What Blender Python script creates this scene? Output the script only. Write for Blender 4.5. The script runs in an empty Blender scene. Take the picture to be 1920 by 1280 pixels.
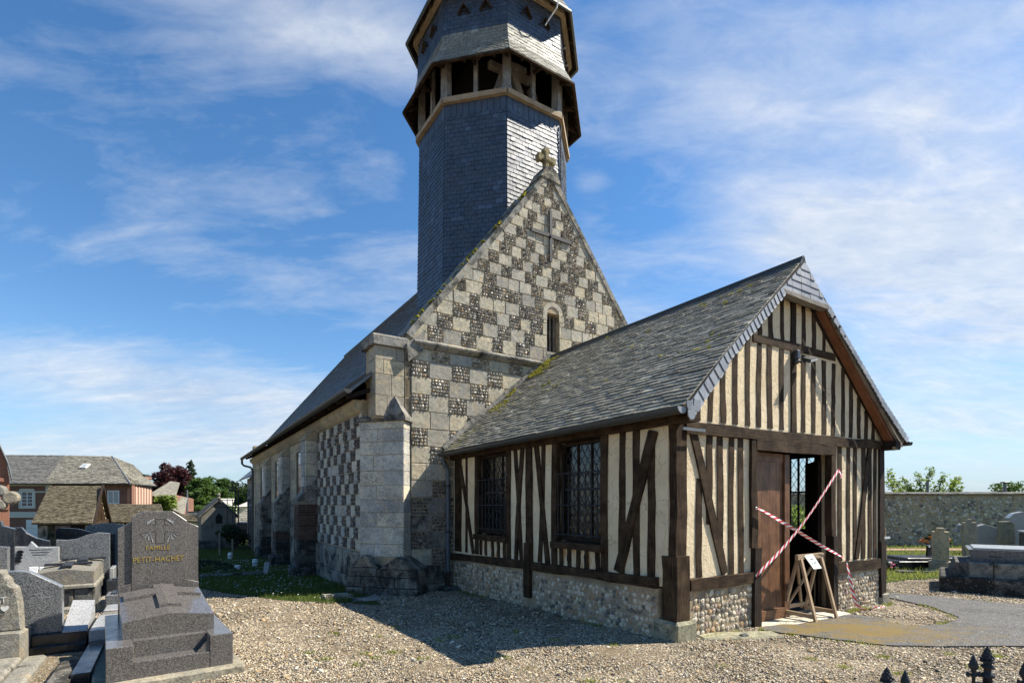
import bpy, bmesh, math, random
import numpy as np
from mathutils import Vector, Matrix, noise
rnd = random.Random(7)
sc = bpy.context.scene
COL = sc.collection
# ------------------------------------------------------------------ camera, sky, sun, exposure
cam_d = bpy.data.cameras.new('camera'); cam = bpy.data.objects.new('camera', cam_d); COL.objects.link(cam)
cam.location = (0, 0, 1.7); cam.rotation_euler = (math.pi/2, 0, 0)
cam_d.sensor_width = 36; cam_d.lens = 18.75; cam_d.shift_y = 0.1599
cam_d.clip_start = 0.05; cam_d.clip_end = 3000
sc.camera = cam
SUN_AZ, SUN_EL = 11.0, 49.0            # azimuth measured from +X towards +Y
sun_d = bpy.data.lights.new('sun', 'SUN'); sun = bpy.data.objects.new('sun', sun_d); COL.objects.link(sun)
sun_d.energy = 5.0; sun_d.angle = math.radians(0.5); sun_d.color = (1.0, 0.935, 0.82)
_a, _e = math.radians(SUN_AZ), math.radians(SUN_EL)
SUN = Vector((math.cos(_e)*math.cos(_a), math.cos(_e)*math.sin(_a), math.sin(_e)))
sun.rotation_euler = SUN.to_track_quat('Z', 'Y').to_euler(); sun.location = (30, 8, 40)
vs = sc.view_settings
vs.view_transform = 'Standard'; vs.look = 'None'; vs.gamma = 1; vs.use_curve_mapping = False
vs.exposure = 1.0
SKY_STRENGTH = 0.10
sc.cycles.max_bounces = 8; sc.cycles.transparent_max_bounces = 12
sc.cycles.use_denoising = True

class NB:
    """small node-tree builder"""
    def __init__(s, tree): s.t = tree; s.n = tree.nodes; s.l = tree.links
    def new(s, ty, **kw):
        n = s.n.new(ty)
        for k, v in kw.items(): setattr(n, k, v)
        return n
    def put(s, sock, v):
        if isinstance(v, bpy.types.NodeSocket): s.l.new(v, sock)
        elif v is not None:
            if isinstance(v, (tuple, list)) and len(v) == 3 and sock.type == 'RGBA': v = (*v, 1)
            sock.default_value = v
    def math(s, op, a, b=None, c=None, clamp=False):
        n = s.new('ShaderNodeMath', operation=op); n.use_clamp = clamp
        s.put(n.inputs[0], a)
        if b is not None: s.put(n.inputs[1], b)
        if c is not None: s.put(n.inputs[2], c)
        return n.outputs[0]
    def vmath(s, op, a, b=None):
        n = s.new('ShaderNodeVectorMath', operation=op); s.put(n.inputs[0], a)
        if b is not None: s.put(n.inputs[1], b)
        return n.outputs['Value'] if op in ('DOT_PRODUCT', 'LENGTH') else n.outputs[0]
    def mix(s, f, a, b, mode='MIX'):
        n = s.new('ShaderNodeMix', data_type='RGBA', blend_type=mode)
        s.put(n.inputs[0], f); s.put(n.inputs[6], a); s.put(n.inputs[7], b); return n.outputs[2]
    def ramp(s, f, stops, interp='LINEAR'):
        n = s.new('ShaderNodeValToRGB'); n.color_ramp.interpolation = interp
        e = n.color_ramp.elements
        while len(e) < len(stops): e.new(0.5)
        for i, (p, c) in enumerate(stops):
            e[i].position = p
            if isinstance(c, (int, float)): c = (c, c, c)
            e[i].color = (*c, 1)
        s.put(n.inputs[0], f); return n.outputs[0]
    def noise(s, vec, scale, detail=4, rough=0.55, dist=0.0, out='Fac'):
        n = s.new('ShaderNodeTexNoise'); s.put(n.inputs['Vector'], vec); n.inputs['Scale'].default_value = scale
        n.inputs['Detail'].default_value = detail; n.inputs['Roughness'].default_value = rough; n.inputs['Distortion'].default_value = dist
        return n.outputs[out]
    def voro(s, vec, scale, feature='F1', out='Distance', rnd_=1.0):
        n = s.new('ShaderNodeTexVoronoi', feature=feature); s.put(n.inputs['Vector'], vec); n.inputs['Scale'].default_value = scale
        n.inputs['Randomness'].default_value = rnd_
        return n.outputs[out]
    def pos(s): return s.new('ShaderNodeNewGeometry').outputs['Position']
    def uv(s): return s.new('ShaderNodeTexCoord').outputs['UV']
    def island(s):
        a = s.new('ShaderNodeNewGeometry').outputs['Random Per Island']; b = s.new('ShaderNodeObjectInfo').outputs['Random']
        return s.math('FRACT', s.math('ADD', a, s.math('MULTIPLY', b, 7.31)))
    def scale(s, vec, v):
        n = s.new('ShaderNodeMapping'); s.put(n.inputs['Vector'], vec); n.inputs['Scale'].default_value = v; return n.outputs[0]
    def bump(s, h, strength=0.5, dist=0.01, normal=None):
        n = s.new('ShaderNodeBump'); s.put(n.inputs['Height'], h); n.inputs['Strength'].default_value = strength
        n.inputs['Distance'].default_value = dist
        if normal is not None: s.put(n.inputs['Normal'], normal)
        return n.outputs[0]

# ------------------------------------------------------------------ world: nishita sky and cirrus
world = bpy.data.worlds.new('World'); sc.world = world; world.use_nodes = True
w = NB(world.node_tree); w.n.clear()
sky = w.new('ShaderNodeTexSky', sky_type='NISHITA'); sky.sun_disc = False
sky.sun_elevation = _e; sky.sun_rotation = math.radians(90 - SUN_AZ)
sky.altitude = 100; sky.air_density = 1.0; sky.dust_density = 0.1; sky.ozone_density = 2.2
d = w.new('ShaderNodeTexCoord').outputs['Generated']
sep = w.new('ShaderNodeSeparateXYZ'); w.put(sep.inputs[0], d)
zc = w.math('MAXIMUM', sep.outputs[2], 0.0)
den = w.math('ADD', zc, 0.22)
pl = w.new('ShaderNodeCombineXYZ'); w.put(pl.inputs[0], w.math('DIVIDE', sep.outputs[0], den)); w.put(pl.inputs[1], w.math('DIVIDE', sep.outputs[1], den))
plane = pl.outputs[0]
mp = w.new('ShaderNodeMapping'); w.put(mp.inputs['Vector'], plane); mp.inputs['Rotation'].default_value = (0, 0, math.radians(-32)); mp.inputs['Scale'].default_value = (1.0, 2.2, 1); mp.inputs['Location'].default_value = (3.1, 1.7, 0)
wisps = w.noise(mp.outputs[0], 1.5, 9, 0.62, 0.7)
fine = w.noise(mp.outputs[0], 6.0, 8, 0.65, 0.5)
puff = w.noise(w.scale(d, (1, 1, 2.2)), 4.2, 9, 0.6, 0.3)
tex = w.math('ADD', w.math('MULTIPLY', wisps, 0.6), w.math('ADD', w.math('MULTIPLY', fine, 0.2), w.math('MULTIPLY', puff, 0.2)))
yy = w.math('MAXIMUM', sep.outputs[1], 0.02)
gx = w.math('DIVIDE', sep.outputs[0], yy); gz = w.math('DIVIDE', zc, yy)
def blob(cx, cz, rx, rz, rot, amp):
    c, s_ = math.cos(math.radians(rot)), math.sin(math.radians(rot))
    dx = w.math('SUBTRACT', gx, cx); dz = w.math('SUBTRACT', gz, cz)
    a = w.math('DIVIDE', w.math('ADD', w.math('MULTIPLY', dx, c), w.math('MULTIPLY', dz, s_)), rx)
    b = w.math('DIVIDE', w.math('SUBTRACT', w.math('MULTIPLY', dz, c), w.math('MULTIPLY', dx, s_)), rz)
    r2 = w.math('ADD', w.math('MULTIPLY', a, a), w.math('MULTIPLY', b, b))
    return w.math('MULTIPLY', w.math('EXPONENT', w.math('MULTIPLY', r2, -1.0)), amp)
cov = None
for bl in ((0.92, 0.40, 0.44, 0.30, 0, 0.98), (0.54, 0.52, 0.22, 0.10, -35, 0.42), (0.75, 0.74, 0.5, 0.16, -10, 0.40), (0.62, 0.55, 0.26, 0.20, -25, 0.18), (-0.36, 0.90, 0.40, 0.10, -14, 0.58), (-0.66, 0.225, 0.56, 0.060, -8, 0.90),
           (-0.62, 0.115, 0.52, 0.045, 2, 0.90), (0.95, 0.93, 0.30, 0.06, 6, 0.60), (0.35, 0.85, 0.55, 0.14, -15, 0.16), (-0.25, 0.62, 0.06, 0.05, 20, 0.24), (-0.35, 0.40, 0.42, 0.05, -12, 0.30), (-0.60, 0.60, 0.5, 0.10, -25, 0.20), (0.10, 0.42, 0.35, 0.20, -30, 0.22),
           (0.15, 0.60, 0.035, 0.022, 0, 0.36), (0.80, 0.16, 0.60, 0.03, 0, 0.30), (0.26, 0.345, 0.10, 0.022, 0, 0.36), (-0.94, 0.54, 0.06, 0.05, 0, 0.24)):
    b = blob(*bl); cov = b if cov is None else w.math('ADD', cov, b)
m = w.math('ADD', cov, w.math('MULTIPLY', w.math('SUBTRACT', tex, 0.5), 2.1))
mask = w.ramp(m, [(0.10, 0.0), (0.40, 0.34), (0.80, 0.74), (1.25, 1.0)])
mask = w.math('MULTIPLY', mask, 0.86)
hs_ = w.new('ShaderNodeHueSaturation'); hs_.inputs['Saturation'].default_value = 1.24; hs_.inputs['Value'].default_value = 0.90; w.put(hs_.inputs['Color'], sky.outputs[0]); hz_ = w.math('MULTIPLY', w.math('POWER', w.math('SUBTRACT', 1.0, w.math('MULTIPLY', zc, 3.2), clamp=True), 1.5), 0.85); skyc = w.mix(hz_, hs_.outputs[0], (1.75, 2.6, 3.75))
cloudc = w.mix(w.ramp(w.math('ADD', w.math('MULTIPLY', fine, 0.5), w.math('MULTIPLY', puff, 0.5)), [(0.36, 0.0), (0.62, 1.0)]), (2.9, 3.4, 4.2), (4.6, 4.75, 4.95))
colr = w.mix(mask, skyc, cloudc)
bg = w.new('ShaderNodeBackground'); w.put(bg.inputs[0], colr); bg.inputs[1].default_value = SKY_STRENGTH
wo = w.new('ShaderNodeOutputWorld'); w.l.new(bg.outputs[0], wo.inputs[0])

# ------------------------------------------------------------------ frames and helpers
CX, CY = 2.03, 6.72
D2 = Vector((0.8418, 0.5398, 0)); D1 = Vector((-0.5398, 0.8418, 0))
YAW = math.atan2(0.5398, 0.8418)
def W(t, s, z=0.0): return Vector((CX, CY, z)) + D2*t + D1*s
def ground(x, y):
    k = 1.0 if x < 5 else max(0.3, 1.0 - (x - 5)/10)
    yy_ = max(0.0, y - 6.5)
    if yy_ > 60: yy_ = 60
    return -0.028*yy_*k
def gz_(t, s):
    p = W(t, s); return ground(p.x, p.y)

def tag(o, label=None, cat=None, group=None, kind=None):
    if label: o['label'] = label
    if cat: o['category'] = cat
    if group: o['group'] = group
    if kind: o['kind'] = kind
    return o
def root(name, loc, rz=0.0, label=None, cat=None, group=None):
    o = bpy.data.objects.new(name, None); COL.objects.link(o); o.empty_display_size = 0.3
    o.location = loc; o.rotation_euler = (0, 0, rz); return tag(o, label, cat, group)
def copy_tree(o, parent=None):
    c = o.copy(); COL.objects.link(c)
    if parent is not None: c.parent = parent
    for ch in [x for x in bpy.data.objects if x.parent == o]: copy_tree(ch, c)
    return c

class G:
    def __init__(s): s.v = []; s.f = []; s.mi = []; s.uv = {}
    def add(s, verts, faces, mi=0, uvs=None):
        b = len(s.v); s.v += [tuple(p) for p in verts]
        for i, f in enumerate(faces):
            if uvs is not None: s.uv[len(s.f)] = uvs[i]
            s.f.append(tuple(b + k for k in f)); s.mi.append(mi)
        return s
    def hexa(s, p, mi=0):   # p: 4 bottom (ccw) + 4 top
        return s.add(p, [(3, 2, 1, 0), (4, 5, 6, 7), (0, 1, 5, 4), (1, 2, 6, 5), (2, 3, 7, 6), (3, 0, 4, 7)], mi)
    def box(s, a, b, mi=0):
        x0, y0, z0 = a; x1, y1, z1 = b
        x0, x1 = min(x0, x1), max(x0, x1); y0, y1 = min(y0, y1), max(y0, y1); z0, z1 = min(z0, z1), max(z0, z1)
        return s.hexa([(x0, y0, z0), (x1, y0, z0), (x1, y1, z0), (x0, y1, z0), (x0, y0, z1), (x1, y0, z1), (x1, y1, z1), (x0, y1, z1)], mi)
    def bevbox(s, a, b, bv=0.01, mi=0, top=True):
        """box with chamfered upper and vertical edges"""
        x0, y0, z0 = a; x1, y1, z1 = b
        def ring(x0, y0, x1, y1, z, c): return [(x0+c, y0, z), (x1-c, y0, z), (x1, y0+c, z), (x1, y1-c, z), (x1-c, y1, z), (x0+c, y1, z), (x0, y1-c, z), (x0, y0+c, z)]
        r0 = ring(x0, y0, x1, y1, z0, bv); r1 = ring(x0, y0, x1, y1, z1-bv, bv); r2 = ring(x0+bv, y0+bv, x1-bv, y1-bv, z1, bv*0.4)
        fs = [tuple(range(7, -1, -1)), tuple(range(16, 24))]
        for k in (0, 8):
            for i in range(8): fs.append((k+i, k+(i+1) % 8, k+8+(i+1) % 8, k+8+i))
        return s.add(r0+r1+r2, fs, mi)
    def prism(s, poly, fn, d0, d1, mi=0, bevel=0.0):
        """poly: 2D list (ccw seen from the front); fn(a, b, d) -> 3D; d0 front depth, d1 back depth"""
        n = len(poly)
        cx = sum(p[0] for p in poly)/n; cy = sum(p[1] for p in poly)/n
        verts = []; fs = []
        if bevel:
            inn = []
            for (x, y) in poly:
                dx, dy = cx-x, cy-y; L = math.hypot(dx, dy) or 1
                inn.append((x+dx/L*bevel*1.3, y+dy/L*bevel*1.3))
            verts += [fn(x, y, d0) for x, y in inn]; verts += [fn(x, y, d0+bevel) for x, y in poly]; verts += [fn(x, y, d1) for x, y in poly]
            k = 3
        else:
            verts += [fn(x, y, d0) for x, y in poly]; verts += [fn(x, y, d1) for x, y in poly]; k = 2
        fs.append(tuple(range(n)))
        for r in range(k-1):
            for i in range(n): fs.append((r*n+i, (r+1)*n+i, (r+1)*n+(i+1) % n, r*n+(i+1) % n))
        fs.append(tuple(range((k-1)*n+n-1, (k-1)*n-1, -1)))
        return s.add(verts, fs, mi)
    def beam(s, p0, p1, w_, d_, side, n=5, jit=0.006, mi=0, rng=rnd, taper=1.0):
        """timber from p0 to p1; w_ across `side`, d_ across the third axis; wavering edges; uv along the grain"""
        p0, p1 = Vector(p0), Vector(p1); ax = (p1-p0); L = ax.length; ax.normalize()
        sd = Vector(side); sd = (sd - ax*sd.dot(ax)).normalized(); th = ax.cross(sd)
        rows = []; off = rng.random()*50; b0 = rng.uniform(-1, 1)*jit; 
        for i in range(n+1):
            k = i/n; c = p0 + ax*(L*k); c = c + sd*(b0*math.sin(k*math.pi)*1.5)
            ww = w_*(1 + (taper-1)*k)
            r = []
            for (a, b) in ((-1, -1), (1, -1), (1, 1), (-1, 1)):
                r.append(c + sd*(a*ww/2 + rng.uniform(-jit, jit)) + th*(b*d_/2 + rng.uniform(-jit, jit)*0.4))
            rows.append(r)
        verts = [p for r in rows for p in r]; fs = []; uvs = []
        per = [0, w_, w_+d_, 2*w_+d_, 2*w_+2*d_]
        for i in range(n):
            for j in range(4):
                fs.append((i*4+j, i*4+(j+1) % 4, (i+1)*4+(j+1) % 4, (i+1)*4+j))
                u0, u1 = off+L*i/n, off+L*(i+1)/n
                uvs.append([(u0, off+per[j]), (u0, off+per[j+1]), (u1, off+per[j+1]), (u1, off+per[j])])
        fs.append((3, 2, 1, 0)); uvs.append([(off, off+w_), (off+.01, off+w_), (off+.01, off), (off, off)])
        e = n*4; fs.append((e, e+1, e+2, e+3)); uvs.append([(off, off), (off+.01, off), (off+.01, off+w_), (off, off+w_)])
        return s.add(verts, fs, mi, uvs)
    def tube(s, pts, r, seg=8, mi=0, cap=True):
        pts = [Vector(p) for p in pts]; n = len(pts)
        rs = r if isinstance(r, (list, tuple)) else [r]*n
        up = None; rings = []
        for i, p in enumerate(pts):
            t = (pts[min(i+1, n-1)] - pts[max(i-1, 0)]).normalized()
            if up is None: up = Vector((0, 0, 1)) if abs(t.z) < 0.9 else Vector((1, 0, 0))
            a = t.cross(up).normalized(); up = a.cross(t).normalized()
            rings.append([p + (a*math.cos(2*math.pi*k/seg) + up*math.sin(2*math.pi*k/seg))*rs[i] for k in range(seg)])
        fs = []
        for i in range(n-1):
            for k in range(seg): fs.append((i*seg+k, i*seg+(k+1) % seg, (i+1)*seg+(k+1) % seg, (i+1)*seg+k))
        if cap: fs.append(tuple(range(seg-1, -1, -1))); fs.append(tuple((n-1)*seg+k for k in range(seg)))
        return s.add([p for r_ in rings for p in r_], fs, mi)
    def lathe(s, prof, c=(0, 0, 0), seg=12, mi=0, ph=0.0):
        c = Vector(c); verts = []; fs = []
        for (r, z) in prof:
            for k in range(seg):
                a = 2*math.pi*k/seg + ph; verts.append(c + Vector((r*math.cos(a), r*math.sin(a), z)))
        n = len(prof)
        for i in range(n-1):
            for k in range(seg): fs.append((i*seg+k, i*seg+(k+1) % seg, (i+1)*seg+(k+1) % seg, (i+1)*seg+k))
        fs.append(tuple(range(seg-1, -1, -1))); fs.append(tuple((n-1)*seg+k for k in range(seg)))
        return s.add(verts, fs, mi)
    def mesh(s, name, mats):
        me = bpy.data.meshes.new(name)
        me.from_pydata(s.v, [], s.f)
        for m_ in (mats if isinstance(mats, (list, tuple)) else [mats]): me.materials.append(m_)
        if len(s.f): me.polygons.foreach_set('material_index', s.mi)
        ul = me.uv_layers.new(name='UVMap'); data = np.zeros((len(me.loops), 2), np.float32)
        for i, p in enumerate(me.polygons):
            u = s.uv.get(i); ls = p.loop_start
            if u is not None:
                for k in range(p.loop_total): data[ls+k] = u[k]
            else:
                nx, ny, nz = (abs(c) for c in p.normal)
                for k in range(p.loop_total):
                    co = s.v[s.f[i][k]]
                    data[ls+k] = (co[0], co[1]) if nz > nx and nz > ny else ((co[1], co[2]) if nx > ny else (co[0], co[2]))
        ul.data.foreach_set('uv', data.ravel()); me.update(); return me
    def build(s, name, mats, parent=None, smooth=False, kind=None, label=None):
        me = s.mesh(name, mats)
        if smooth: me.polygons.foreach_set('use_smooth', [True]*len(me.polygons))
        o = bpy.data.objects.new(name, me); COL.objects.link(o)
        if parent is not None: o.parent = parent
        if kind: o['kind'] = kind
        if label: o['label'] = label
        return o

def link_mesh(name, me, parent=None, M=None):
    o = bpy.data.objects.new(name, me); COL.objects.link(o)
    if parent is not None: o.parent = parent
    if M is not None: o.matrix_basis = M
    return o
def pieces(name, protos, insts, mats, parent, stuff_name, key, limit=300):
    """protos: list of G; insts: list of (proto index, Matrix). The `limit` that show largest become objects, the rest one part."""
    mes = [p.mesh(name, mats) for p in protos]
    order = sorted(range(len(insts)), key=lambda i: key(insts[i][1].translation))
    for i in order[:limit]: link_mesh(name, mes[insts[i][0]], parent, insts[i][1])
    rest = order[limit:]
    if rest:
        g = G()
        for i in rest:
            pi, M = insts[i]; p = protos[pi]; g.add([M @ Vector(v) for v in p.v], p.f)
        return g.build(stuff_name, mats, parent, kind='stuff')
def clip(poly, a, b, c):
    """keep the part of poly where a*x + b*y <= c"""
    out = []
    for i in range(len(poly)):
        p, q = poly[i], poly[(i+1) % len(poly)]
        dp, dq = a*p[0]+b*p[1]-c, a*q[0]+b*q[1]-c
        if dp <= 0: out.append(p)
        if (dp < 0 < dq) or (dq < 0 < dp):
            k = dp/(dp-dq); out.append((p[0]+(q[0]-p[0])*k, p[1]+(q[1]-p[1])*k))
    return out
def area(poly): return abs(sum(poly[i][0]*poly[(i+1) % len(poly)][1]-poly[(i+1) % len(poly)][0]*poly[i][1] for i in range(len(poly))))/2
def camdist(fn): return lambda v: (fn(v) - Vector((0, 0, 1.7))).length
def loc_world(v): return W(v.x, v.y, v.z)
# ------------------------------------------------------------------ materials
def mat(name, fn, rough=0.8, spec=0.4):
    m_ = bpy.data.materials.new(name); m_.use_nodes = True; b = NB(m_.node_tree)
    p = b.n['Principled BSDF']; p.inputs['Roughness'].default_value = rough; p.inputs['Specular IOR Level'].default_value = spec
    r = fn(b, p)
    if r is not None: b.put(p.inputs['Base Color'], r)
    return m_
def flat(name, c, rough=0.6, metal=0.0, spec=0.4):
    def f(b, p):
        p.inputs['Metallic'].default_value = metal
        n = b.noise(b.pos(), 25, 4); k = b.ramp(n, [(0.3, 0.8), (0.7, 1.15)])
        return b.mix(1.0, c, k, 'MULTIPLY')
    return mat(name, f, rough, spec)
def f_limestone(tint, speck, lichen, dark=0.0):
    def f(b, p):
        P = b.pos(); r = b.island()
        base = b.ramp(r, [(0.0, (tint[0]*.60, tint[1]*.60, tint[2]*.64)), (0.5, tint), (1.0, (tint[0]*1.18, tint[1]*1.10, tint[2]*0.90))])
        n = b.noise(P, 3.5, 5, 0.65); base = b.mix(b.ramp(n, [(0.35, 0.0), (0.70, 0.75)]), base, (tint[0]*.55, tint[1]*.62, tint[2]*.64))
        g2 = b.noise(P, 13, 6, 0.75, 0.5); base = b.mix(b.math('MULTIPLY', b.ramp(g2, [(0.46, 0.0), (0.60, 1.0)]), 0.55), base, (tint[0]*.36, tint[1]*.35, tint[2]*.34)); g3 = b.noise(P, 5.5, 5, 0.7); base = b.mix(b.math('MULTIPLY', b.ramp(g3, [(0.52, 0.0), (0.68, 1.0)]), 0.5), base, (tint[0]*1.2, tint[1]*1.02, tint[2]*.72))
        sp = b.noise(P, 70, 3, 0.7); smask = b.math('MULTIPLY', b.ramp(sp, [(0.46, 0.0), (0.58, 1.0)]), b.ramp(b.noise(P, 1.7, 3), [(0.35, 0.15), (0.65, speck)]))
        base = b.mix(smask, base, (0.045, 0.045, 0.045))
        wt = b.noise(P, 120, 2); base = b.mix(b.math('MULTIPLY', b.ramp(wt, [(0.6, 0), (0.7, 1)]), 0.35), base, (0.62, 0.60, 0.55))
        li = b.noise(P, 6.5, 5, 0.7, 0.4); base = b.mix(b.math('MULTIPLY', b.ramp(li, [(0.60, 0), (0.72, 1)]), lichen), base, (0.42, 0.24, 0.07))
        if dark:
            dk = b.noise(P, 2.6, 6, 0.7, 0.5); base = b.mix(b.math('MULTIPLY', b.ramp(dk, [(0.62-dark*.30, 0), (0.74-dark*.22, 1)]), 0.93), base, (0.020, 0.020, 0.018)); lw_ = b.noise(P, 26, 4, 0.75); base = b.mix(b.math('MULTIPLY', b.ramp(lw_, [(0.60, 0), (0.66, 1)]), 0.75*dark), base, (0.45, 0.44, 0.40))
        h = b.math('ADD', b.math('MULTIPLY', b.noise(P, 40, 5, 0.7), 1.0), b.math('MULTIPLY', b.noise(P, 9, 4), 1.6))
        b.put(p.inputs['Normal'], b.bump(h, 0.6, 0.012))
        return base
    return f
M = {}
M['stone'] = mat('limestone', f_limestone((0.57, 0.515, 0.41), 0.55, 0.55), 0.9, 0.2)
M['stone_grey'] = mat('speckled_limestone', f_limestone((0.68, 0.645, 0.565), 0.9, 0.30), 0.9, 0.2)
M['stone_pale'] = mat('clean_limestone', f_limestone((0.56, 0.49, 0.36), 0.6, 0.4), 0.9, 0.2)
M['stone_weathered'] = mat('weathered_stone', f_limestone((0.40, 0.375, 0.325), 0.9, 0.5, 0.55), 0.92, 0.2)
M['stone_black'] = mat('blackened_stone', f_limestone((0.30, 0.275, 0.24), 0.9, 0.6, 1.0), 0.92, 0.2)
M['stone_plinth'] = mat('blackened_plinth_stone', f_limestone((0.36, 0.33, 0.27), 0.9, 0.5, 0.72), 0.92, 0.2)
M['stone_wet'] = mat('mossy_stone', f_limestone((0.36, 0.34, 0.24), 0.7, 0.3, 0.3), 0.92, 0.2)
def f_mortar(b, p):
    P = b.pos(); n = b.noise(P, 22, 5, 0.7); c = b.ramp(n, [(0.3, (0.27, 0.205, 0.13)), (0.7, (0.50, 0.40, 0.26))])
    d_ = b.noise(P, 2.2, 4); c = b.mix(b.ramp(d_, [(0.5, 0), (0.75, 0.7)]), c, (0.10, 0.09, 0.075))
    b.put(p.inputs['Normal'], b.bump(b.noise(P, 60, 4), 0.7, 0.012)); return c
M['mortar'] = mat('lime_mortar', f_mortar, 0.95, 0.1)
M['mortar_dark'] = mat('sooty_mortar', lambda b, p: (b.put(p.inputs['Normal'], b.bump(b.noise(b.pos(), 60, 4), 0.7, 0.012)), b.ramp(b.noise(b.pos(), 14, 4), [(0.3, (0.10, 0.088, 0.065)), (0.7, (0.30, 0.26, 0.20))]))[1], 0.95, 0.1)
def f_flint(stops):
    def f(b, p):
        P = b.pos(); r = b.island(); c = b.ramp(r, stops, 'CONSTANT')
        n = b.noise(P, 28, 4, 0.6); c = b.mix(b.ramp(n, [(0.45, 0), (0.7, 0.75)]), c, (0.40, 0.36, 0.30))
        n2 = b.noise(P, 45, 3, 0.6); c = b.mix(b.ramp(n2, [(0.56, 0), (0.68, 0.6)]), c, (0.05, 0.048, 0.046))
        b.put(p.inputs['Normal'], b.bump(b.noise(P, 50, 3), 0.4, 0.01)); return c
    return f
M['flint'] = mat('knapped_flint', f_flint([(0, (0.10, 0.097, 0.09)), (0.14, (0.22, 0.205, 0.18)), (0.34, (0.38, 0.35, 0.29)), (0.60, (0.58, 0.53, 0.43)), (0.90, (0.42, 0.31, 0.18))]), 0.42, 0.5)
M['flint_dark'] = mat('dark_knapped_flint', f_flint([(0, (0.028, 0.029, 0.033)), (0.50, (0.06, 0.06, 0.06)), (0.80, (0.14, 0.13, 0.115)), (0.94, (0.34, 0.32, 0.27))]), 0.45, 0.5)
M['flint_pale'] = mat('plinth_flint', f_flint([(0, (0.11, 0.10, 0.085)), (0.14, (0.30, 0.25, 0.18)), (0.34, (0.53, 0.44, 0.30)), (0.62, (0.66, 0.575, 0.43)), (0.84, (0.40, 0.25, 0.12)), (0.95, (0.46, 0.33, 0.27))]), 0.6, 0.4)
def f_slate(base, lich, moss=0.0, spread=0.5):
    def f(b, p):
        P = b.pos(); r = b.island()
        c = b.ramp(r, [(0, tuple(k*(1-spread) for k in base)), (0.5, base), (0.95, tuple(k*(1+spread) for k in base)), (0.97, tuple(k*(1+spread)*1.7 for k in base))])
        st_ = b.noise(b.scale(P, (3, 3, .5)), 1.6, 4, 0.6); c = b.mix(b.ramp(st_, [(0.5, 0), (0.72, 0.5)]), c, tuple(k*.55 for k in base))
        n = b.noise(P, 5, 5, 0.65); c = b.mix(b.ramp(n, [(0.42, 0), (0.75, 0.65)]), c, (base[0]*1.8, base[1]*1.75, base[2]*1.6))
        if lich:
            l_ = b.noise(P, 24, 4, 0.75); c = b.mix(b.math('MULTIPLY', b.ramp(l_, [(0.50, 0), (0.64, 1)]), lich), c, (0.33, 0.32, 0.26))
            l2 = b.noise(P, 9, 5, 0.7); c = b.mix(b.math('MULTIPLY', b.ramp(l2, [(0.60, 0), (0.70, 1)]), lich), c, (0.035, 0.035, 0.03))
        if moss:
            m1 = b.noise(P, 6.0, 6, 0.8); c = b.mix(b.math('MULTIPLY', b.ramp(m1, [(0.665, 0), (0.69, 1)]), moss), c, (0.36, 0.30, 0.03))
        b.put(p.inputs['Normal'], b.bump(b.noise(P, 18, 4, 0.6), 0.22, 0.01))
        b.put(p.inputs['Roughness'], b.ramp(b.noise(P, 3, 3), [(0.3, 0.42), (0.7, 0.60)]))
        return c
    return f
M['slate'] = mat('blue_slate', f_slate((0.030, 0.042, 0.066), 0.10, 0, 0.25), 0.45, 0.7)
M['slate_old'] = mat('lichened_slate', f_slate((0.205, 0.19, 0.152), 0.65, 0.7, 0.38), 0.6, 0.5)
M['slate_verge'] = mat('pale_verge_slate', f_slate((0.165, 0.178, 0.20), 0.2, 0, 0.3), 0.45, 0.6)
M['slate_nave'] = mat('dark_nave_slate', f_slate((0.060, 0.062, 0.062), 0.4, 0.5, 0.45), 0.6, 0.4)
M['slate_weathered'] = mat('weathered_skirt_slate', f_slate((0.17, 0.165, 0.135), 0.7, 0.15, 0.35), 0.6, 0.5)
def f_wood(dark, mid, light, crack=1.0):
    def f(b, p):
        u = b.uv(); g = b.scale(u, (1.6, 26, 1)); n = b.noise(g, 2.2, 6, 0.65, 0.6)
        c = b.ramp(n, [(0.28, dark), (0.52, mid), (0.78, light)])
        r = b.island(); c = b.mix(b.ramp(r, [(0, 0.0), (1, 0.45)]), c, dark)
        pt = b.noise(b.pos(), 5, 5, 0.6); c = b.mix(b.ramp(pt, [(0.4, 0), (0.75, 0.6)]), c, light)
        ck = b.noise(b.scale(u, (0.9, 34, 1)), 3.1, 3, 0.5, 0.2); c = b.mix(b.math('MULTIPLY', b.ramp(ck, [(0.30, 1), (0.36, 0)]), crack), c, (0.012, 0.009, 0.007))
        h = b.math('ADD', n, b.math('MULTIPLY', b.ramp(ck, [(0.30, 0), (0.38, 1)]), 0.8))
        b.put(p.inputs['Normal'], b.bump(h, 0.7, 0.008)); return c
    return f
M['oak'] = mat('aged_oak', f_wood((0.010, 0.006, 0.003), (0.034, 0.020, 0.011), (0.125, 0.082, 0.047)), 0.85, 0.15)
M['oak_dark'] = mat('dark_oak', f_wood((0.010, 0.007, 0.005), (0.022, 0.014, 0.009), (0.055, 0.036, 0.024)), 0.8, 0.2)  # a darker tone of the aged oak
M['oak_grey'] = mat('silvered_oak', f_wood((0.085, 0.074, 0.062), (0.20, 0.175, 0.145), (0.36, 0.33, 0.285)), 0.8, 0.3)
M['brick_old'] = mat('sooty_old_brick', lambda b, p: b.mix(b.ramp(b.noise(b.pos(), 6, 5, 0.7), [(0.35, 0.25), (0.65, 0.9)]), b.ramp(b.island(), [(0, (0.105, 0.058, 0.044)), (1, (0.20, 0.115, 0.085))]), (0.055, 0.045, 0.038)), 0.95, 0.1)
M['oak_warm'] = mat('sheltered_rafter_wood', f_wood((0.10, 0.036, 0.016), (0.20, 0.078, 0.036), (0.29, 0.13, 0.07)), 0.75, 0.3)
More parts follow.
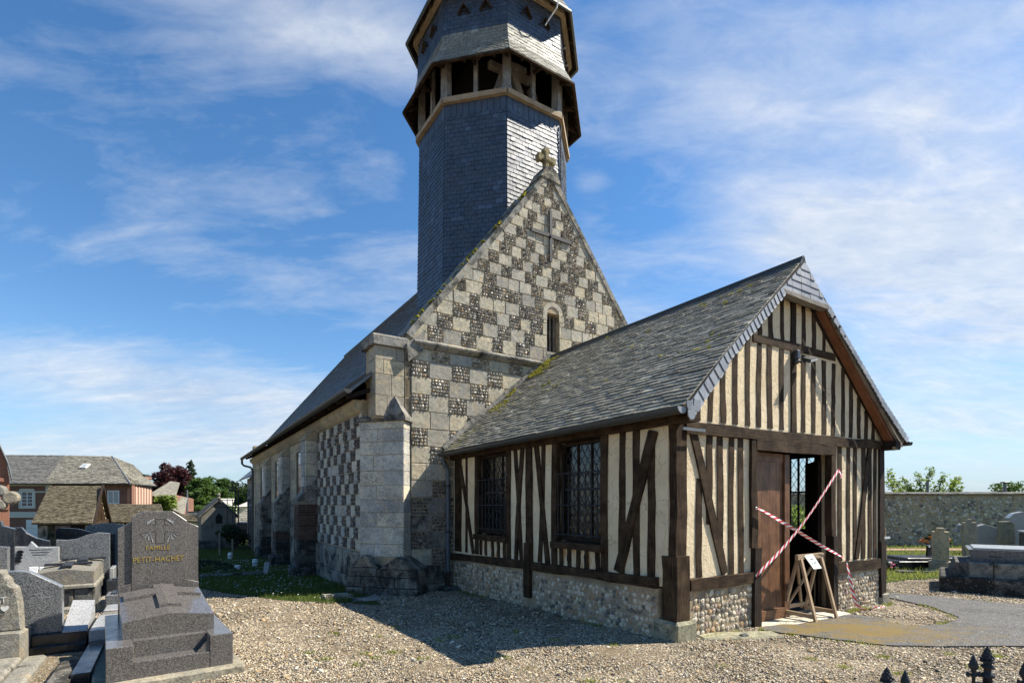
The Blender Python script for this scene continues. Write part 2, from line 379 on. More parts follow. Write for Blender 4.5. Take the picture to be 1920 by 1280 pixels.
M['oak_tan'] = mat('bleached_sill_wood', f_wood((0.19, 0.13, 0.075), (0.33, 0.24, 0.145), (0.46, 0.36, 0.24)), 0.8, 0.3)
M['door_wood'] = mat('varnished_door_wood', f_wood((0.05, 0.02, 0.008), (0.155, 0.066, 0.027), (0.31, 0.16, 0.075), 0.9), 0.5, 0.4)
M['trestle_wood'] = mat('planed_softwood', f_wood((0.22, 0.14, 0.08), (0.38, 0.265, 0.16), (0.50, 0.37, 0.24), 0.3), 0.65, 0.3)
def f_plaster(b, p):
    P = b.pos(); n = b.noise(P, 2.0, 4); c = b.ramp(n, [(0.3, (0.72, 0.575, 0.365)), (0.7, (0.87, 0.73, 0.50))])
    s2 = b.noise(P, 75, 3, 0.7); c = b.mix(b.ramp(s2, [(0.56, 0), (0.70, 0.45)]), c, (0.42, 0.31, 0.18))
    st = b.noise(b.scale(P, (6, 6, 0.8)), 2.0, 3); c = b.mix(b.ramp(st, [(0.62, 0), (0.8, 0.35)]), c, (0.50, 0.30, 0.13))
    pa = b.noise(P, 4.5, 6, 0.75, 0.4); c = b.mix(b.math('MULTIPLY', b.ramp(pa, [(0.52, 0), (0.70, 1)]), 0.42), c, (0.52, 0.42, 0.28))
    ck = b.voro(b.vmath('ADD', P, b.vmath('MULTIPLY', b.noise(P, 9, 4, 0.6, out='Color'), (0.16, 0.16, 0.16))), 2.3, 'DISTANCE_TO_EDGE'); c = b.mix(b.math('MULTIPLY', b.ramp(ck, [(0.0, 1), (0.010, 0)]), 0.6), c, (0.20, 0.15, 0.09))
    h = b.math('ADD', b.noise(P, 48, 5, 0.7), b.math('MULTIPLY', b.noise(P, 14, 3), 0.8)); b.put(p.inputs['Normal'], b.bump(h, 1.0, 0.02)); return c
M['plaster'] = mat('roughcast_plaster', f_plaster, 0.95, 0.1)
def f_rust_plaster(b, p):
    c = f_plaster(b, p); P = b.pos(); n = b.noise(b.scale(P, (7, 7, 1.2)), 2.2, 3); return b.mix(b.ramp(n, [(0.48, 0), (0.66, 0.9)]), c, (0.46, 0.19, 0.045))
M['plaster_rust'] = mat('rust_streaked_plaster', f_rust_plaster, 0.95, 0.1)
M['zinc'] = flat('weathered_zinc', (0.15, 0.16, 0.165), 0.5, 0.35)
M['zinc_dark'] = flat('dark_zinc_gutter', (0.055, 0.058, 0.055), 0.5, 0.2)
M['pipe_blue'] = flat('grey_downpipe_paint', (0.10, 0.12, 0.14), 0.5, 0.2)
M['iron'] = flat('black_iron', (0.026, 0.027, 0.03), 0.62, 0.15)
M['iron_rust'] = flat('rusted_iron', (0.055, 0.033, 0.026), 0.7, 0.2)
M['lead'] = flat('window_lead', (0.05, 0.052, 0.055), 0.45, 0.5)
M['black_void'] = flat('painted_void_shade', (0.012, 0.011, 0.010), 0.9)  # near-black colour stands in for the shade inside openings
def f_glass(b, p):
    tr = b.new('ShaderNodeBsdfTransparent'); tr.inputs[0].default_value = (0.88, 0.93, 0.92, 1)
    gl = b.new('ShaderNodeBsdfGlossy'); gl.inputs['Roughness'].default_value = 0.06
    b.put(gl.inputs['Normal'], b.bump(b.noise(b.pos(), 9, 3), 0.35, 0.02))
    fr = b.new('ShaderNodeFresnel'); fr.inputs[0].default_value = 1.5
    mx = b.new('ShaderNodeMixShader'); b.put(mx.inputs[0], b.math('ADD', b.math('MULTIPLY', fr.outputs[0], 1.0), 0.03, clamp=True)); b.l.new(tr.outputs[0], mx.inputs[1]); b.l.new(gl.outputs[0], mx.inputs[2])
    b.l.new(mx.outputs[0], b.n['Material Output'].inputs[0])
M['glass'] = mat('old_window_glass', f_glass)
def f_granite(cd, cl, scale=150, amt=0.5, pits=0.0):
    def f(b, p):
        P = b.pos(); v = b.voro(P, scale, out='Color'); x = b.new('ShaderNodeSeparateColor'); b.put(x.inputs[0], v)
        c = b.ramp(x.outputs[0], [(0, cd), (amt, tuple(a*.6+d_*.4 for a, d_ in zip(cd, cl))), (amt+.25, cl), (1, tuple(k*1.5 for k in cl))], 'CONSTANT')
        n = b.noise(P, 260, 2); c = b.mix(b.ramp(n, [(0.55, 0), (0.65, 0.5)]), c, tuple(k*0.4 for k in cd))
        ws = b.noise(b.scale(P, (9, 9, 1.1)), 1.5, 4, 0.6); c = b.mix(b.ramp(ws, [(0.52, 0), (0.74, 0.45)]), c, tuple(k*.45+.05 for k in cl)); lc = b.noise(P, 17, 5, 0.75); c = b.mix(b.ramp(lc, [(0.66, 0), (0.72, 0.45)]), c, (0.30, 0.29, 0.25))
        b.put(p.inputs['Roughness'], b.ramp(b.noise(P, 6, 4), [(0.3, 0.14), (0.7, 0.30)]))
        return c
    return f
M['granite_brown'] = mat('polished_brown_grey_granite', f_granite((0.060, 0.054, 0.049), (0.175, 0.16, 0.145), 170, 0.40), 0.2, 0.5)
M['granite_grey'] = mat('polished_grey_granite', f_granite((0.055, 0.058, 0.06), (0.27, 0.275, 0.275), 170, 0.42), 0.2, 0.5)
M['granite_pale'] = mat('pale_grey_granite', f_granite((0.20, 0.20, 0.20), (0.46, 0.46, 0.45), 190, 0.35), 0.3, 0.4)
M['granite_black'] = mat('polished_black_granite', f_granite((0.007, 0.008, 0.010), (0.022, 0.024, 0.028), 160, 0.6), 0.1, 0.5)
M['granite_blue'] = mat('dark_blue_granite', f_granite((0.016, 0.018, 0.022), (0.06, 0.066, 0.078), 160, 0.55), 0.15, 0.5)
M['granite_red'] = mat('red_granite', f_granite((0.09, 0.03, 0.025), (0.26, 0.11, 0.09), 160, 0.45), 0.2, 0.5)
M['concrete'] = mat('old_concrete', f_limestone((0.34, 0.31, 0.25), 0.8, 0.25, 0.2), 0.95, 0.2)
M['concrete_dark'] = mat('stained_concrete', f_limestone((0.17, 0.165, 0.15), 0.9, 0.2, 0.5), 0.95, 0.2)
M['gold'] = flat('gilt_lettering', (0.52, 0.36, 0.09), 0.35, 0.6)
M['white_letter'] = flat('pale_lettering', (0.62, 0.60, 0.55), 0.6)
M['dark_letter'] = flat('dark_lettering', (0.02, 0.02, 0.02), 0.6)
def f_brick(b, p):
    t = b.new('ShaderNodeTexBrick'); b.put(t.inputs['Vector'], b.uv()); t.inputs['Scale'].default_value = 1.0
    t.inputs['Brick Width'].default_value = 0.22; t.inputs['Row Height'].default_value = 0.07; t.inputs['Mortar Size'].default_value = 0.006
    t.inputs['Color1'].default_value = (0.235, 0.095, 0.062, 1); t.inputs['Color2'].default_value = (0.14, 0.06, 0.045, 1); t.inputs['Mortar'].default_value = (0.36, 0.27, 0.20, 1)
    n = b.noise(b.pos(), 1.2, 4); return b.mix(b.ramp(n, [(0.4, 0), (0.8, 0.5)]), t.outputs[0], (0.14, 0.07, 0.05))
M['brick'] = mat('red_brick', f_brick, 0.9, 0.2)
M['brick_bright'] = mat('orange_brick', lambda b, p: b.mix(0.35, f_brick(b, p), (0.40, 0.17, 0.095)), 0.9, 0.2)
def f_roof(c0, c1, c2):
    def f(b, p):
        P = b.pos(); n = b.noise(P, 5.5, 7, 0.85); c = b.ramp(n, [(0.36, c0), (0.5, c1), (0.62, c2)])
        v = b.voro(P, 7, out='Color'); x = b.new('ShaderNodeSeparateColor'); b.put(x.inputs[0], v); c = b.mix(b.ramp(x.outputs[0], [(0.5, 0), (1, 0.6)]), c, c0)
        r = b.island(); c = b.mix(b.ramp(r, [(0, 0.0), (1, 0.5)]), c, c2)
        b.put(p.inputs['Normal'], b.bump(b.noise(P, 12, 4), 0.8, 0.04)); return c
    return f
M['tile_grey'] = mat('grey_fibre_slate', f_roof((0.06, 0.06, 0.058), (0.12, 0.118, 0.11), (0.21, 0.20, 0.18)), 0.9, 0.2)
M['tile_pale'] = mat('lichened_flat_tile', f_roof((0.055, 0.050, 0.042), (0.16, 0.148, 0.12), (0.38, 0.355, 0.285)), 0.9, 0.2)
M['tile_brown'] = mat('mossy_brown_tile', f_roof((0.030, 0.024, 0.016), (0.080, 0.062, 0.040), (0.24, 0.21, 0.14)), 0.9, 0.2)
M['white_paint'] = flat('white_paint', (0.78, 0.77, 0.74), 0.5)
M['pale_render'] = flat('pale_render', (0.60, 0.57, 0.50), 0.9)
M['pink_render'] = flat('pinkish_render', (0.52, 0.34, 0.25), 0.9)
M['pane_dark'] = flat('dark_house_glass', (0.03, 0.035, 0.045), 0.1, 0, 0.6)
M['pane_net'] = flat('net_curtained_glass', (0.34, 0.37, 0.38), 0.2)
def f_leaf(c0, c1, c2):
    def f(b, p):
        r = b.island(); c = b.ramp(r, [(0, c0), (0.5, c1), (1, c2)])
        tl = b.new('ShaderNodeBsdfTranslucent'); b.put(tl.inputs[0], b.mix(0.35, c, (c2[0]*1.5, c2[1]*1.6, c2[2])))
        mx = b.new('ShaderNodeMixShader'); mx.inputs[0].default_value = 0.4; b.put(p.inputs['Base Color'], c)
        b.l.new(p.outputs[0], mx.inputs[1]); b.l.new(tl.outputs[0], mx.inputs[2]); b.l.new(mx.outputs[0], b.n['Material Output'].inputs[0])
    return f
M['leaf'] = mat('green_leaf', f_leaf((0.035, 0.07, 0.014), (0.06, 0.11, 0.022), (0.10, 0.16, 0.035)), 0.6, 0.3)
M['leaf_lime'] = mat('young_leaf', f_leaf((0.10, 0.15, 0.025), (0.17, 0.24, 0.04), (0.26, 0.33, 0.07)), 0.6, 0.3)
M['leaf_dark'] = mat('needle_leaf', f_leaf((0.014, 0.03, 0.012), (0.028, 0.05, 0.02), (0.05, 0.075, 0.03)), 0.6, 0.3)
M['leaf_copper'] = mat('copper_leaf', f_leaf((0.025, 0.008, 0.012), (0.05, 0.014, 0.018), (0.09, 0.028, 0.03)), 0.5, 0.4)
M['bark'] = flat('grey_bark', (0.09, 0.075, 0.06), 0.95)
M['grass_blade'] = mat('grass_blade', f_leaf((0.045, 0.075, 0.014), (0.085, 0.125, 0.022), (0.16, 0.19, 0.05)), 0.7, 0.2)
M['grass_sun'] = mat('sunlit_meadow_blade', f_leaf((0.13, 0.17, 0.025), (0.22, 0.26, 0.045), (0.36, 0.35, 0.12)), 0.7, 0.2)  # brighter, yellower copy of the grass with sunlight put into the colour
def f_turf(b, p):
    P = b.pos(); n = b.noise(P, 14, 5, 0.7); c = b.ramp(n, [(0.3, (0.025, 0.035, 0.010)), (0.6, (0.06, 0.085, 0.02)), (0.8, (0.13, 0.13, 0.05))]); b.put(p.inputs['Normal'], b.bump(n, 1.0, 0.04)); return c
M['turf'] = mat('turf', f_turf, 0.95, 0.1)
PEB = [(0, (0.0368, 0.0331, 0.0294)), (0.11, (0.1288, 0.1067, 0.081)), (0.25, (0.3496, 0.2714, 0.1656)), (0.46, (0.4968, 0.4048, 0.2668)), (0.7, (0.6256, 0.552, 0.4232)), (0.86, (0.4232, 0.276, 0.138)), (0.94, (0.2576, 0.2392, 0.2162))]
def f_gravel(b, p):
    P = b.pos(); s2 = b.noise(P, 25, 2, 0.5, out='Color'); PP = b.vmath('ADD', P, b.vmath('MULTIPLY', s2, (0.02, 0.02, 0.0)))
    v = b.voro(PP, 52, out='Color'); x = b.new('ShaderNodeSeparateColor'); b.put(x.inputs[0], v)
    c = b.ramp(x.outputs[0], PEB, 'CONSTANT'); dd = b.voro(PP, 52, 'DISTANCE_TO_EDGE'); c = b.mix(b.ramp(dd, [(0.02, 0.8), (0.16, 0)]), c, (0.05, 0.04, 0.03))
    big = b.noise(P, 0.9, 6, 0.7); c = b.mix(b.ramp(big, [(0.44, 0), (0.66, 0.8)]), c, (0.24, 0.18, 0.105))
    b.put(p.inputs['Normal'], b.bump(b.ramp(dd, [(0, 0), (0.25, 1)]), 1.0, 0.012)); return c
M['gravel'] = mat('river_gravel', f_gravel, 0.8, 0.3)
M['pebble'] = mat('pebble', lambda b, p: b.mix(b.ramp(b.noise(b.pos(), 90, 2), [(0.4, 0), (0.7, 0.3)]), b.ramp(b.island(), PEB, 'CONSTANT'), (0.12, 0.095, 0.065)), 0.65, 0.4)
def f_asphalt(b, p):
    P = b.pos(); v = b.voro(P, 110, out='Color'); x = b.new('ShaderNodeSeparateColor'); b.put(x.inputs[0], v)
    c = b.ramp(x.outputs[0], [(0, (0.06, 0.06, 0.06)), (0.5, (0.088, 0.086, 0.083)), (0.8, (0.13, 0.125, 0.118)), (0.955, (0.42, 0.40, 0.36))], 'CONSTANT')
    n = b.noise(P, 1.3, 4); c = b.mix(b.ramp(n, [(0.4, 0), (0.7, 0.5)]), c, (0.105, 0.102, 0.095))
    ck = b.voro(b.vmath('ADD', P, b.vmath('MULTIPLY', b.noise(P, 3, 5, 0.7, out='Color'), (0.5, 0.5, 0.0))), 0.8, 'DISTANCE_TO_EDGE'); c = b.mix(b.math('MULTIPLY', b.ramp(ck, [(0.0, 1), (0.012, 0)]), 0.8), c, (0.025, 0.025, 0.022)); pt = b.noise(P, 6.5, 5, 0.7); c = b.mix(b.ramp(pt, [(0.5, 0), (0.7, 0.5)]), c, (0.17, 0.155, 0.13))
    # moss that has spread from the doorstep
    dv = b.vmath('SUBTRACT', P, (4.75, 7.35, 0.0)); dv = b.vmath('MULTIPLY', dv, (0.62, 1.0, 0.0)); ln = b.vmath('LENGTH', dv)
    mo = b.math('SUBTRACT', b.math('ADD', b.math('MULTIPLY', b.noise(b.scale(P, (1, 1.6, 1)), 2.6, 7, 0.75), 0.9), b.math('MULTIPLY', b.noise(P, 34, 3, 0.7), 0.40)), b.math('MULTIPLY', ln, 0.20))
    c = b.mix(b.math('MULTIPLY', b.ramp(mo, [(0.46, 0), (0.60, 1)]), 0.85), c, (0.165, 0.11, 0.02))
    b.put(p.inputs['Normal'], b.bump(b.voro(P, 110), 0.6, 0.006)); return c
M['asphalt'] = mat('worn_asphalt', f_asphalt, 0.85, 0.3)
def f_tape(b, p):
    u = b.uv(); sx = b.new('ShaderNodeSeparateXYZ'); b.put(sx.inputs[0], u)
    k = b.math('FRACT', b.math('ADD', b.math('MULTIPLY', sx.outputs[0], 7.2), b.math('MULTIPLY', sx.outputs[1], 0.75)))
    return b.mix(b.math('GREATER_THAN', k, 0.5), (0.80, 0.79, 0.78), (0.66, 0.025, 0.03))
M['tape'] = mat('red_white_tape', f_tape, 0.35, 0.5)
M['paper'] = flat('laminated_paper', (0.72, 0.76, 0.70), 0.25)
M['lamp_grey'] = flat('grey_lamp_housing', (0.06, 0.062, 0.065), 0.4, 0.3)
M['lamp_glass'] = flat('floodlight_glass', (0.55, 0.55, 0.50), 0.15)
M['moss'] = mat('yellow_moss', lambda b, p: b.ramp(b.noise(b.pos(), 30, 4), [(0.3, (0.13, 0.12, 0.015)), (0.7, (0.40, 0.34, 0.035))]), 0.95, 0.1)
M['petal_pink'] = flat('pink_petals', (0.62, 0.16, 0.25), 0.7)
M['petal_white'] = flat('white_petals', (0.78, 0.76, 0.72), 0.7)
M['petal_orange'] = flat('orange_petals', (0.70, 0.22, 0.07), 0.7)
M['pot_blue'] = flat('blue_glazed_pot', (0.06, 0.12, 0.20), 0.2)
M['terracotta'] = flat('terracotta_paving', (0.34, 0.21, 0.15), 0.9)
M['lichen_stone'] = mat('orange_lichened_stone', f_limestone((0.34, 0.28, 0.16), 0.7, 0.9, 0.2), 0.95, 0.1)
# ------------------------------------------------------------------ shared piece builders
SLATE = []
for k in range(4):
    j = [rnd.uniform(-.12, .12) for _ in range(4)]
    g = G(); g.add([(0, 0+j[0]*.5, .0), (1, 0+j[1]*.5, .0), (1, 1.06, -.25), (0, 1.06, -.25), (0, j[0]*.5, 1+j[2]), (1, j[1]*.5, 1+j[3]), (1, 1.06, .12), (0, 1.06, .12)],
          [(4, 5, 6, 7), (0, 1, 5, 4), (1, 2, 6, 5), (3, 0, 4, 7)]); SLATE.append(g)
def slate_quad(bl, br, tl, tr, w_, h_, th=0.009, gap=0.004, rng=rnd, jit=0.006, skip=None):
    """matrices for slates over the quad (seen from outside)"""
    bl, br, tl, tr = map(Vector, (bl, br, tl, tr))
    H = ((tl-bl).length + (tr-br).length)/2; rows = max(1, round(H/h_)); out = []
    nrm = (br-bl).cross(tl-bl).normalized()
    for r in range(rows):
        a0, a1 = bl.lerp(tl, r/rows), br.lerp(tr, r/rows); b0, b1 = bl.lerp(tl, (r+1)/rows), br.lerp(tr, (r+1)/rows)
        L = (a1-a0).length
        if L < 0.03: continue
        n = max(1, round(L/w_)); xs = [0.0]
        off = 0.5 if r % 2 else 0.0
        for i in range(n + (1 if off else 0)):
            x = (i + 1 - off)/n
            xs.append(min(1.0, max(0, x + (rng.uniform(-.10, .10)/n if 0 < x < 0.999 else 0))))
        xs[-1] = 1.0
        ax = (a1-a0).normalized()
        for i in range(len(xs)-1):
            if xs[i+1]-xs[i] < 0.15/n: continue
            p = a0.lerp(a1, xs[i]) ; q = a0.lerp(a1, xs[i+1]); pu = b0.lerp(b1, xs[i])
            if skip and skip((p+q)/2): continue
            up = (pu-p); wv = (q-p); wl = wv.length
            m = Matrix.Identity(4); lift = rng.uniform(0.7, 1.5)
            for c, vec in enumerate((wv*((wl-gap)/wl), up, nrm*th*lift)):
                for k in range(3): m[k][c] = vec[k]
            pos = p + ax*gap*.5 + nrm*0.004 + up.normalized()*rng.uniform(-jit, jit)
            for k in range(3): m[k][3] = pos[k]
            out.append((rng.randrange(4), m))
    return out
def flint_proto(kn, seed, n=6, rings=2):
    """a rough cobble lying in the x-z plane, bulging towards -y; unit size"""
    r = random.Random(seed); g = G(); vs_ = []
    for (rad, dep) in ((0.5, 0.15), (0.44, -0.20), (0.24, -0.36)):
        for k in range(n):
            a = 2*math.pi*k/n + r.uniform(-.15, .15); q = rad*(1+r.uniform(-kn, kn)); vs_.append((q*math.cos(a), dep+r.uniform(-kn, kn)*.35, q*math.sin(a)))
    vs_.append((0, -0.40, 0)); fs = []
    for i in range(2):
        for k in range(n): fs.append((i*n+k, i*n+(k+1) % n, (i+1)*n+(k+1) % n, (i+1)*n+k))
    for k in range(n): fs.append((2*n+k, 2*n+(k+1) % n, 3*n))
    return g.add(vs_, fs)
FL = [flint_proto(0.30, 100+i, 6 + i % 2) for i in range(8)]
PANELS = []
def flint_panel_proto(seed):
    """a unit square of squared knapped flints in mortar, facing -y"""
    r = random.Random(seed); g = G(); rows = r.choice((4, 5)); z = 0.0
    for i in range(rows):
        h = 1/rows; x = r.uniform(-.05, 0.0)
        while x < 0.97:
            w_ = r.uniform(.09, .30); x1 = min(1.0, x+w_); cx, cz = (max(0, x)+x1)/2, z+h/2
            p = FL[r.randrange(8)]; sx, sz = (x1-max(0, x))*1.02*r.uniform(.75, 1.1), h*1.04*r.uniform(.7, 1.1)
            a = r.choice((0, 1)); 
            g.add([(cx+v[0]*sx, v[1]*.09*(1 if a else 1.3), cz+v[2]*sz) for v in p.v], p.f); x = x1
        z += h
    return g
for k in range(6): PANELS.append(flint_panel_proto(40+k))

def checker(parent, fn, vecs, outline, rows, zs, colw, holes, stone_m, flint_m, names, seed, swap=0.1, flint_w=0.75, edge_stone=True, proud=0.02, panel_mes=None, phase=0):
    """stone blocks and flint panels over a convex outline (a, z); fn maps (a, z, d)"""
    r = random.Random(seed)
    x0 = min(p[0] for p in outline); x1 = max(p[0] for p in outline)
    made = [0, 0]
    def inner(q, z1):
        t_ = [p[0] for p in q if p[1] > z1-.02]
        return (min(t_), max(t_)) if len(t_) > 1 else (0, 0)
    z = zs
    for ri, h in enumerate(rows):
        cols = []; x = x0 - r.uniform(0, 0.1)
        i = ri + phase
        while x < x1:
            cw = colw(z)*(r.uniform(.80, 1.22) if swap > .12 else r.uniform(.88, 1.13))*(flint_w if (i % 2) else 1.0); cols.append((x, x+cw, i % 2)); x += cw; i += 1
        for (a0, a1, kind) in cols:
            if r.random() < swap: kind = 0
            elif swap > .12 and not kind and r.random() < .07: kind = 1
            gp = 0.006
            full = [(a0+gp, z+gp), (a1-gp, z+gp), (a1-gp, z+h-gp), (a0+gp, z+h-gp)]
            polys = [full]
            for (hx0, hz0, hx1, hz1) in holes:
                np_ = []
                for q in polys:
                    if not q: continue
                    qx0, qx1 = min(p[0] for p in q), max(p[0] for p in q); qz0, qz1 = min(p[1] for p in q), max(p[1] for p in q)
                    if qx1 <= hx0 or qx0 >= hx1 or qz1 <= hz0 or qz0 >= hz1: np_.append(q); continue
                    np_ += [clip(q, 1, 0, hx0), clip(q, -1, 0, -hx1), clip(clip(clip(q, -1, 0, -hx0), 1, 0, hx1), 0, 1, hz0), clip(clip(clip(q, -1, 0, -hx0), 1, 0, hx1), 0, -1, -hz1)]
                polys = [q for q in np_ if len(q) > 2 and area(q) > 0.004]
            for q in polys:
                A0 = area(q)
                for k in range(len(outline)):
                    p0, p1 = outline[k], outline[(k+1) % len(outline)]
                    nx, nz = p1[1]-p0[1], -(p1[0]-p0[0])
                    q = clip(q, nx, nz, nx*p0[0]+nz*p0[1])
                    if len(q) < 3: break
                if len(q) < 3 or area(q) < 0.006: continue
                cut = area(q) < 0.97*A0 or len(q) != 4 or q is not polys[0] and len(polys) > 1
                qx0, qx1 = min(p[0] for p in q), max(p[0] for p in q)
                if kind and cut and edge_stone: qx0, qx1 = inner(q, z+h)
                if kind and qx1-qx0 > .12:
                    qz0, qz1 = min(p[1] for p in q), max(p[1] for p in q)
                    m = Matrix.Identity(4)
                    o_ = fn(qx0, qz0, 0.0); ex = Vector(fn(qx1, qz0, 0)) - Vector(o_); ez = Vector(fn(qx0, qz1, 0)) - Vector(o_); ey = Vector(fn(qx0, qz0, 1.0)) - Vector(o_)
                    for c, vec in enumerate((ex, ey, ez)):
                        for k in range(3): m[k][c] = vec[k]
                    for k in range(3): m[k][3] = o_[k]
                    link_mesh(names[1], (PANEL_DK if z < 1.95 else panel_mes)[r.randrange(6)], parent, m); made[1] += 1  # low rows take darker flints, with the wall's shade put into their colour
                else:
                    pr = proud + r.uniform(-.006, .010); g = G()
                    qq = [(x + r.uniform(-.004, .004), y + r.uniform(-.004, .004)) for x, y in q]
                    g.prism(qq, fn, -pr, 0.03, 0, 0.010); g.build(names[0], [M['stone_weathered']] if (stone_m == [M['stone']] and z < 1.95 and r.random() < .5) else stone_m, parent); made[0] += 1  # low gable rows: black staining and eave shade both put into the stone colour
        z += h
    return made
PANEL_ME = [p.mesh('flint_panel', [M['flint']]) for p in PANELS]
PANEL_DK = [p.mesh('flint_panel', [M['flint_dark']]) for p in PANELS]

# ------------------------------------------------------------------ the church
GS = 6.14; AX = 2.62; TL = -1.9; TR = 7.14; SEND = 24.2
church = root('church', (CX, CY, 0), YAW, 'old church with chequered flint and stone gable below the slate tower', 'church')
ff = lambda S: (lambda a, b, d_: (a, S+d_, b))           # plane facing the viewer (-s)
fl = lambda T: (lambda a, b, d_: (T+d_, -a, b))          # plane facing left (-t)
fr = lambda T: (lambda a, b, d_: (T-d_, a, b))           # plane facing right (+t)
SL = 1.27; ZA = 10.02
gz = lambda t: ZA - abs(t-AX)*SL
wx0, wx1, wz0, wz1 = 2.55, 2.93, 5.52, 6.66
gw = G()
tk = -1.15
outline = [(-1.0, -.9), (TR, -.9), (TR, 5.1), (AX+3.77, gz(AX+3.77)), (AX, ZA), (tk, gz(tk)), (tk, 3.52), (-1.0, 3.52)]
for reg in ([(1, 0, wx0)], [(-1, 0, -wx1)], [(-1, 0, -wx0), (1, 0, wx1), (0, 1, wz0)], [(-1, 0, -wx0), (1, 0, wx1), (0, -1, -(wz1-.16))]):
    q = outline
    for (a, b, c) in reg: q = clip(q, a, b, c)
    gw.prism(q, ff(GS), 0.0, 0.55)
gable = gw.build('gable_wall', [M['mortar']], church)
# window: arched head stones, reveal, bars
g = G(); n = 8
cxw = (wx0+wx1)/2; rw = (wx1-wx0)/2; zsp = wz1-rw
arch = [(wx1, zsp-.16+.0)] + [(cxw+rw*math.cos(math.pi*k/n), zsp+rw*math.sin(math.pi*k/n)) for k in range(n+1)] + [(wx0, zsp-.16)]
outer = [(wx1+.12, zsp-.16)] + [(cxw+(rw+.12)*math.cos(math.pi*k/n), zsp+(rw+.12)*math.sin(math.pi*k/n)) for k in range(n+1)] + [(wx0-.12, zsp-.16)]
for k in range(len(arch)-1):
    g.prism([arch[k], outer[k], outer[k+1], arch[k+1]], ff(GS), -.020, .30)
win = g.build('window', [M['stone']], church)
g = G(); g.box((wx0-.05, GS+.30, wz0-.05), (wx1+.05, GS+.34, wz1+.05)); g.build('dark_backing', [M['black_void']], win)  # black sheet paints the dark interior behind the bars
for k in range(3):
    x = wx0 + (k+.55)*(wx1-wx0)/3; g = G(); g.beam((x, GS+.14, wz0), (x, GS+.14, wz1-.02), .035, .03, (1, 0, 0), 2, .001); g.build('bar', [M['oak_grey']], win)
g = G(); g.box((wx0-.02, GS-.03, wz0-.07), (wx1+.02, GS+.28, wz0)); g.build('window_sill', [M['stone_pale']], win)
# chequerwork of the gable above the string course
zst = 5.26
gout = [(-1.02, zst), (6.3, zst), (6.25, gz(6.25)-.06), (AX, ZA-.10), (-1.02, gz(-1.02)-.06)]
rows = [.33, .32, .30, .30, .29, .28, .27, .27, .26, .26, .25, .25, .24, .24, .23, .22, .22, .21]
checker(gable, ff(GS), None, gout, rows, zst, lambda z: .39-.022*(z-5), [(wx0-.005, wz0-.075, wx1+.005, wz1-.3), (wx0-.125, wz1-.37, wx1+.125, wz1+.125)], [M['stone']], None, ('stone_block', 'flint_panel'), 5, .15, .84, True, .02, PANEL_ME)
# below the string course (right of the corner buttress, left of the porch roof)
rows2 = [.36, .37, .36, .38, .37, .36, .37, .38, .37, .36, .37, .36, .34]
lout = [(-1.02, .40), (2.20, .40), (2.20, 5.06), (-1.02, 5.06)]
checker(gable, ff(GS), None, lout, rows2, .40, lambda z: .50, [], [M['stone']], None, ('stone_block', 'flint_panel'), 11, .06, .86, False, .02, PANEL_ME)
for (a0, a1, z0, z1) in ((-1.3, -.72, -.6, .40), (-.71, -.2, -.6, -.02), (-.71, -.28, 0, .40), (-.27, .1, 0, .40)):
    g = G(); g.prism([(a0, z0), (a1, z0), (a1, z1), (a0, z1)], ff(GS), -.05, .02, 0, .02); g.build('plinth_stone', [M['stone_plinth']], gable)
# string course: weathered moulding in lengths
x = -1.0; 
while x < 2.5:
    L = rnd.uniform(.7, 1.0); x1 = min(2.55, x+L)
    g = G(); g.prism([(0, 5.07), (.03, 5.07), (.13, 5.13), (.15, 5.16), (.15, 5.19), (.0, 5.27)], lambda a, b, d_: (x+.004+d_, GS-a, b), 0, x1-x-.008)
    g.build('string_course_stone', [M['stone_weathered']], gable); x = x1
# gable coping stones, left (mossy) and right
for side in (-1, 1):
    Ls = 3.72*math.hypot(1, SL); k = 0.0; i = 0
    while k < Ls-.05:
        L = min(rnd.uniform(.5, .8), Ls-k); c_, s_ = 1/math.hypot(1, SL), SL/math.hypot(1, SL)
        def P(u_, n_, dep): return (AX + side*(u_*c_) + side*n_*s_, dep, ZA - u_*s_ + n_*c_)
        a, b = k+.004, k+L-.004
        t0, t1 = (.16, .16); jz = rnd.uniform(-.012, .012)
        pts = [P(a, -.08, GS-.05), P(b, -.08, GS-.05), P(b, -.08, GS+.60), P(a, -.08, GS+.60), P(a, .05+jz, GS-.05), P(b, .05+jz, GS-.05), P(b, .09+jz, GS+.60), P(a, .09+jz, GS+.60)]
        if side < 0: pts = [pts[1], pts[0], pts[3], pts[2], pts[5], pts[4], pts[7], pts[6]]
        g = G(); g.hexa(pts); g.build('coping_stone', [M['stone_weathered']], gable); k += L; i += 1
# moss cushions on the left coping
g = G(); r = random.Random(3)
for k in range(90):
    u_ = r.uniform(.3, 5.7); c_, s_ = 1/math.hypot(1, SL), SL/math.hypot(1, SL)
    if noise.noise((u_*1.4, 2.0, 0)) < -0.1: continue
    p = (AX-u_*c_-.08*s_, GS+r.uniform(-.03, .35), ZA-u_*s_+.08*c_); R = r.uniform(.025, .06); f = FL[r.randrange(8)]
    g.add([(p[0]+v[0]*R*1.6, p[1]+v[2]*R*1.6, p[2]-v[1]*R*1.6) for v in f.v], f.f)
g.build('moss_cushion', [M['moss']], gable, kind='stuff')
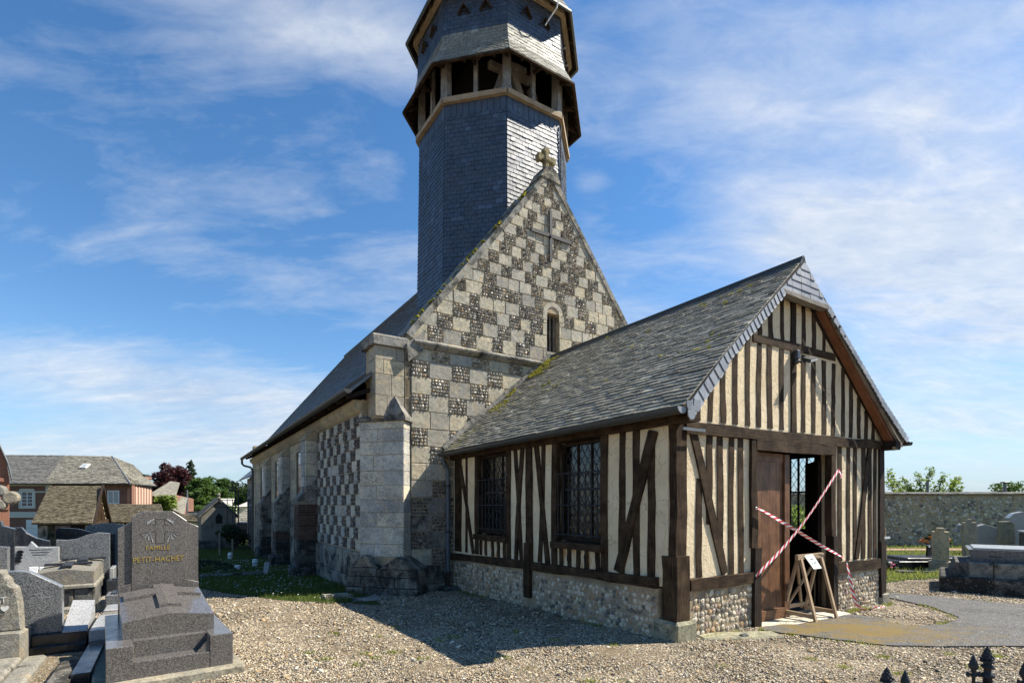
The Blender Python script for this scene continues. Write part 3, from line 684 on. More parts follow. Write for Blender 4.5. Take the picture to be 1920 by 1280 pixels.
# stone cross finial
g = G(); cxz = 10.40
def arm(ang):
    c, s_ = math.cos(ang), math.sin(ang)
    pts = [(-.045, .04), (.045, .04), (.06, .16), (.105, .19), (.085, .255), (.0, .285), (-.085, .255), (-.105, .19), (-.06, .16)]
    return [(x*c - y*s_, x*s_ + y*c) for x, y in pts]
for k in range(4):
    if k == 2: pts = [(-.055, -.36), (.055, -.36), (.05, -.03), (-.05, -.03)]
    else: pts = arm(k*math.pi/2)
    g.prism([(AX+.02+x, cxz+y) for x, y in pts], ff(GS+.16), -.07, .07, 0, .015)
g.prism([(AX+.02-.08, cxz-.08), (AX+.02+.08, cxz-.08), (AX+.02+.08, cxz+.08), (AX+.02-.08, cxz+.08)], ff(GS+.16), -.10, .06, 0, .03)
g.build('stone_cross', [M['lichen_stone']], church)
g = G(); g.prism([(AX-.30, ZA-.22), (AX+.34, ZA-.28), (AX+.20, ZA+.05), (AX+.02, ZA+.12), (AX-.15, ZA+.06)], ff(GS), -.07, .45, 0, .02); g.build('cross_base', [M['stone_weathered']], church)
# wrought iron cross anchor
g = G(); g.beam((2.633, GS-.055, 7.75), (2.633, GS-.055, 9.01), .075, .04, (1, 0, 0), 3, .002); g.beam((2.05, GS-.052, 8.40), (3.28, GS-.052, 8.385), .085, .04, (0, 0, 1), 3, .002)
g.tube([(2.633, GS-.10, 8.39), (2.633, GS-.03, 8.39)], .035, 8); g.build('iron_wall_cross', [M['iron']], church)

# ---- side (nave) wall, checkered bay nearest, buttresses and windows beyond
S1, S2, S3 = 10.72, 14.76, 18.72
g = G(); g.prism([(-SEND, -1.6), (-6.70, -1.6), (-6.70, 3.95), (-SEND, 3.95)], fl(TL), 0, .6)
g.prism([(6.7, -1.6), (SEND, -1.6), (SEND, 4.3), (6.7, 4.3)], fr(TR), 0, .6)
g.prism([(TL+.01, -1.6), (TR-.01, -1.6), (TR-.01, 4.6), (TL+.01, 4.6)], lambda a, b, d_: (a, SEND-.02+d_, b), 0, .5)
nave = g.build('nave_wall', [M['mortar']], church)
def sgn(a): return -a
rowsS = [.245]*12
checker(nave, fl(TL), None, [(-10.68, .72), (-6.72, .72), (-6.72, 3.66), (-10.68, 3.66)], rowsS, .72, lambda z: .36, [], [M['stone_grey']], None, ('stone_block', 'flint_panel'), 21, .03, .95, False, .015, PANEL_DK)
# footing under the chequerwork: big pale dressed stones
x = 6.75
while x < 10.7:
    L = rnd.uniform(.45, .8)
    for (z0, z1) in ((-.75, .12), (.13, .69)):
        g = G(); x1 = min(10.7, x+L+rnd.uniform(-.1, .1)); g.prism([(-x1+.01, z0), (-x, z0), (-x, z1), (-x1+.01, z1)], fl(TL), -.06-rnd.uniform(0, .02), .02, 0, .02); g.build('plinth_stone', [M['stone_weathered']], nave)
    x += L
# cornice under the eaves
x = 6.7
while x < SEND:
    L = min(rnd.uniform(.8, 1.2), SEND-x); g = G()
    g.prism([(0, 3.68), (.05, 3.70), (.16, 3.80), (.18, 3.93), (0, 3.93)], lambda a, b, d_: (TL-a, x+L-.004-d_, b), 0, L-.008); g.build('cornice_stone', [M['stone_pale']], nave); x += L
# walling of the bays beyond, in coursed stone with tall windows
def bay(sa, sb, seed, win_s=None):
    r = random.Random(seed); z = -1.2
    while z < 3.66:
        h = r.uniform(.26, .36); x = sa
        h = min(h, 3.67-z)
        while x < sb-.05:
            L = min(r.uniform(.4, .8), sb-x)
            if not (win_s and x < win_s[1] and x+L > win_s[0] and z+h > win_s[2] and z < win_s[3]):
                g = G(); g.prism([(-x-L+.006, z+.006), (-x-.006, z+.006), (-x-.006, z+h-.006), (-x-L+.006, z+h-.006)], fl(TL), -.015-r.uniform(0, .012), .02, 0, .01)
                g.build('stone_block', [M['stone_weathered'] if z < 1.6 else M['stone_pale']], nave)
            x += L
        z += h
for (sa, sb, ws) in ((11.5, 14.7, (12.3, 13.5)), (15.4, 18.7, (16.4, 17.6)), (19.4, 24.1, (20.2, 21.5))):
    bay(sa, sb, int(sa*7), (ws[0], ws[1], 1.2, 3.4))
    g = G(); a0, a1 = -ws[1], -ws[0]
    for (p, q) in (((a0-.14, 1.05), (a0, 3.5)), ((a1, 1.05), (a1+.14, 3.5)), ((a0, 3.36), (a1, 3.52)), ((a0, 1.0), (a1, 1.16))):
        g.prism([p, (q[0], p[1]), q, (p[0], q[1])], fl(TL), -.05, .0, 0, .012)
    wn = g.build('nave_window', [M['stone_pale']], church)
    g = G(); g.prism([(a0, 1.16), (a1, 1.16), (a1, 3.36), (a0, 3.36)], fl(TL), -.012, 0); g.build('pane', [M['pane_dark']], wn)
    for k in range(5):
        g = G(); z = 1.2+k*.44; g.prism([(a0, z), (a1, z), (a1, z+.02), (a0, z+.02)], fl(TL), -.024, -.014); g.build('bar', [M['lead']], wn)
def buttress(s0, dep_lo, dep_hi, zw, ztop, brick_z, seed):
    """stepped side buttress; near face at s0"""
    r = random.Random(seed); wd = .62
    g = G()
    g.box((TL-dep_lo+.012, s0+.012, -1.4), (TL, s0+wd, zw)); g.box((TL-dep_hi+.012, s0+.013, zw), (TL, s0+wd-.001, ztop-.3))
    b = g.build('buttress', [M['mortar_dark']], church)
    z = -1.2; i = 0
    while z < ztop-.32:
        h = min(.33*r.uniform(.85, 1.15), ztop-.31-z); lo = z < zw-.02
        if lo and z+h > zw: h = zw-z
        dep = dep_lo if lo else dep_hi
        if brick_z[0] <= z < brick_z[1] and lo:
            zz = z
            while zz < z+h-.03:
                g = G(); x = TL-dep
                while x < TL-.02:
                    L = min(.21, TL-x); g.box((x+.004, s0-.004, zz+.004), (x+L-.004, s0+.02, zz+.056)); x += L
                g.box((TL-dep-.008, s0+.03, zz+.004), (TL-dep+.02, s0+.26, zz+.056)); g.box((TL-dep-.008, s0+.27, zz+.004), (TL-dep+.02, s0+wd-.01, zz+.056))
                g.build('brick_course', [M['brick_old']], b); zz += .062
        else:
            cut = r.uniform(.45, .6)
            for (a, c_) in ((0, cut), (cut, 1)):
                if dep < .35 and a > 0: continue
                if dep < .35: c_ = 1
                g = G(); x0 = TL-dep+dep*a; x1 = TL-dep+dep*c_
                g.bevbox((x0+.005, s0-.012, z+.005), (x1-.005, s0+.10, z+h-.005), .012); 
                if a == 0: g.bevbox((x0-.010, s0+.11, z+.005), (x0+.12, s0+wd-.01, z+h-.005), .012)
                g.build('stone_block', [M['stone_grey'] if z > zw else (M['stone_black'] if z < .55 else M['stone_weathered'])], b)
        z += h
    # weathering (sloping set-off) and cap
    g = G(); g.hexa([(TL-dep_lo-.03, s0-.04, zw-.04), (TL, s0-.04, zw-.04), (TL, s0+wd+.03, zw-.04), (TL-dep_lo-.03, s0+wd+.03, zw-.04), (TL-dep_lo-.03, s0-.04, zw+.02), (TL-.02, s0-.02, zw+.62), (TL-.02, s0+wd, zw+.62), (TL-dep_lo-.03, s0+wd+.03, zw+.02)])
    g.build('weathering_stone', [M['stone_weathered']], b)
    g = G(); g.hexa([(TL-dep_hi-.03, s0-.03, ztop-.36), (TL, s0-.03, ztop-.36), (TL, s0+wd+.02, ztop-.36), (TL-dep_hi-.03, s0+wd+.02, ztop-.36), (TL-dep_hi-.03, s0-.03, ztop-.31), (TL-.02, s0-.02, ztop), (TL-.02, s0+wd, ztop), (TL-dep_hi-.03, s0+wd+.02, ztop-.31)])
    g.build('cap_stone', [M['stone_pale']], b)
    # footing
    g = G(); g.bevbox((TL-dep_lo-.16, s0-.10, -1.4), (TL-.01, s0+wd+.1, .02), .04); g.build('footing_stone', [M['stone_black']], b)
buttress(S1, .50, .33, 1.85, 3.86, (.75, 1.5), 1); buttress(S2, .45, .28, 1.75, 3.72, (.3, .8), 2); buttress(S3, .38, .24, 1.75, 3.66, (9, 9), 3)
# quoins at the far end
z = -1.2; i = 0
while z < 3.6:
    L = (.75, .5)[i % 2]; g = G(); g.bevbox((TL-.03, SEND-L, z+.005), (TL+.3, SEND+.03, z+.325), .012); g.build('quoin_stone', [M['stone_pale']], nave); z += .33; i += 1
# ---- diagonal corner buttress (two facets), plinths, pyramid cap
K = .22
A0 = Vector((-1.05-K, 6.14-K, 0)); uD = Vector((-.7071, .7071, 0)); nD = Vector((-.7071, -.7071, 0))
def fd(o): return lambda a, b, d_: tuple(A0 + uD*(-a) - nD*(d_ - o) + Vector((0, 0, b)))     # a: leftwards negative
W1, W2 = .46, 1.02
g = G()
for (a0, a1, o) in ((-W1, 0, -.012), (-W2, -W1, -.062)):
    g.prism([(a0+.012, -1.0), (a1-.012, -1.0), (a1-.012, 3.50), (a0+.012, 3.50)], fd(o), 0, 1.0)
cb = g.build('corner_buttress', [M['mortar']], church)
z = .62; i = 0; rr = random.Random(9)
while z < 3.44:
    h = min(rr.choice((.30, .34, .36, .27)), 3.46-z)
    if 3.46-(z+h) < .1: h = 3.46-z
    g = G(); g.prism([(-W1+.004, z+.005), (-.002, z+.005), (-.002, z+h-.005), (-W1+.004, z+h-.005)], fd(0.0), 0, .9, 0, .012); g.build('stone_block', [M['stone_grey']], cb)
    h2 = h
    sp = W1+rr.uniform(.12, .30)
    if i % 2: 
        g = G(); g.prism([(-W2, z+.005), (-W1-.004, z+.005), (-W1-.004, z+h-.005), (-W2, z+h-.005)], fd(-.05), 0, .8, 0, .012); g.build('stone_block', [M['stone_grey']], cb)
    else:
        g = G(); g.prism([(-W2, z+.005), (-sp-.004, z+.005), (-sp-.004, z+h-.005), (-W2, z+h-.005)], fd(-.05), 0, .8, 0, .012); g.build('stone_block', [M['stone_grey']], cb)
        g = G(); g.prism([(-sp+.004, z+.005), (-W1-.004, z+.005), (-W1-.004, z+h-.005), (-sp+.004, z+h-.005)], fd(-.05), 0, .8, 0, .012); g.build('stone_block', [M['stone_grey']], cb)
    z += h; i += 1
# plinths: eroded, blackened blocks in three courses with a little gabled top
rp = random.Random(19)
for (a0, a1, o, zt) in ((-W1+.0, .40, .28, .40), (-W2-.14, -W1-.03, .20, .42)):
    zz = [-.9, -.28, .02, .24, zt]
    for k in range(4):
        cuts = [a0-.03*(3-k)*.5] + ([a0+(a1-a0)*rp.uniform(.35, .65)] if k != 3 else []) + [a1+.03*(3-k)*.5]
        for c0, c1 in zip(cuts, cuts[1:]):
            g = G(); e = rp.uniform(-.03, .03); q = [(c0+.006, zz[k]+.005), (c1-.006, zz[k]+.005), (c1-.006-rp.uniform(0, .02), zz[k+1]-.005), (c0+.006+rp.uniform(0, .02), zz[k+1]-.005)]
            g.prism(q, fd(o+e+.03*(3-k)), 0, .6, 0, .018); g.build('plinth_stone', [M['stone_plinth']], cb)
    m_ = (a0+a1)/2; g = G(); g.prism([(a0+.02, zt), (a1-.02, zt), (m_+.07, zt+.22), (m_-.03, zt+.25)], fd(o-.02), 0, .6, 0, .02); g.build('plinth_cap', [M['stone_plinth']], cb)
# pyramid cap and sloping cap
g = G(); o = .06; b0, b1, b2, b3 = [Vector(fd(o)(a, 3.46, d_)) for a, d_ in ((-W1-.05, 0), (.06, 0), (.06, .55), (-W1-.05, .55))]
up = Vector((0, 0, .06)); ap = Vector(fd(0)(-W1/2, 3.98, .05))
g.add([b0, b1, b2, b3, b0+up, b1+up, b2+up, b3+up, ap], [(0, 1, 5, 4), (1, 2, 6, 5), (2, 3, 7, 6), (3, 0, 4, 7), (4, 5, 8), (5, 6, 8), (6, 7, 8), (7, 4, 8), (3, 2, 1, 0)]); g.build('pyramid_cap', [M['stone_weathered']], cb)
g = G(); o = .0; b = [Vector(fd(o)(a, z_, d_)) for (a, z_, d_) in ((-W2-.06, 3.46, 0), (-W1-.05, 3.46, 0), (-W1-.05, 3.46, .6), (-W2-.06, 3.46, .6), (-W2-.06, 3.52, 0), (-W1-.05, 3.52, 0), (-W1-.05, 3.74, .4), (-W2-.02, 3.66, .4))]
g.hexa(b); g.build('sloping_cap', [M['stone_weathered']], cb)
# kneeler block above the buttress
kz = [3.55, 3.98, 4.42, 4.72, 5.00]
g = G(); g.box((-1.78, 6.18, 3.5), (-1.0, 6.8, 4.99)); kn = g.build('kneeler', [M['mortar']], church)
for i in range(4):
    cut = (-1.55, -1.45, -1.62, -1.35)[i]
    for (x0, x1) in ((-1.80, cut), (cut, -1.16)):
        g = G(); g.bevbox((x0+.003, 6.15, kz[i]+.004), (x1-.003, 6.6, kz[i+1]-.004), .008); g.build('stone_block', [M['stone_pale']], kn)
    g = G(); g.bevbox((-1.155, 6.14, kz[i]+.004), (-.95, 6.5, kz[i+1]-.004), .012); g.build('stone_block', [M['stone_weathered']], kn)
g = G(); g.bevbox((-1.88, 6.08, 5.0), (-1.08, 6.86, 5.22), .03); g.build('kneeler_cap', [M['stone_weathered']], kn)
g = G(); g.hexa([(-1.12, 6.04, 4.72), (-.78, 6.07, 5.0), (-.78, 6.6, 5.0), (-1.14, 6.6, 4.72), (-1.16, 6.02, 5.10), (-.72, 6.05, 5.46), (-.72, 6.6, 5.46), (-1.18, 6.6, 5.10)]); g.build('kneeler_shoulder', [M['stone_weathered']], kn)
# stray blocks at the foot
for (t_, s_, a, b, c) in ((-2.62, 5.95, .55, .28, .10), (-2.2, 5.45, .5, .3, .06)):
    g = G(); zg = gz_(t_, s_); g.bevbox((t_-a/2, s_-b/2, zg-.1), (t_+a/2, s_+b/2, zg+c), .03); g.v = [(x+rnd.uniform(-.03, .03), y+rnd.uniform(-.03, .03), z+rnd.uniform(-.02, .02)) for x, y, z in g.v]; g.build('footing_stone', [M['stone_weathered']], cb)

# ---- nave roof
zr = 9.72; te, ze = -2.32, 4.02; tb, zb = -1.2, 5.0
g = G()
def slab(g, p0, p1, p2, p3, th=.06):
    p = [Vector(q) for q in (p0, p1, p2, p3)]; n_ = (p[1]-p[0]).cross(p[3]-p[0]).normalized()
    g.hexa([q - n_*th for q in p] + p)
s0r, s1r = 6.62, SEND+.35
slab(g, (tb, s1r, zb), (tb, s0r, zb), (AX, s0r, zr), (AX, s1r, zr)); slab(g, (te, s1r, ze), (te, 6.35, ze), (tb, 6.35, zb), (tb, s1r, zb))
slab(g, (2*AX-tb, s0r, zb), (2*AX-tb, s1r, zb), (AX, s1r, zr), (AX, s0r, zr)); slab(g, (2*AX-te, s0r, ze), (2*AX-te, s1r, ze), (2*AX-tb, s1r, zb), (2*AX-tb, s0r, zb))
# far gable triangle
g.prism([(TL, 3.9), (TR, 3.9), (AX, 9.5)], ff(SEND-.1), 0, .3)
nroof = g.build('nave_roof', [M['slate_nave']], church)
ins = slate_quad((te, s1r, ze+.005), (te, 6.35, ze+.005), (tb, s1r, zb+.005), (tb, 6.35, zb+.005), .24, .125, .011)
ins += slate_quad((tb, s1r, zb+.005), (tb, s0r, zb+.005), (AX, s1r, zr+.005), (AX, s0r, zr+.005), .24, .125, .011)
pieces('slate', SLATE, ins, [M['slate_nave']], nroof, 'slate_field', camdist(loc_world), 150)
ins = slate_quad((2*AX-tb, s0r, zb+.005), (2*AX-tb, s1r, zb+.005), (AX, s0r, zr+.005), (AX, s1r, zr+.005), .5, .25, .012)
pieces('slate', SLATE, ins, [M['slate_nave']], nroof, 'slate_field', camdist(loc_world), 0)
g = G(); g.tube([(AX, 6.6, zr+.02), (AX, s1r, zr+.02)], .07, 8); g.build('ridge_capping', [M['zinc_dark']], nroof)
# gutter with joints, and swan neck at the far end
g = G()
def gutter(g, x, s0, s1, z, r=.075, seg=8, step=.55, z1=None, rim=True):
    """half-round gutter along s"""
    prof = [(math.cos(math.pi*k/seg)*r, -math.sin(math.pi*k/seg)*r) for k in range(seg+1)]
    n_ = max(1, int(abs(s1-s0)/step)); z1 = z if z1 is None else z1
    for i in range(n_):
        a, b = s0+(s1-s0)*i/n_, s0+(s1-s0)*(i+1)/n_; k = 1.0 + (.035 if i % 2 else 0)
        za, zb_ = z+(z1-z)*i/n_, z+(z1-z)*(i+1)/n_
        vs_ = [(x+c*k, a, za+d_*k) for c, d_ in prof] + [(x+c*k, b, zb_+d_*k) for c, d_ in prof]
        vs_ += [(x+c*k*.86, a, za+d_*k*.86) for c, d_ in prof] + [(x+c*k*.86, b, zb_+d_*k*.86) for c, d_ in prof]
        m_ = seg+1; fs = [(j, j+1, m_+j+1, m_+j) for j in range(seg)] + [(2*m_+j+1, 2*m_+j, 3*m_+j, 3*m_+j+1) for j in range(seg)]
        fs += [(0, m_, 3*m_, 2*m_), (seg, 2*m_+seg, 3*m_+seg, m_+seg)]
        fs += [(2*m_+j, 2*m_+j+1, j+1, j) for j in range(seg)] + [(3*m_+j+1, 3*m_+j, m_+j, m_+j+1) for j in range(seg)]
        g.add(vs_, fs)
gutter(g, te-.06, 6.05, s1r, ze-.02, .085)
g.lathe([(.086, 0), (.086, .012)], (0, 0, 0), 12)
for i in range(len(g.v)-24, len(g.v)): v = g.v[i]; g.v[i] = (te-.06+v[0], 6.05-v[2], min(ze-.02, ze-.02+v[1]) if v[1] > 0 else ze-.02+v[1])
g.build('gutter', [M['zinc_dark']], church)
g = G(); g.tube([(te-.06, s1r-.1, ze-.1), (te-.06, s1r-.1, ze-.28), (te+.02, s1r-.1, ze-.38), (TL-.12, s1r-.25, ze-.46), (TL-.07, SEND-.3, ze-.65), (TL-.07, SEND-.3, -1.0)], .05, 8); g.build('downpipe', [M['zinc_dark']], church)
g = G()
for k in range(24):
    s_ = 6.5+k*.75; g.beam((te+.03, s_, ze-.10), (TL+.1, s_, ze+.10), .07, .09, (0, 1, 0), 1, .003)
g.build('rafter_feet', [M['oak_dark']], church)
# lower chancel roof beyond
g = G(); c0, c1 = SEND+.3, SEND+6.5; te2, ze2 = -1.9, 3.2
slab(g, (te2, c1, ze2), (te2, c0, ze2), (AX, c0, 7.4), (AX, c1, 7.4)); slab(g, (2*AX-te2, c0, ze2), (2*AX-te2, c1, ze2), (AX, c1, 7.4), (AX, c0, 7.4))
ch = g.build('chancel_roof', [M['slate_nave']], church)
g = G(); g.box((-1.5, c0, -1.8), (6.7, c1-.3, 3.25)); g.prism([(-1.5, 3.2), (6.7, 3.2), (AX, 7.3)], ff(c1-.5), 0, .2); g.build('chancel_wall', [M['stone_weathered']], church)
# ------------------------------------------------------------------ the bell tower
tower = root('bell_tower', (CX, CY, 0), YAW, 'octagonal slate clad bell tower with open belfry on the church roof', 'bell tower')
TC = Vector((2.72, 8.96, 0))
def ov(k, R, z): a = math.radians(22.5+45*k); return TC + Vector((R*math.cos(a), R*math.sin(a), z))
def oct_solid(g, R0, z0, R1, z1, caps=True):
    vs_ = [ov(k, R0, z0) for k in range(8)] + [ov(k, R1, z1) for k in range(8)]
    fs = [(k, (k+1) % 8, 8+(k+1) % 8, 8+k) for k in range(8)]
    if caps: fs += [tuple(range(7, -1, -1)), tuple(range(8, 16))]
    g.add(vs_, fs)
RB, RT, ZB, ZT = 2.285, 2.165, 4.2, 12.14
g = G(); oct_solid(g, RB-.012, ZB, RT-.012, ZT); shaft = g.build('shaft', [M['slate']], tower)
def oct_slates(parent, R0, z0, R1, z1, w_, h_, m_, limit, th=.009, skipk=(), jit=.003):
    near = []; far = []
    for k in range(8):
        # outward view: left corner is the higher angle
        q = slate_quad(ov(k, R0, z0), ov(k+1, R0, z0), ov(k, R1, z1), ov(k+1, R1, z1), w_, h_, th, .008, rnd, jit)
        (near if k in (3, 4, 5) else far).extend(q)
    pieces('slate', SLATE, near, [m_], parent, 'slate_field', camdist(loc_world), limit)
    pieces('slate', SLATE, far, [m_], parent, 'slate_field', camdist(loc_world), 0)
oct_slates(shaft, RB, ZB, RT+.012, ZT-.30, .185, .115, M['slate'], 300, .012)
# a course of longer pointed slates under the beam
g = G()
for k in range(8):
    a0, a1 = ov(k, RT+.016, ZT-.30), ov(k+1, RT+.016, ZT-.30); b0, b1 = ov(k, RT+.012, ZT), ov(k+1, RT+.012, ZT); n_ = 10
    nn = (a1-a0).cross(Vector((0, 0, 1))).normalized()
    for i in range(n_):
        p, q, r_, s_ = a0.lerp(a1, (i+.03)/n_), a0.lerp(a1, (i+.97)/n_), b0.lerp(b1, (i+.97)/n_), b0.lerp(b1, (i+.03)/n_); md = (p+q)/2 - Vector((0, 0, .07)); th = nn*rnd.uniform(.010, .016)
        v_ = [p, md, q, r_, s_]; g.add([x for x in v_] + [x+th for x in v_], [(5, 6, 7, 8, 9), (0, 1, 6, 5), (1, 2, 7, 6), (2, 3, 8, 7), (4, 0, 5, 9)])
g.build('pointed_slate_course', [M['slate']], shaft)
# sill beams
for k in range(8):
    a, b = ov(k, RT+.06, ZT+.06), ov(k+1, RT+.06, ZT+.06); g = G(); g.beam(a, b, .13, .14, (0, 0, 1), 3, .004); g.build('sill_beam', [M['oak_tan']], tower)
# belfry floor, posts, braces, bell frame
g = G(); oct_solid(g, RT-.05, ZT-.02, RT-.05, ZT+.08); g.build('belfry_floor', [M['oak_dark']], tower)
for k in range(8):
    a = ov(k, RT-.05, ZT+.1); b = ov(k, RT-.05, 13.9); rd = (a-TC); rd.z = 0; rd.normalize(); tn = Vector((-rd.y, rd.x, 0))
    g = G(); g.beam(a, b, .20, .20, tn, 5, .008); post = g.build('belfry_post', [M['oak_grey']], tower)
    g = G(); c = a + rd*.05; g.beam(c + tn*.13 + Vector((0, 0, .03)), c - tn*.13 + Vector((0, 0, .03)), .10, .20, rd, 1, .002); g.build('post_flashing', [M['zinc']], post)
    m0, m1 = (ov(k, RT-.03, ZT+.1)+ov(k+1, RT-.03, ZT+.1))/2, (ov(k, RT-.03, 13.7)+ov(k+1, RT-.03, 13.7))/2; sd = (ov(k+1, 1, 0)-ov(k, 1, 0)).normalized()
    g = G(); g.beam(m0, m1, .10, .10, sd, 4, .005); g.build('belfry_mullion', [M['oak_grey']], tower)
    g = G(); g.beam(a+Vector((0, 0, .95)), ov(k, 2.56, 12.98), .07, .09, tn, 2, .004); g.build('eaves_bracket', [M['oak']], tower)
    g = G(); g.beam(m0+Vector((0, 0, .85)), (ov(k, 2.56, 12.98)+ov(k+1, 2.56, 12.98))/2, .06, .08, sd, 2, .004); g.build('eaves_bracket', [M['oak']], tower)
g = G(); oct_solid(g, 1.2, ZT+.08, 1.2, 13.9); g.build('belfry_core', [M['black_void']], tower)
bf = root('bell_frame', (0, 0, 0)); bf.parent = tower
for (p, q, w_) in (((1.75, 7.35, ZT+.1), (2.05, 7.35, 13.05), .19), ((2.75, 7.35, ZT+.1), (2.35, 7.35, 13.05), .19), ((1.6, 7.35, 13.08), (2.85, 7.32, 13.14), .15), ((2.05, 7.25, 13.22), (2.65, 7.25, 13.26), .12), ((3.3, 7.5, ZT+.1), (3.0, 7.5, 13.1), .16)):
    g = G(); g.beam(p, q, w_, .16, (1, 0, 0) if abs(p[2]-q[2]) > .3 else (0, 0, 1), 4, .01); g.build('frame_timber', [M['oak_grey']], bf)
# skirt roof over the belfry (bell-cast), then drum with triangular vents
ZS, RS = 12.95, 2.62
prof = [(RS, ZS), (2.36, 13.42), (2.235, 13.92), (2.185, 15.25)]
g = G()
for (r0, z0), (r1, z1) in zip(prof, prof[1:]):
    vs_ = [ov(k, r0-.015, z0) for k in range(8)] + [ov(k, r1-.015, z1) for k in range(8)] + [ov(k, r0-.07, z0) for k in range(8)] + [ov(k, r1-.07, z1) for k in range(8)]
    fs = [(k, (k+1) % 8, 8+(k+1) % 8, 8+k) for k in range(8)] + [(16+(k+1) % 8, 16+k, 24+k, 24+(k+1) % 8) for k in range(8)] + [((k+1) % 8, k, 16+k, 16+(k+1) % 8) for k in range(8)]
    g.add(vs_, fs)
drum = g.build('drum', [M['oak_dark']], tower)
oct_slates(drum, RS, ZS, 2.36, 13.42, .19, .085, M['slate_weathered'], 100)
oct_slates(drum, 2.36, 13.42, 2.235, 13.92, .19, .10, M['slate_weathered'], 100)
oct_slates(drum, 2.235, 13.92, 2.185, 15.2, .19, .115, M['slate'], 100)
for k in range(8):
    a, b = ov(k, RS+.01, ZS-.03), ov(k+1, RS+.01, ZS-.03); g = G(); g.beam(a, b, .05, .07, (0, 0, 1), 2, .002); g.build('eaves_board', [M['oak']], tower)
    # triangular vents with timber cheeks, two to a face
    for fpos in (.33, .68):
        c = ov(k, 2.215, 14.36).lerp(ov(k+1, 2.215, 14.36), fpos); sd = (ov(k+1, 1, 0)-ov(k, 1, 0)).normalized(); nn = sd.cross(Vector((0, 0, 1)))
        g = G(); hw, hh, dp = .155, .24, .10
        tri = [c - sd*hw + nn*.012, c + sd*hw + nn*.012, c + Vector((0, 0, hh)) + nn*.012]
        g.add(tri, [(0, 1, 2)], 1)
        for (p, q) in ((tri[0], tri[2]), (tri[1], tri[2])):
            g.beam(p + nn*.045, q + nn*.045, .075, .026, nn, 1, .001)
        g.build('triangular_vent', [M['oak'], M['black_void']], drum)
# upper cap: eaves and spire
ZC, RC = 14.92, 2.54
g = G()
pr = [(RC, ZC), (2.2, 15.5), (1.95, 16.1), (.05, 22.5)]
for (r0, z0), (r1, z1) in zip(pr, pr[1:]):
    vs_ = [ov(k, r0-.015, z0) for k in range(8)] + [ov(k, r1-.015, z1) for k in range(8)] + [ov(k, r0-.07, z0-.01) for k in range(8)] + [ov(k, max(.02, r1-.07), z1-.01) for k in range(8)]
    fs = [(k, (k+1) % 8, 8+(k+1) % 8, 8+k) for k in range(8)] + [(16+(k+1) % 8, 16+k, 24+k, 24+(k+1) % 8) for k in range(8)] + [((k+1) % 8, k, 16+k, 16+(k+1) % 8) for k in range(8)]
    g.add(vs_, fs)
sp = g.build('spire', [M['oak_dark']], tower)
oct_slates(sp, RC, ZC, 2.2, 15.5, .19, .11, M['slate_weathered'], 60)
oct_slates(sp, 2.2, 15.5, 1.95, 16.1, .3, .2, M['slate'], 0); oct_slates(sp, 1.95, 16.1, .08, 22.3, .4, .3, M['slate'], 0)
for k in range(8):
    a, b = ov(k, RC+.01, ZC-.02), ov(k+1, RC+.01, ZC-.02); g = G(); g.beam(a, b, .05, .06, (0, 0, 1), 2, .002); g.build('eaves_board', [M['zinc']], tower)
    a, b = ov(k, 2.30, ZC+.06), ov(k+1, 2.30, ZC+.06); g = G(); g.beam(a, b, .15, .13, (0, 0, 1), 3, .006); g.build('wall_plate', [M['oak_tan']], tower)
    for f_ in (.25, .5, .75):
        p = ov(k, 2.19, ZC+.20).lerp(ov(k+1, 2.19, ZC+.20), f_); q = ov(k, RC-.06, ZC-.03).lerp(ov(k+1, RC-.06, ZC-.03), f_); sd = (b-a).normalized(); g = G(); g.beam(p, q, .06, .07, sd, 1, .003); g.build('rafter_foot', [M['oak']], tower)
    for f_ in (.2, .4, .6, .8):
        p = ov(k, 2.22, 13.6).lerp(ov(k+1, 2.22, 13.6), f_); q = ov(k, RS-.07, ZS-.0).lerp(ov(k+1, RS-.07, ZS-.0), f_); sd = (b-a).normalized(); g = G(); g.beam(p+Vector((0, 0, -.02)), q+Vector((0, 0, -.045)), .06, .06, sd, 1, .003); g.build('rafter_foot', [M['oak_dark']], tower)
# lightning conductor: cable down the right of the front face, and a loose white cable at the cap
g = G(); c = [ov(6, RT+.03, z) for z in (12.0, 10.5, 9.0, 7.6)]; g.tube([p + Vector((.03, -.03, 0)) for p in c], .014, 6); g.build('conductor_cable', [M['iron']], tower)
f0 = ov(5, 2.2, 0).lerp(ov(6, 2.2, 0), .72); g = G(); nn = (f0-TC).normalized(); sdx = (ov(6, 1, 0)-ov(5, 1, 0)).normalized()
g.tube([f0+nn*.42+sdx*-.04+Vector((0, 0, 15.12)), f0+nn*.46+sdx*.02+Vector((0, 0, 14.9)), f0+nn*.36+sdx*.04+Vector((0, 0, 14.72)), f0+nn*.12+Vector((0, 0, 14.55)), f0+nn*.05+sdx*-.05+Vector((0, 0, 14.42))], .018, 6); g.build('white_cable', [M['white_paint']], tower)
# ------------------------------------------------------------------ the timber framed porch
porch = root('porch', (CX, CY, 0), YAW, 'half timbered porch with cream plaster, flint plinth and slate roof', 'porch')
PW, PD = 5.55, 6.14
RT_, RZ = 2.66, 5.37
fs_ = lambda a, b, d_: (a, d_, b)                # front wall plane s=0
fside = lambda a, b, d_: (d_, -a, b)             # left wall plane t=0
zs_side = lambda s: .77 - .021*s                  # top of the side sill
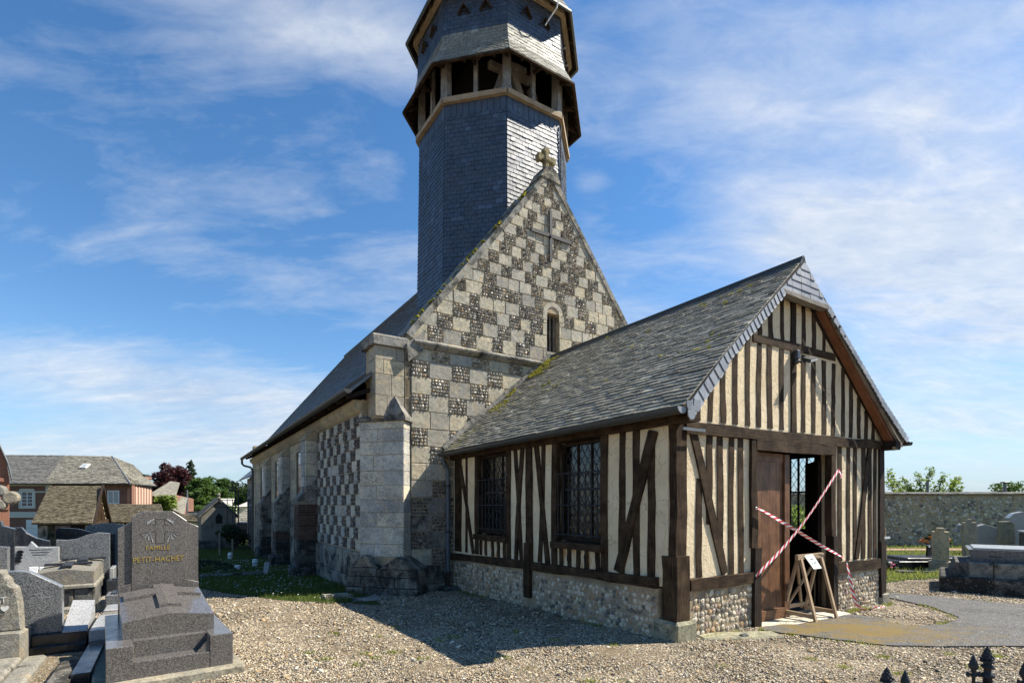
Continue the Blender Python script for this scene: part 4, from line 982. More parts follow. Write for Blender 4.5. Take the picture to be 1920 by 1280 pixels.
# walls: plaster with real openings
fw = G()
for q in ([(.02, .70), (1.62, .70), (1.62, 2.72), (.02, 2.72)], [(3.83, .72), (PW-.02, .72), (PW-.02, 2.80), (3.83, 2.80)], [(.02, 2.66), (PW-.02, 2.72), (PW-.02, 2.90), (RT_, 5.24), (.02, 2.80)]):
    fw.prism(q, fs_, -.028, .16)
front = fw.build('front_wall', [M['plaster']], porch)
sw = G()
W1a, W1b, W2a, W2b = 3.86, 4.99, 1.27, 2.36            # window openings along s
for (a, b, z0, z1, mi) in ((.06, W2a, .66, 2.74, 0), (W2b, W1a, .62, 2.74, 0), (W1b, PD, .60, 2.74, 0), (W2a+.001, W2b-.001, .66, 1.10, 1), (W1a+.001, W1b-.001, .60, 1.03, 1)):
    sw.prism([(-b, z0), (-a, z0), (-a, z1), (-b, z1)], fside, -.026, .16, mi)
side = sw.build('side_wall', [M['plaster'], M['plaster_rust']], porch)
# far (right) wall with its window, inside floor
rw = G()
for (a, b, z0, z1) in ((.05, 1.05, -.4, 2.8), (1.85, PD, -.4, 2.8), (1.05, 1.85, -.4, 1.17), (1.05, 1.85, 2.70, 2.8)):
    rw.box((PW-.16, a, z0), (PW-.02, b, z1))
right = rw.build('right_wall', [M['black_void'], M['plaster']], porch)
g = G(); g.box((.1, .12, -.5), (PW-.1, PD, .02)); g.build('floor_slab', [M['concrete_dark']], porch)
g = G(); g.box((.1, .2, 2.78), (PW-.1, PD, 2.82)); g.build('ceiling_boards', [M['oak_dark']], porch)

def stud(par, p0, p1, w_, m_='oak', dep=.10, side_=(1, 0, 0), name='stud', n=5, jit=.009):
    g = G(); g.beam(p0, p1, w_, dep, side_, n, jit); return g.build(name, [M[m_]], par)
X = (1, 0, 0); Z = (0, 0, 1); Y_ = (0, 1, 0)
# front lower studs and braces
for (t_, z0, z1) in ((.46, .76, 2.05), (.66, 1.45, 2.66), (.89, 1.0, 2.66), (1.135, .76, 2.66), (1.36, .76, 2.66)):
    stud(front, (t_, .01, z0), (t_+rnd.uniform(-.015, .015), .01, z1), rnd.uniform(.105, .13))
stud(front, (.33, -.005, 2.66), (.98, -.005, .78), .135, name='brace')
for (t_, z0, z1) in ((4.05, .77, 2.74), (4.33, .77, 2.74), (4.56, .77, 2.74), (4.85, .77, 2.74), (5.09, .77, 2.74), (5.28, .77, 2.74)):
    stud(front, (t_, .01, z0), (t_+rnd.uniform(-.012, .012), .01, z1), rnd.uniform(.10, .125))
stud(front, (5.07, -.005, 2.74), (4.60, -.005, .79), .13, name='brace')
# gable studs
roofz = lambda t: (2.90 + (t+.28)*.885 if t < .5 else 3.59 + (t-.5)*(RZ-3.59)/(RT_-.5)) if t <= RT_ else (RZ - (t-RT_)*(RZ-3.52)/(4.95-RT_) if t < 4.95 else 3.52 - (t-4.95)*.70)
for t_ in (.435, .68, .97, 1.228, 1.509, 1.775, 2.052, 2.354, 2.936, 3.244, 3.549, 3.832, 4.16, 4.411, 4.697, 4.954, 5.21):
    zt = roofz(t_)-.16; lo = 2.80+.012*t_
    stud(front, (t_, .012, lo), (t_+rnd.uniform(-.02, .02), .012, min(zt, 4.03 if 1.6 < t_ < 3.9 else 9)), rnd.uniform(.095, .12), 'oak', n=6)
    if 1.75 < t_ < 3.7: stud(front, (t_+rnd.uniform(.0, .03), .012, 4.15), (t_, .012, zt), rnd.uniform(.09, .11), 'oak')
stud(front, (2.654, -.002, 2.80), (2.64, -.002, 5.2), .125, 'oak', name='king_post', n=8)
stud(front, (1.62, .0, 4.075), (3.88, .0, 4.13), .115, 'oak', side_=Z, name='collar')
for sd in (-1, 1):
    a = (.30, .004, roofz(.30)-.12) if sd < 0 else (5.3, .004, roofz(5.3)-.12); stud(front, a, (RT_, .004, RZ-.16), .10, 'oak_dark', side_=Z, name='principal_rafter', n=8)
stud(front, (.16, -.03, 2.69), (PW-.10, -.03, 2.785), .15, 'oak', .10, Z, 'tie_beam', 12, .012)
stud(front, (1.66, -.03, 2.575), (3.80, -.03, 2.60), .16, 'oak', .10, Z, 'door_lintel', 6, .012)
stud(front, (.24, -.035, .68), (1.60, -.035, .685), .155, 'oak', .11, Z, 'sill_beam', 6, .012)
stud(front, (3.90, -.035, .68), (PW-.12, -.035, .66), .17, 'oak', .11, Z, 'sill_beam', 6, .012)
# door jambs with thicker feet
for (t0, t1, zs) in ((1.62, 1.66, 1.10), (3.78, 3.80, 1.20)):
    stud(front, (t0, -.02, zs), (t0, -.02, 2.66), .135, 'oak', .11, X, 'door_jamb', 6, .010)
    stud(front, (t1, -.035, -.30), (t1, -.035, zs+.0), .15, 'oak_dark', .13, X, 'door_jamb_foot', 4, .008)
# corner posts
for (t0, s0, zb) in ((.088, .04, .24), (PW-.06, .03, -.05)):
    m_ = 'oak' if t0 < 1 else 'oak_dark'
    stud(front, (t0, s0, 1.02), (t0, s0, 2.80), .20 if t0 < 1 else .17, m_, .19, X, 'corner_post', 6, .010)
    stud(front, (t0, s0-.012, zb), (t0, s0-.006, 1.06), .235 if t0 < 1 else .18, m_, .23, X, 'corner_post_foot', 4, .012)
# iron strap on the corner
g = G(); g.beam((.0, -.145, 2.655), (.46, -.125, 2.66), .035, .012, Z, 3, .002); g.build('iron_strap', [M['zinc']], front)
# side wall framing
def sstud(s0, z0, s1, z1, w_, nm='stud', out=.012, n=6, m_='oak'):
    g = G(); w_ = w_*1.14; g.beam((out, s0, z0), (out, s1, z1), w_, .10 if nm != 'wall_post_foot' else .14, Y_, n, .009); g.build(nm, [M[m_]], side)
zt = 2.72
for s_ in (5.93,): sstud(s_, .70, s_, zt, .20, 'wall_post')
sstud(5.78, .70, 5.76, zt, .07); sstud(5.50, .70, 5.50, zt, .08); sstud(5.18, .70, 5.82, zt-.02, .09, 'brace', -.002)
sstud(3.40, .72, 3.60, zt, .095); sstud(3.57, .72, 3.36, zt, .095, 'brace', -.003)
sstud(3.11, .10, 3.11, 1.05, .15, 'wall_post_foot', -.055, 4); sstud(3.13, 1.0, 3.15, zt, .165, 'wall_post', -.008)
sstud(2.60, .73, 2.93, zt, .10, 'brace', -.003); sstud(2.83, .73, 2.72, zt, .10)
sstud(.885, .76, .865, zt, .105); sstud(.59, .76, .60, zt, .11); sstud(.335, .76, .335, zt-.05, .11); sstud(.93, .77, .29, zt-.05, .135, 'brace', -.012)
for (a, b) in ((W1a, W1b), (W2a, W2b)):
    sstud(a-.05, .70, a-.05, zt, .115, 'window_post', -.004); sstud(b+.05, .70, b+.05, zt, .115, 'window_post', -.004)
    for k in range(5 if a > 3 else 5):
        s_ = a + (k+.5)*(b-a)/5 + rnd.uniform(-.02, .02); sstud(s_, .70, s_+rnd.uniform(-.015, .015), 1.03, .085, 'stud')
g = G(); g.beam((-.015, .20, .70), (-.015, PD, .575), .135, .17, Z, 14, .012); g.build('sill_beam', [M['oak']], side)
g = G(); g.beam((-.03, -.34, 2.775), (-.03, PD, 2.76), .13, .19, Z, 10, .006); g.build('wall_plate', [M['oak']], side)
# leaded windows of the side wall
def leaded(par, fn, a0, a1, z0, z1, dep, lz=.20, lx=.135, grille=True, name='leaded_window', ml=3, lw=.005):
    """fn(a, z, d): lozenge leads, frame, saddle bars, outer iron grille"""
    fr_ = G()
    def rail(g, p, q, w_, d0, d1): 
        if abs(p[0]-q[0]) < 1e-6: g.prism([(p[0]-w_/2, p[1]), (p[0]+w_/2, p[1]), (q[0]+w_/2, q[1]), (q[0]-w_/2, q[1])], fn, d0, d1)
        else: g.prism([(p[0], p[1]-w_/2), (q[0], q[1]-w_/2), (q[0], q[1]+w_/2), (p[0], p[1]+w_/2)], fn, d0, d1)
    for a in (a0+.03, a1-.03): rail(fr_, (a, z0), (a, z1), .06, dep-.05, dep+.03)
    rail(fr_, (a0+.06, z0+.03), (a1-.06, z0+.03), .06, dep-.045, dep+.03); rail(fr_, (a0+.06, z1-.025), (a1-.06, z1-.025), .05, dep-.045, dep+.03)
    w_ = fr_.build(name, [M['oak_dark']], par)
    g = G(); A0, A1, Z0, Z1 = a0+.06, a1-.06, z0+.06, z1-.05
    g.add([fn(A0, Z0, dep), fn(A1, Z0, dep), fn(A1, Z1, dep), fn(A0, Z1, dep)], [(0, 1, 2, 3)]); g.build('glass_pane', [M['glass']], w_)
    # lozenge leads, clipped to the light
    g = G(); sl = lz/lx
    k = -40
    while k < 60:
        for sg in (1, -1):
            # line z = Z0 + k*lz + sg*sl*(a-A0)
            pts = []
            zz0 = Z0 + k*lz; 
            for a in np.linspace(A0, A1, 60):
                z = zz0 + sg*sl*(a-A0)
                if Z0 <= z <= Z1: pts.append((a, z))
            if len(pts) > 2:
                p, q = pts[0], pts[-1]; dx, dz = q[0]-p[0], q[1]-p[1]; L = math.hypot(dx, dz); nx, nz = -dz/L*lw, dx/L*lw
                g.add([fn(p[0]-nx, p[1]-nz, dep-.006+.001*sg), fn(q[0]-nx, q[1]-nz, dep-.006+.001*sg), fn(q[0]+nx, q[1]+nz, dep-.006+.001*sg), fn(p[0]+nx, p[1]+nz, dep-.006+.001*sg), fn(p[0]-nx, p[1]-nz, dep+.004), fn(q[0]-nx, q[1]-nz, dep+.004), fn(q[0]+nx, q[1]+nz, dep+.004), fn(p[0]+nx, p[1]+nz, dep+.004)], [(0, 1, 2, 3), (0, 4, 5, 1), (3, 2, 6, 7)])
        k += 1
    g.build('lead_lattice', [M['lead']], w_)
    for i in range(1, ml): 
        a = A0 + (A1-A0)*i/ml; g = G(); rail(g, (a, Z0), (a, Z1), .03, dep-.02, dep+.02); g.build('mullion', [M['oak_dark']], w_)
    zc_ = Z0 + (Z1-Z0)*.52; g = G(); rail(g, (A0, zc_), (A1, zc_), .035, dep-.022, dep+.02); g.build('saddle_bar', [M['iron']], w_)
    if grille:
        for z in (z0+.10, z0+(z1-z0)*.36, z0+(z1-z0)*.68):
            g = G(); g.tube([fn(a0-.03, z, .0), fn(a0+.02, z, -.075), fn(a1-.02, z, -.075), fn(a1+.03, z, .0)], .011, 6); g.build('grille_bar', [M['iron']], w_)
        nb = 8
        for i in range(nb):
            a = a0+.07 + (a1-a0-.14)*i/(nb-1); g = G(); g.tube([fn(a, z0+.05, -.062), fn(a, z0+(z1-z0)*.70, -.062)], .008, 6); g.build('grille_bar', [M['iron']], w_)
    return w_
for (a, b) in ((W1a, W1b), (W2a, W2b)):
    leaded(porch, fside, -b, -a, 1.14, 2.70, .11)
    g = G(); g.beam((-.04, a-.06, 1.07), (-.04, b+.06, 1.06), .11, .17, Z, 4, .008); g.build('window_sill', [M['oak']], side)
fright = lambda a, b, d_: (PW-.08+d_, a, b)
leaded(porch, fright, 1.05, 1.85, 1.17, 2.70, 0.0, .20, .125, False, ml=4, lw=.0032)
# ---- flint plinth
pl_ = G()
pl_.prism([(-PD, -.7), (-.20, -.7), (-.20, .645), (-3.0, .585), (-PD, .52)], fside, -.055, .3)
side_pl = pl_; pl_ = G(); pl_.prism([(.24, -.6), (1.58, -.6), (1.58, .605), (.24, .605)], fs_, -.045, .3)
pl2_ = G(); pl2_.prism([(3.88, -.6), (PW-.13, -.6), (PW-.13, .60), (3.88, .60)], fs_, -.045, .3)
plinth = side_pl.build('flint_plinth', [M['mortar']], porch); plinth2 = pl_.build('flint_plinth', [M['mortar']], porch); plinth3 = pl2_.build('flint_plinth', [M['mortar']], porch)
def flints(fn, a0, a1, zlo, ztop, size, seed, dep, avoid=None):
    r = random.Random(seed); out = []
    z = zlo
    row = 0
    while True:
        h = size*r.uniform(.82, 1.1)
        a = a0 + r.uniform(0, size*.6); any_ = False
        while a < a1-size*.3:
            wd = size*r.uniform(.55, 1.5); zc2 = z + h/2 + r.uniform(-.22, .22)*h
            if zc2+h*.5 < ztop(a+wd/2) and zc2 > zlo - .3:
                any_ = True
                if not (avoid and avoid(a+wd/2, zc2)):
                    o_ = Vector(fn(a+wd/2, zc2, dep)); ex = (Vector(fn(1, 0, 0))-Vector(fn(0, 0, 0))); ez = Vector((0, 0, 1)); ey = Vector(fn(0, 0, 1))-Vector(fn(0, 0, 0))
                    ang = r.uniform(-.9, .9); c_, s_ = math.cos(ang), math.sin(ang); k = r.uniform(.8, 1.06)
                    m = Matrix.Identity(4); rx = (ex*c_ + ez*s_)*wd*k; rz = (-ex*s_ + ez*c_)*h*1.05*k; ry = ey*(size*r.uniform(.30, .72))
                    for c, vec in enumerate((rx, ry, rz)):
                        for q in range(3): m[q][c] = vec[q]
                    for q in range(3): m[q][3] = o_[q]
                    out.append((r.randrange(8), m))
            a += wd*.98
        z += h*.96
        if z > ztop(a0)+.1 and z > ztop(a1)+.1: break
    return out
tops = lambda a: .57 - .0165*(-a)
ins_side = flints(fside, -PD+.05, -.24, -.35, lambda a: .625 - .021*(-a), .080, 31, -.052, lambda a, z: (-3.32 < a < -2.92 and z < .16) or (-3.225 < a < -3.0))
ins_front = flints(fs_, .29, 1.56, -.22, lambda a: .59, .084, 32, -.042); ins_front2 = flints(fs_, 3.92, PW-.18, -.30, lambda a: .58, .076, 33, -.042)
pieces('flint', FL, ins_side, [M['flint_pale']], plinth, 'flint_field', camdist(loc_world), 220)
pieces('flint', FL, ins_front, [M['flint_pale']], plinth2, 'flint_field', camdist(loc_world), 300); pieces('flint', FL, ins_front2, [M['flint_pale']], plinth3, 'flint_field', camdist(loc_world), 300)
def rough_block(a, b, m_, name, par, bv=.04):
    g = G(); g.bevbox(a, b, bv); r = random.Random(int(a[0]*100)); g.v = [(x+r.uniform(-.015, .015), y+r.uniform(-.015, .015), z+r.uniform(-.012, .012)) for x, y, z in g.v]; return g.build(name, [M[m_]], par)
rough_block((-.08, -.13, -.3), (.31, .30, .245), 'stone_wet', 'pad_stone', plinth)
rough_block((-.04, 2.92, -.4), (.2, 3.34, .12), 'stone_grey', 'pad_stone', plinth, .02)
rough_block((PW-.16, -.12, -.4), (PW+.10, .2, .12), 'stone_pale', 'pad_stone', plinth, .03)
rough_block((-.06, 5.75, -.5), (.2, 6.12, -.02), 'stone_grey', 'pad_stone', plinth, .03)
rough_block((-.42, 5.72, -.45), (-.10, 6.08, -.05), 'concrete_dark', 'drain_block', plinth, .02)
g = G(); g.beam((-.005, .22, .635), (-.005, 3.0, .575), .05, .06, Z, 18, .016); g.beam((-.005, 3.22, .570), (-.005, PD-.1, .505), .05, .06, Z, 18, .016); g.build('mortar_fillet', [M['mortar']], plinth)
# threshold, kick board, door leaves
g = G(); g.bevbox((1.60, -.30, -.30), (3.86, .12, -.02), .02); g.build('threshold', [M['stone_grey']], porch)
dl = G(); dl.box((1.70, .135, .06), (2.74, .155, 2.48)); door = dl.build('door', [M['door_wood']], porch)
xs = [1.70, 1.90, 2.06, 2.25, 2.43, 2.60]
for i in range(len(xs)-1):
    g = G(); g.beam(((xs[i]+xs[i+1])/2, .118, .05), ((xs[i]+xs[i+1])/2, .118, 2.36), xs[i+1]-xs[i]-.006, .03, X, 3, .001); g.build('plank', [M['door_wood']], door)
g = G(); g.beam((2.675, .105, .05), (2.675, .105, 2.48), .13, .07, X, 3, .001); g.build('door_stile', [M['door_wood']], door)
g = G(); g.beam((1.70, .11, 2.42), (2.60, .11, 2.42), .13, .04, Z, 3, .001); g.build('door_rail', [M['door_wood']], door)
g = G(); g.beam((1.72, .10, .06), (2.74, .10, .06), .16, .06, Z, 3, .004); g.build('kick_board', [M['door_wood']], door)
g = G(); g.beam((2.70, .12, .0), (2.70, .12, .10), .05, .05, X, 1); g.build('door_stop', [M['oak_dark']], door)
d2 = root('door', (0, 0, 0)); d2.parent = porch
g = G(); g.hexa([(3.74, .16, .04), (3.79, .13, .04), (4.52, .74, .04), (4.48, .78, .04), (3.74, .16, 2.45), (3.79, .13, 2.45), (4.52, .74, 2.45), (4.48, .78, 2.45)]); g.build('open_door_leaf', [M['oak_dark']], d2)
# ---- roof
zq = [(-.30, 2.865), (.50, 3.575), (RT_, RZ)]
vo = lambda t: -.42 + .24*max(0, min(1, (t+.3)/2.9))
zqr = [(5.85, 2.86), (4.95, 3.50), (RT_, RZ)]
vor = lambda t: -.34 + .16*max(0, min(1, (5.85-t)/3.1))
rg = G()
for i in range(2):
    (t0, z0), (t1, z1) = zq[i], zq[i+1]
    slab(rg, (t0, PD, z0), (t0, vo(t0)+.03, z0), (t1, vo(t1)+.03, z1), (t1, PD, z1), .05)
    (t0, z0), (t1, z1) = zqr[i], zqr[i+1]
    slab(rg, (t0, vor(t0)+.03, z0), (t0, PD, z0), (t1, PD, z1), (t1, vor(t1)+.03, z1), .05)
proof = rg.build('porch_roof', [M['oak_dark']], porch)
ins = []
for i in range(2):
    (t0, z0), (t1, z1) = zq[i], zq[i+1]
    ins += slate_quad((t0, PD, z0+.004), (t0, vo(t0), z0+.004), (t1, PD, z1+.004), (t1, vo(t1), z1+.004), .20, .090, .017, .007, rnd, .010)
pieces('slate', SLATE, ins, [M['slate_old']], proof, 'slate_field', camdist(loc_world), 300)
ins = []
for i in range(2):
    (t0, z0), (t1, z1) = zqr[i], zqr[i+1]
    ins += slate_quad((t0, vor(t0), z0+.004), (t0, PD, z0+.004), (t1, vor(t1), z1+.004), (t1, PD, z1+.004), .22, .10, .010)
pieces('slate', SLATE, ins, [M['slate_old']], proof, 'slate_field', camdist(loc_world), 0)
g = G(); g.tube([(RT_, -.19, RZ+.03), (RT_, PD, RZ+.03)], .045, 8); g.hexa([(RT_-.10, -.19, RZ-.07), (RT_+.10, -.19, RZ-.07), (RT_+.10, PD, RZ-.07), (RT_-.10, PD, RZ-.07), (RT_-.03, -.19, RZ+.045), (RT_+.03, -.19, RZ+.045), (RT_+.03, PD, RZ+.045), (RT_-.03, PD, RZ+.045)]); g.build('ridge_capping', [M['zinc_dark']], proof)
# pale verge slates along both verges, hung facing forward
def verge(tA, zA, tB, zB, vf, n, wdt, side_):
    for i in range(n):
        k0, k1 = i/n, (i+1)/n
        p = Vector((tA+(tB-tA)*k0, 0, zA+(zB-zA)*k0)); q = Vector((tA+(tB-tA)*k1, 0, zA+(zB-zA)*k1)); p.y = vf(p.x)-.012; q.y = vf(q.x)-.012
        ax = (q-p).normalized(); dn = Vector((-side_*-ax.z, 0, side_*-ax.x)) if False else Vector((ax.z*side_, 0, -ax.x*side_)); 
        if dn.z > 0: dn = -dn
        L = (q-p).length; lip = rnd.uniform(-.006, .008); a_ = p + ax*.004; b_ = q + ax*L*.10; w2 = wdt+lip
        pts = [a_ + dn*.0, a_ + dn*w2*.85, a_ + ax*L*.25 + dn*w2, b_ + dn*(w2*.98), b_]
        off = Vector((0, -.010 - .012*(1-0), 0)); 
        g = G(); vs_ = [x + Vector((0, -.004 if j in (3, 4) else -.016, 0)) for j, x in enumerate(pts)]; vs_ += [x + Vector((0, .006, 0)) for x in pts]
        fs = [(0, 1, 2, 3, 4) if side_ > 0 else (4, 3, 2, 1, 0)] + [((j+1) % 5, j, 5+j, 5+(j+1) % 5) if side_ > 0 else (j, (j+1) % 5, 5+(j+1) % 5, 5+j) for j in range(5)]
        g.add(vs_, fs); g.build('verge_slate', [M['slate_verge']], proof)
verge(-.26, 2.86, .50, 3.575, vo, 7, .16, 1); verge(.50, 3.575, 2.02, RZ-(RT_-2.02)*.864, vo, 17, .125, 1)
verge(5.80, 2.90, 4.95, 3.50, vor, 9, .11, -1); verge(4.95, 3.50, 3.25, RZ-(3.25-RT_)*.847, vor, 20, .09, -1)
# larger rounded slates at the foot of the left verge
for (t_, z_, w_, h_) in ((-.20, 2.80, .13, .15), (-.09, 2.89, .12, .13), (-.24, 2.88, .09, .10)):
    g = G(); n_ = 7; y0 = vo(t_)-.030-w_*.05; pts = [(t_+w_/2, z_+h_*.5), (t_-w_/2, z_+h_*.35)] + [(t_-w_/2*math.cos(math.pi*k/n_), z_-h_*.2-h_*.45*math.sin(math.pi*k/n_)) for k in range(n_+1)]
    g.prism(pts[::-1] if False else pts, lambda a, b, d_: (a, d_, b), y0, y0+.012); g.build('verge_slate', [M['slate_verge']], proof)
# slate hung gablet under the peak
y0 = -.215; zb0 = 4.80; rowsg = 5
g = G(); g.prism([(2.04, zb0), (3.28, zb0), (RT_+.02, RZ-.02), (RT_-.02, RZ-.02)], fs_, y0+.02, y0+.06); hip = g.build('slate_gablet', [M['oak_dark']], porch)
for r_ in range(rowsg):
    z0 = zb0 + r_*(RZ-.05-zb0)/rowsg; z1 = zb0 + (r_+1)*(RZ-.05-zb0)/rowsg
    tl0, tr0 = RT_-(RZ-z0)/.864+.05, RT_+(RZ-z0)/.847-.05
    n_ = max(1, round((tr0-tl0)/.24)); xs = [tl0] + [tl0+(tr0-tl0)*(i+(.5 if r_ % 2 else 0))/n_ for i in range(1 if r_ % 2 == 0 else 0, n_)] + [tr0]
    for i in range(len(xs)-1):
        q = [(xs[i]+.004, z0-.01), (xs[i+1]-.004, z0-.01), (xs[i+1]-.004, z1), (xs[i]+.004, z1)]
        zl = lambda a: 0
        q = clip(clip(q, -.864, 1, RZ-.03-RT_*.864), .847, 1, RZ-.03+RT_*.847)
        if len(q) < 3 or area(q) < .002: continue
        jx = rnd.uniform(-.003, .004); g = G(); g.prism(q, lambda a, b, d_: (a, d_ + y0 + (b-z0)/(z1-z0)*.010, b), -.012+jx, .006); g.build('slate', [M['slate_verge']], hip)
g = G(); g.beam((2.04, y0+.03, zb0-.03), (3.28, y0+.03, zb0-.03), .06, .12, Z, 3, .005); g.build('gablet_board', [M['oak_grey']], hip)
g = G(); g.box((2.06, y0+.09, zb0-.01), (3.24, .02, zb0+.02)); g.build('soffit', [M['oak_dark']], hip)
# right verge: exposed rafter, barge board, purlin ends; left barge
stud(proof, (5.62, -.16, 2.80), (3.30, -.10, 4.80), .10, 'oak_warm', .13, Z, 'outer_rafter', 6, .004)
stud(proof, (5.72, -.275, 2.81), (3.38, -.17, 4.79), .13, 'oak_grey', .05, Z, 'barge_board', 6, .004)
stud(proof, (-.12, -.33, 2.86), (1.95, -.20, 4.70), .08, 'oak_dark', .05, Z, 'barge_board', 6, .004)
for k in range(14):
    t_ = 3.45+k*.155; z_ = roofz(t_)-.075; g = G(); g.beam((t_, -.26, z_), (t_, .02, z_), .03, .03, X, 1, .002); g.build('batten', [M['oak_dark']], proof)
stud(proof, (PW-.02, -.30, 2.765), (PW-.02, PD, 2.765), .14, 'oak_dark', .17, Z, 'wall_plate', 6, .006)
stud(proof, (5.72, -.27, 2.78), (5.42, -.27, 2.70), .06, 'oak_tan', .04, Z, 'sprocket', 1, .003)
# flashing of lead/mortar where the roof meets the gable
for i in range(2):
    (t0, z0), (t1, z1) = zq[i], zq[i+1]; g = G(); g.beam((t0+.02, PD-.06, z0+.06), (t1, PD-.06, z1+.06), .14, .07, Z, 9, .018); g.build('mortar_flashing', [M['stone_weathered']], proof)
# moss cushions down the valley against the gable and scattered lichen tufts
g = G(); r = random.Random(8)
for k in range(1100):
    if k < 800:
        t_ = r.uniform(-.25, 2.45); s_ = PD-.15-abs(r.gauss(0, .22)) - (.35 if r.random() < .25 else 0)
        if noise.noise((t_*2.3, s_*.9, 3.1)) < -.06: continue
    else:
        t_ = r.uniform(.3, 2.5); s_ = r.uniform(-.1, 5.2)
        if noise.noise((t_*1.6, s_*1.1, 9.1)) < .22: continue
    z_ = (2.865 + (t_+.3)*.8875 if t_ < .5 else 3.575+(t_-.5)*.8634)+.012; R = r.uniform(.02, .06); f = FL[r.randrange(8)]
    g.add([(t_+v[0]*R*1.2-.75*v[1]*R*-.0, s_+v[2]*R*1.8, z_+v[0]*R*1.05-v[1]*R*.55) for v in f.v], f.f)
g.build('moss_cushion', [M['moss']], proof, kind='stuff')
# gutters: left (end cap visible near), right end
g = G(); gutter(g, -.335, -.42, PD-.02, 2.845, .078, 8, .42, 2.83)
g.add([(-.335+.078*math.cos(math.pi*k/8), -.42, 2.845-.078*math.sin(math.pi*k/8)) for k in range(9)], [tuple(range(9))]); gut = g.build('gutter', [M['zinc_dark']], porch)
g = G(); g.add([(-.335+.080*math.cos(math.pi*k/8), -.424, 2.846-.080*math.sin(math.pi*k/8)) for k in range(9)] + [(-.335+.080*math.cos(math.pi*k/8), -.415, 2.846-.080*math.sin(math.pi*k/8)) for k in range(9)], [tuple(range(9))] + [(k+1, k, 9+k, 10+k) for k in range(8)]); g.build('gutter_end_cap', [M['slate_verge']], gut)
g = G(); gutter(g, 5.89, -.36, PD, 2.845, .07); g.build('gutter', [M['zinc_dark']], porch)
g = G(); g.tube([(-.33, PD-.10, 2.78), (-.33, PD-.10, 2.68), (-.28, PD-.10, 2.58), (-.22, PD-.10, 2.50), (-.21, PD-.10, 2.35), (-.21, PD-.10, .25)], .042, 10)
dp = g.build('downpipe', [M['pipe_blue']], porch)
g = G(); g.tube([(-.21, PD-.10, .25), (-.21, PD-.10, -.25)], .05, 10); g.build('cast_iron_foot', [M['iron_rust']], dp)
for z in (2.1, 1.1): g = G(); g.tube([(-.21, PD-.10, z), (-.21, PD-.10, z+.04)], .052, 10); g.tube([(-.21, PD-.06, z+.02), (-.21, PD+.02, z+.02)], .012, 6); g.build('pipe_bracket', [M['iron']], dp)
# flood lamp with sensor on the king post
lamp = root('flood_lamp', tuple(W(2.66, -.02, 3.98)), YAW, 'small grey floodlight with sensor box fixed to the king post of the porch gable', 'lamp')
g = G(); g.bevbox((-.04, -.10, -.06), (.05, .0, .07), .012); g.build('sensor_box', [M['lamp_grey']], lamp)
g = G(); g.tube([(.0, -.06, -.06), (.02, -.11, -.12), (.12, -.14, -.10)], .014, 6); g.build('arm', [M['lamp_grey']], lamp)
g = G(); g.lathe([(.03, -.14), (.045, -.10), (.03, -.06)], (0, -.06, 0), 10); g.build('sensor_head', [M['lamp_grey']], lamp)
g = G(); hd = [(.07, -.12, -.13), (.27, -.12, -.07), (.27, -.19, -.05), (.07, -.19, -.11)]; g.hexa([(.06, -.22, -.15), (.28, -.22, -.09), (.27, -.10, -.02), (.07, -.10, -.08), (.05, -.24, -.10), (.27, -.24, -.04), (.27, -.12, .02), (.07, -.12, -.04)]); hb = g.build('lamp_head', [M['lamp_grey']], lamp)
g = G(); g.add([(.075, -.236, -.140), (.265, -.236, -.088), (.258, -.246, -.050), (.068, -.246, -.102)], [(0, 1, 2, 3)]); g.build('lamp_glass', [M['lamp_glass']], lamp)
# ------------------------------------------------------------------ ground, path, grass
def sheet(name, xs, ys, zf, m_, kind='structure'):
    vs_ = [(x, y, zf(x, y)) for y in ys for x in xs]; nx = len(xs)
    me = bpy.data.meshes.new(name); me.from_pydata(vs_, [], [(j*nx+i, j*nx+i+1, (j+1)*nx+i+1, (j+1)*nx+i) for j in range(len(ys)-1) for i in range(nx-1)]); me.materials.append(m_)
    o = bpy.data.objects.new(name, me); COL.objects.link(o); o['kind'] = kind; return o
def gnd(x, y):
    n = noise.noise((x*.8, y*.8, 0))*.025 + noise.noise((x*2.6, y*2.6, 5))*.008
    return ground(x, y) + (n if 2 < y < 30 else 0) - .0
def lin(a, b, n): return [a+(b-a)*i/n for i in range(n+1)]
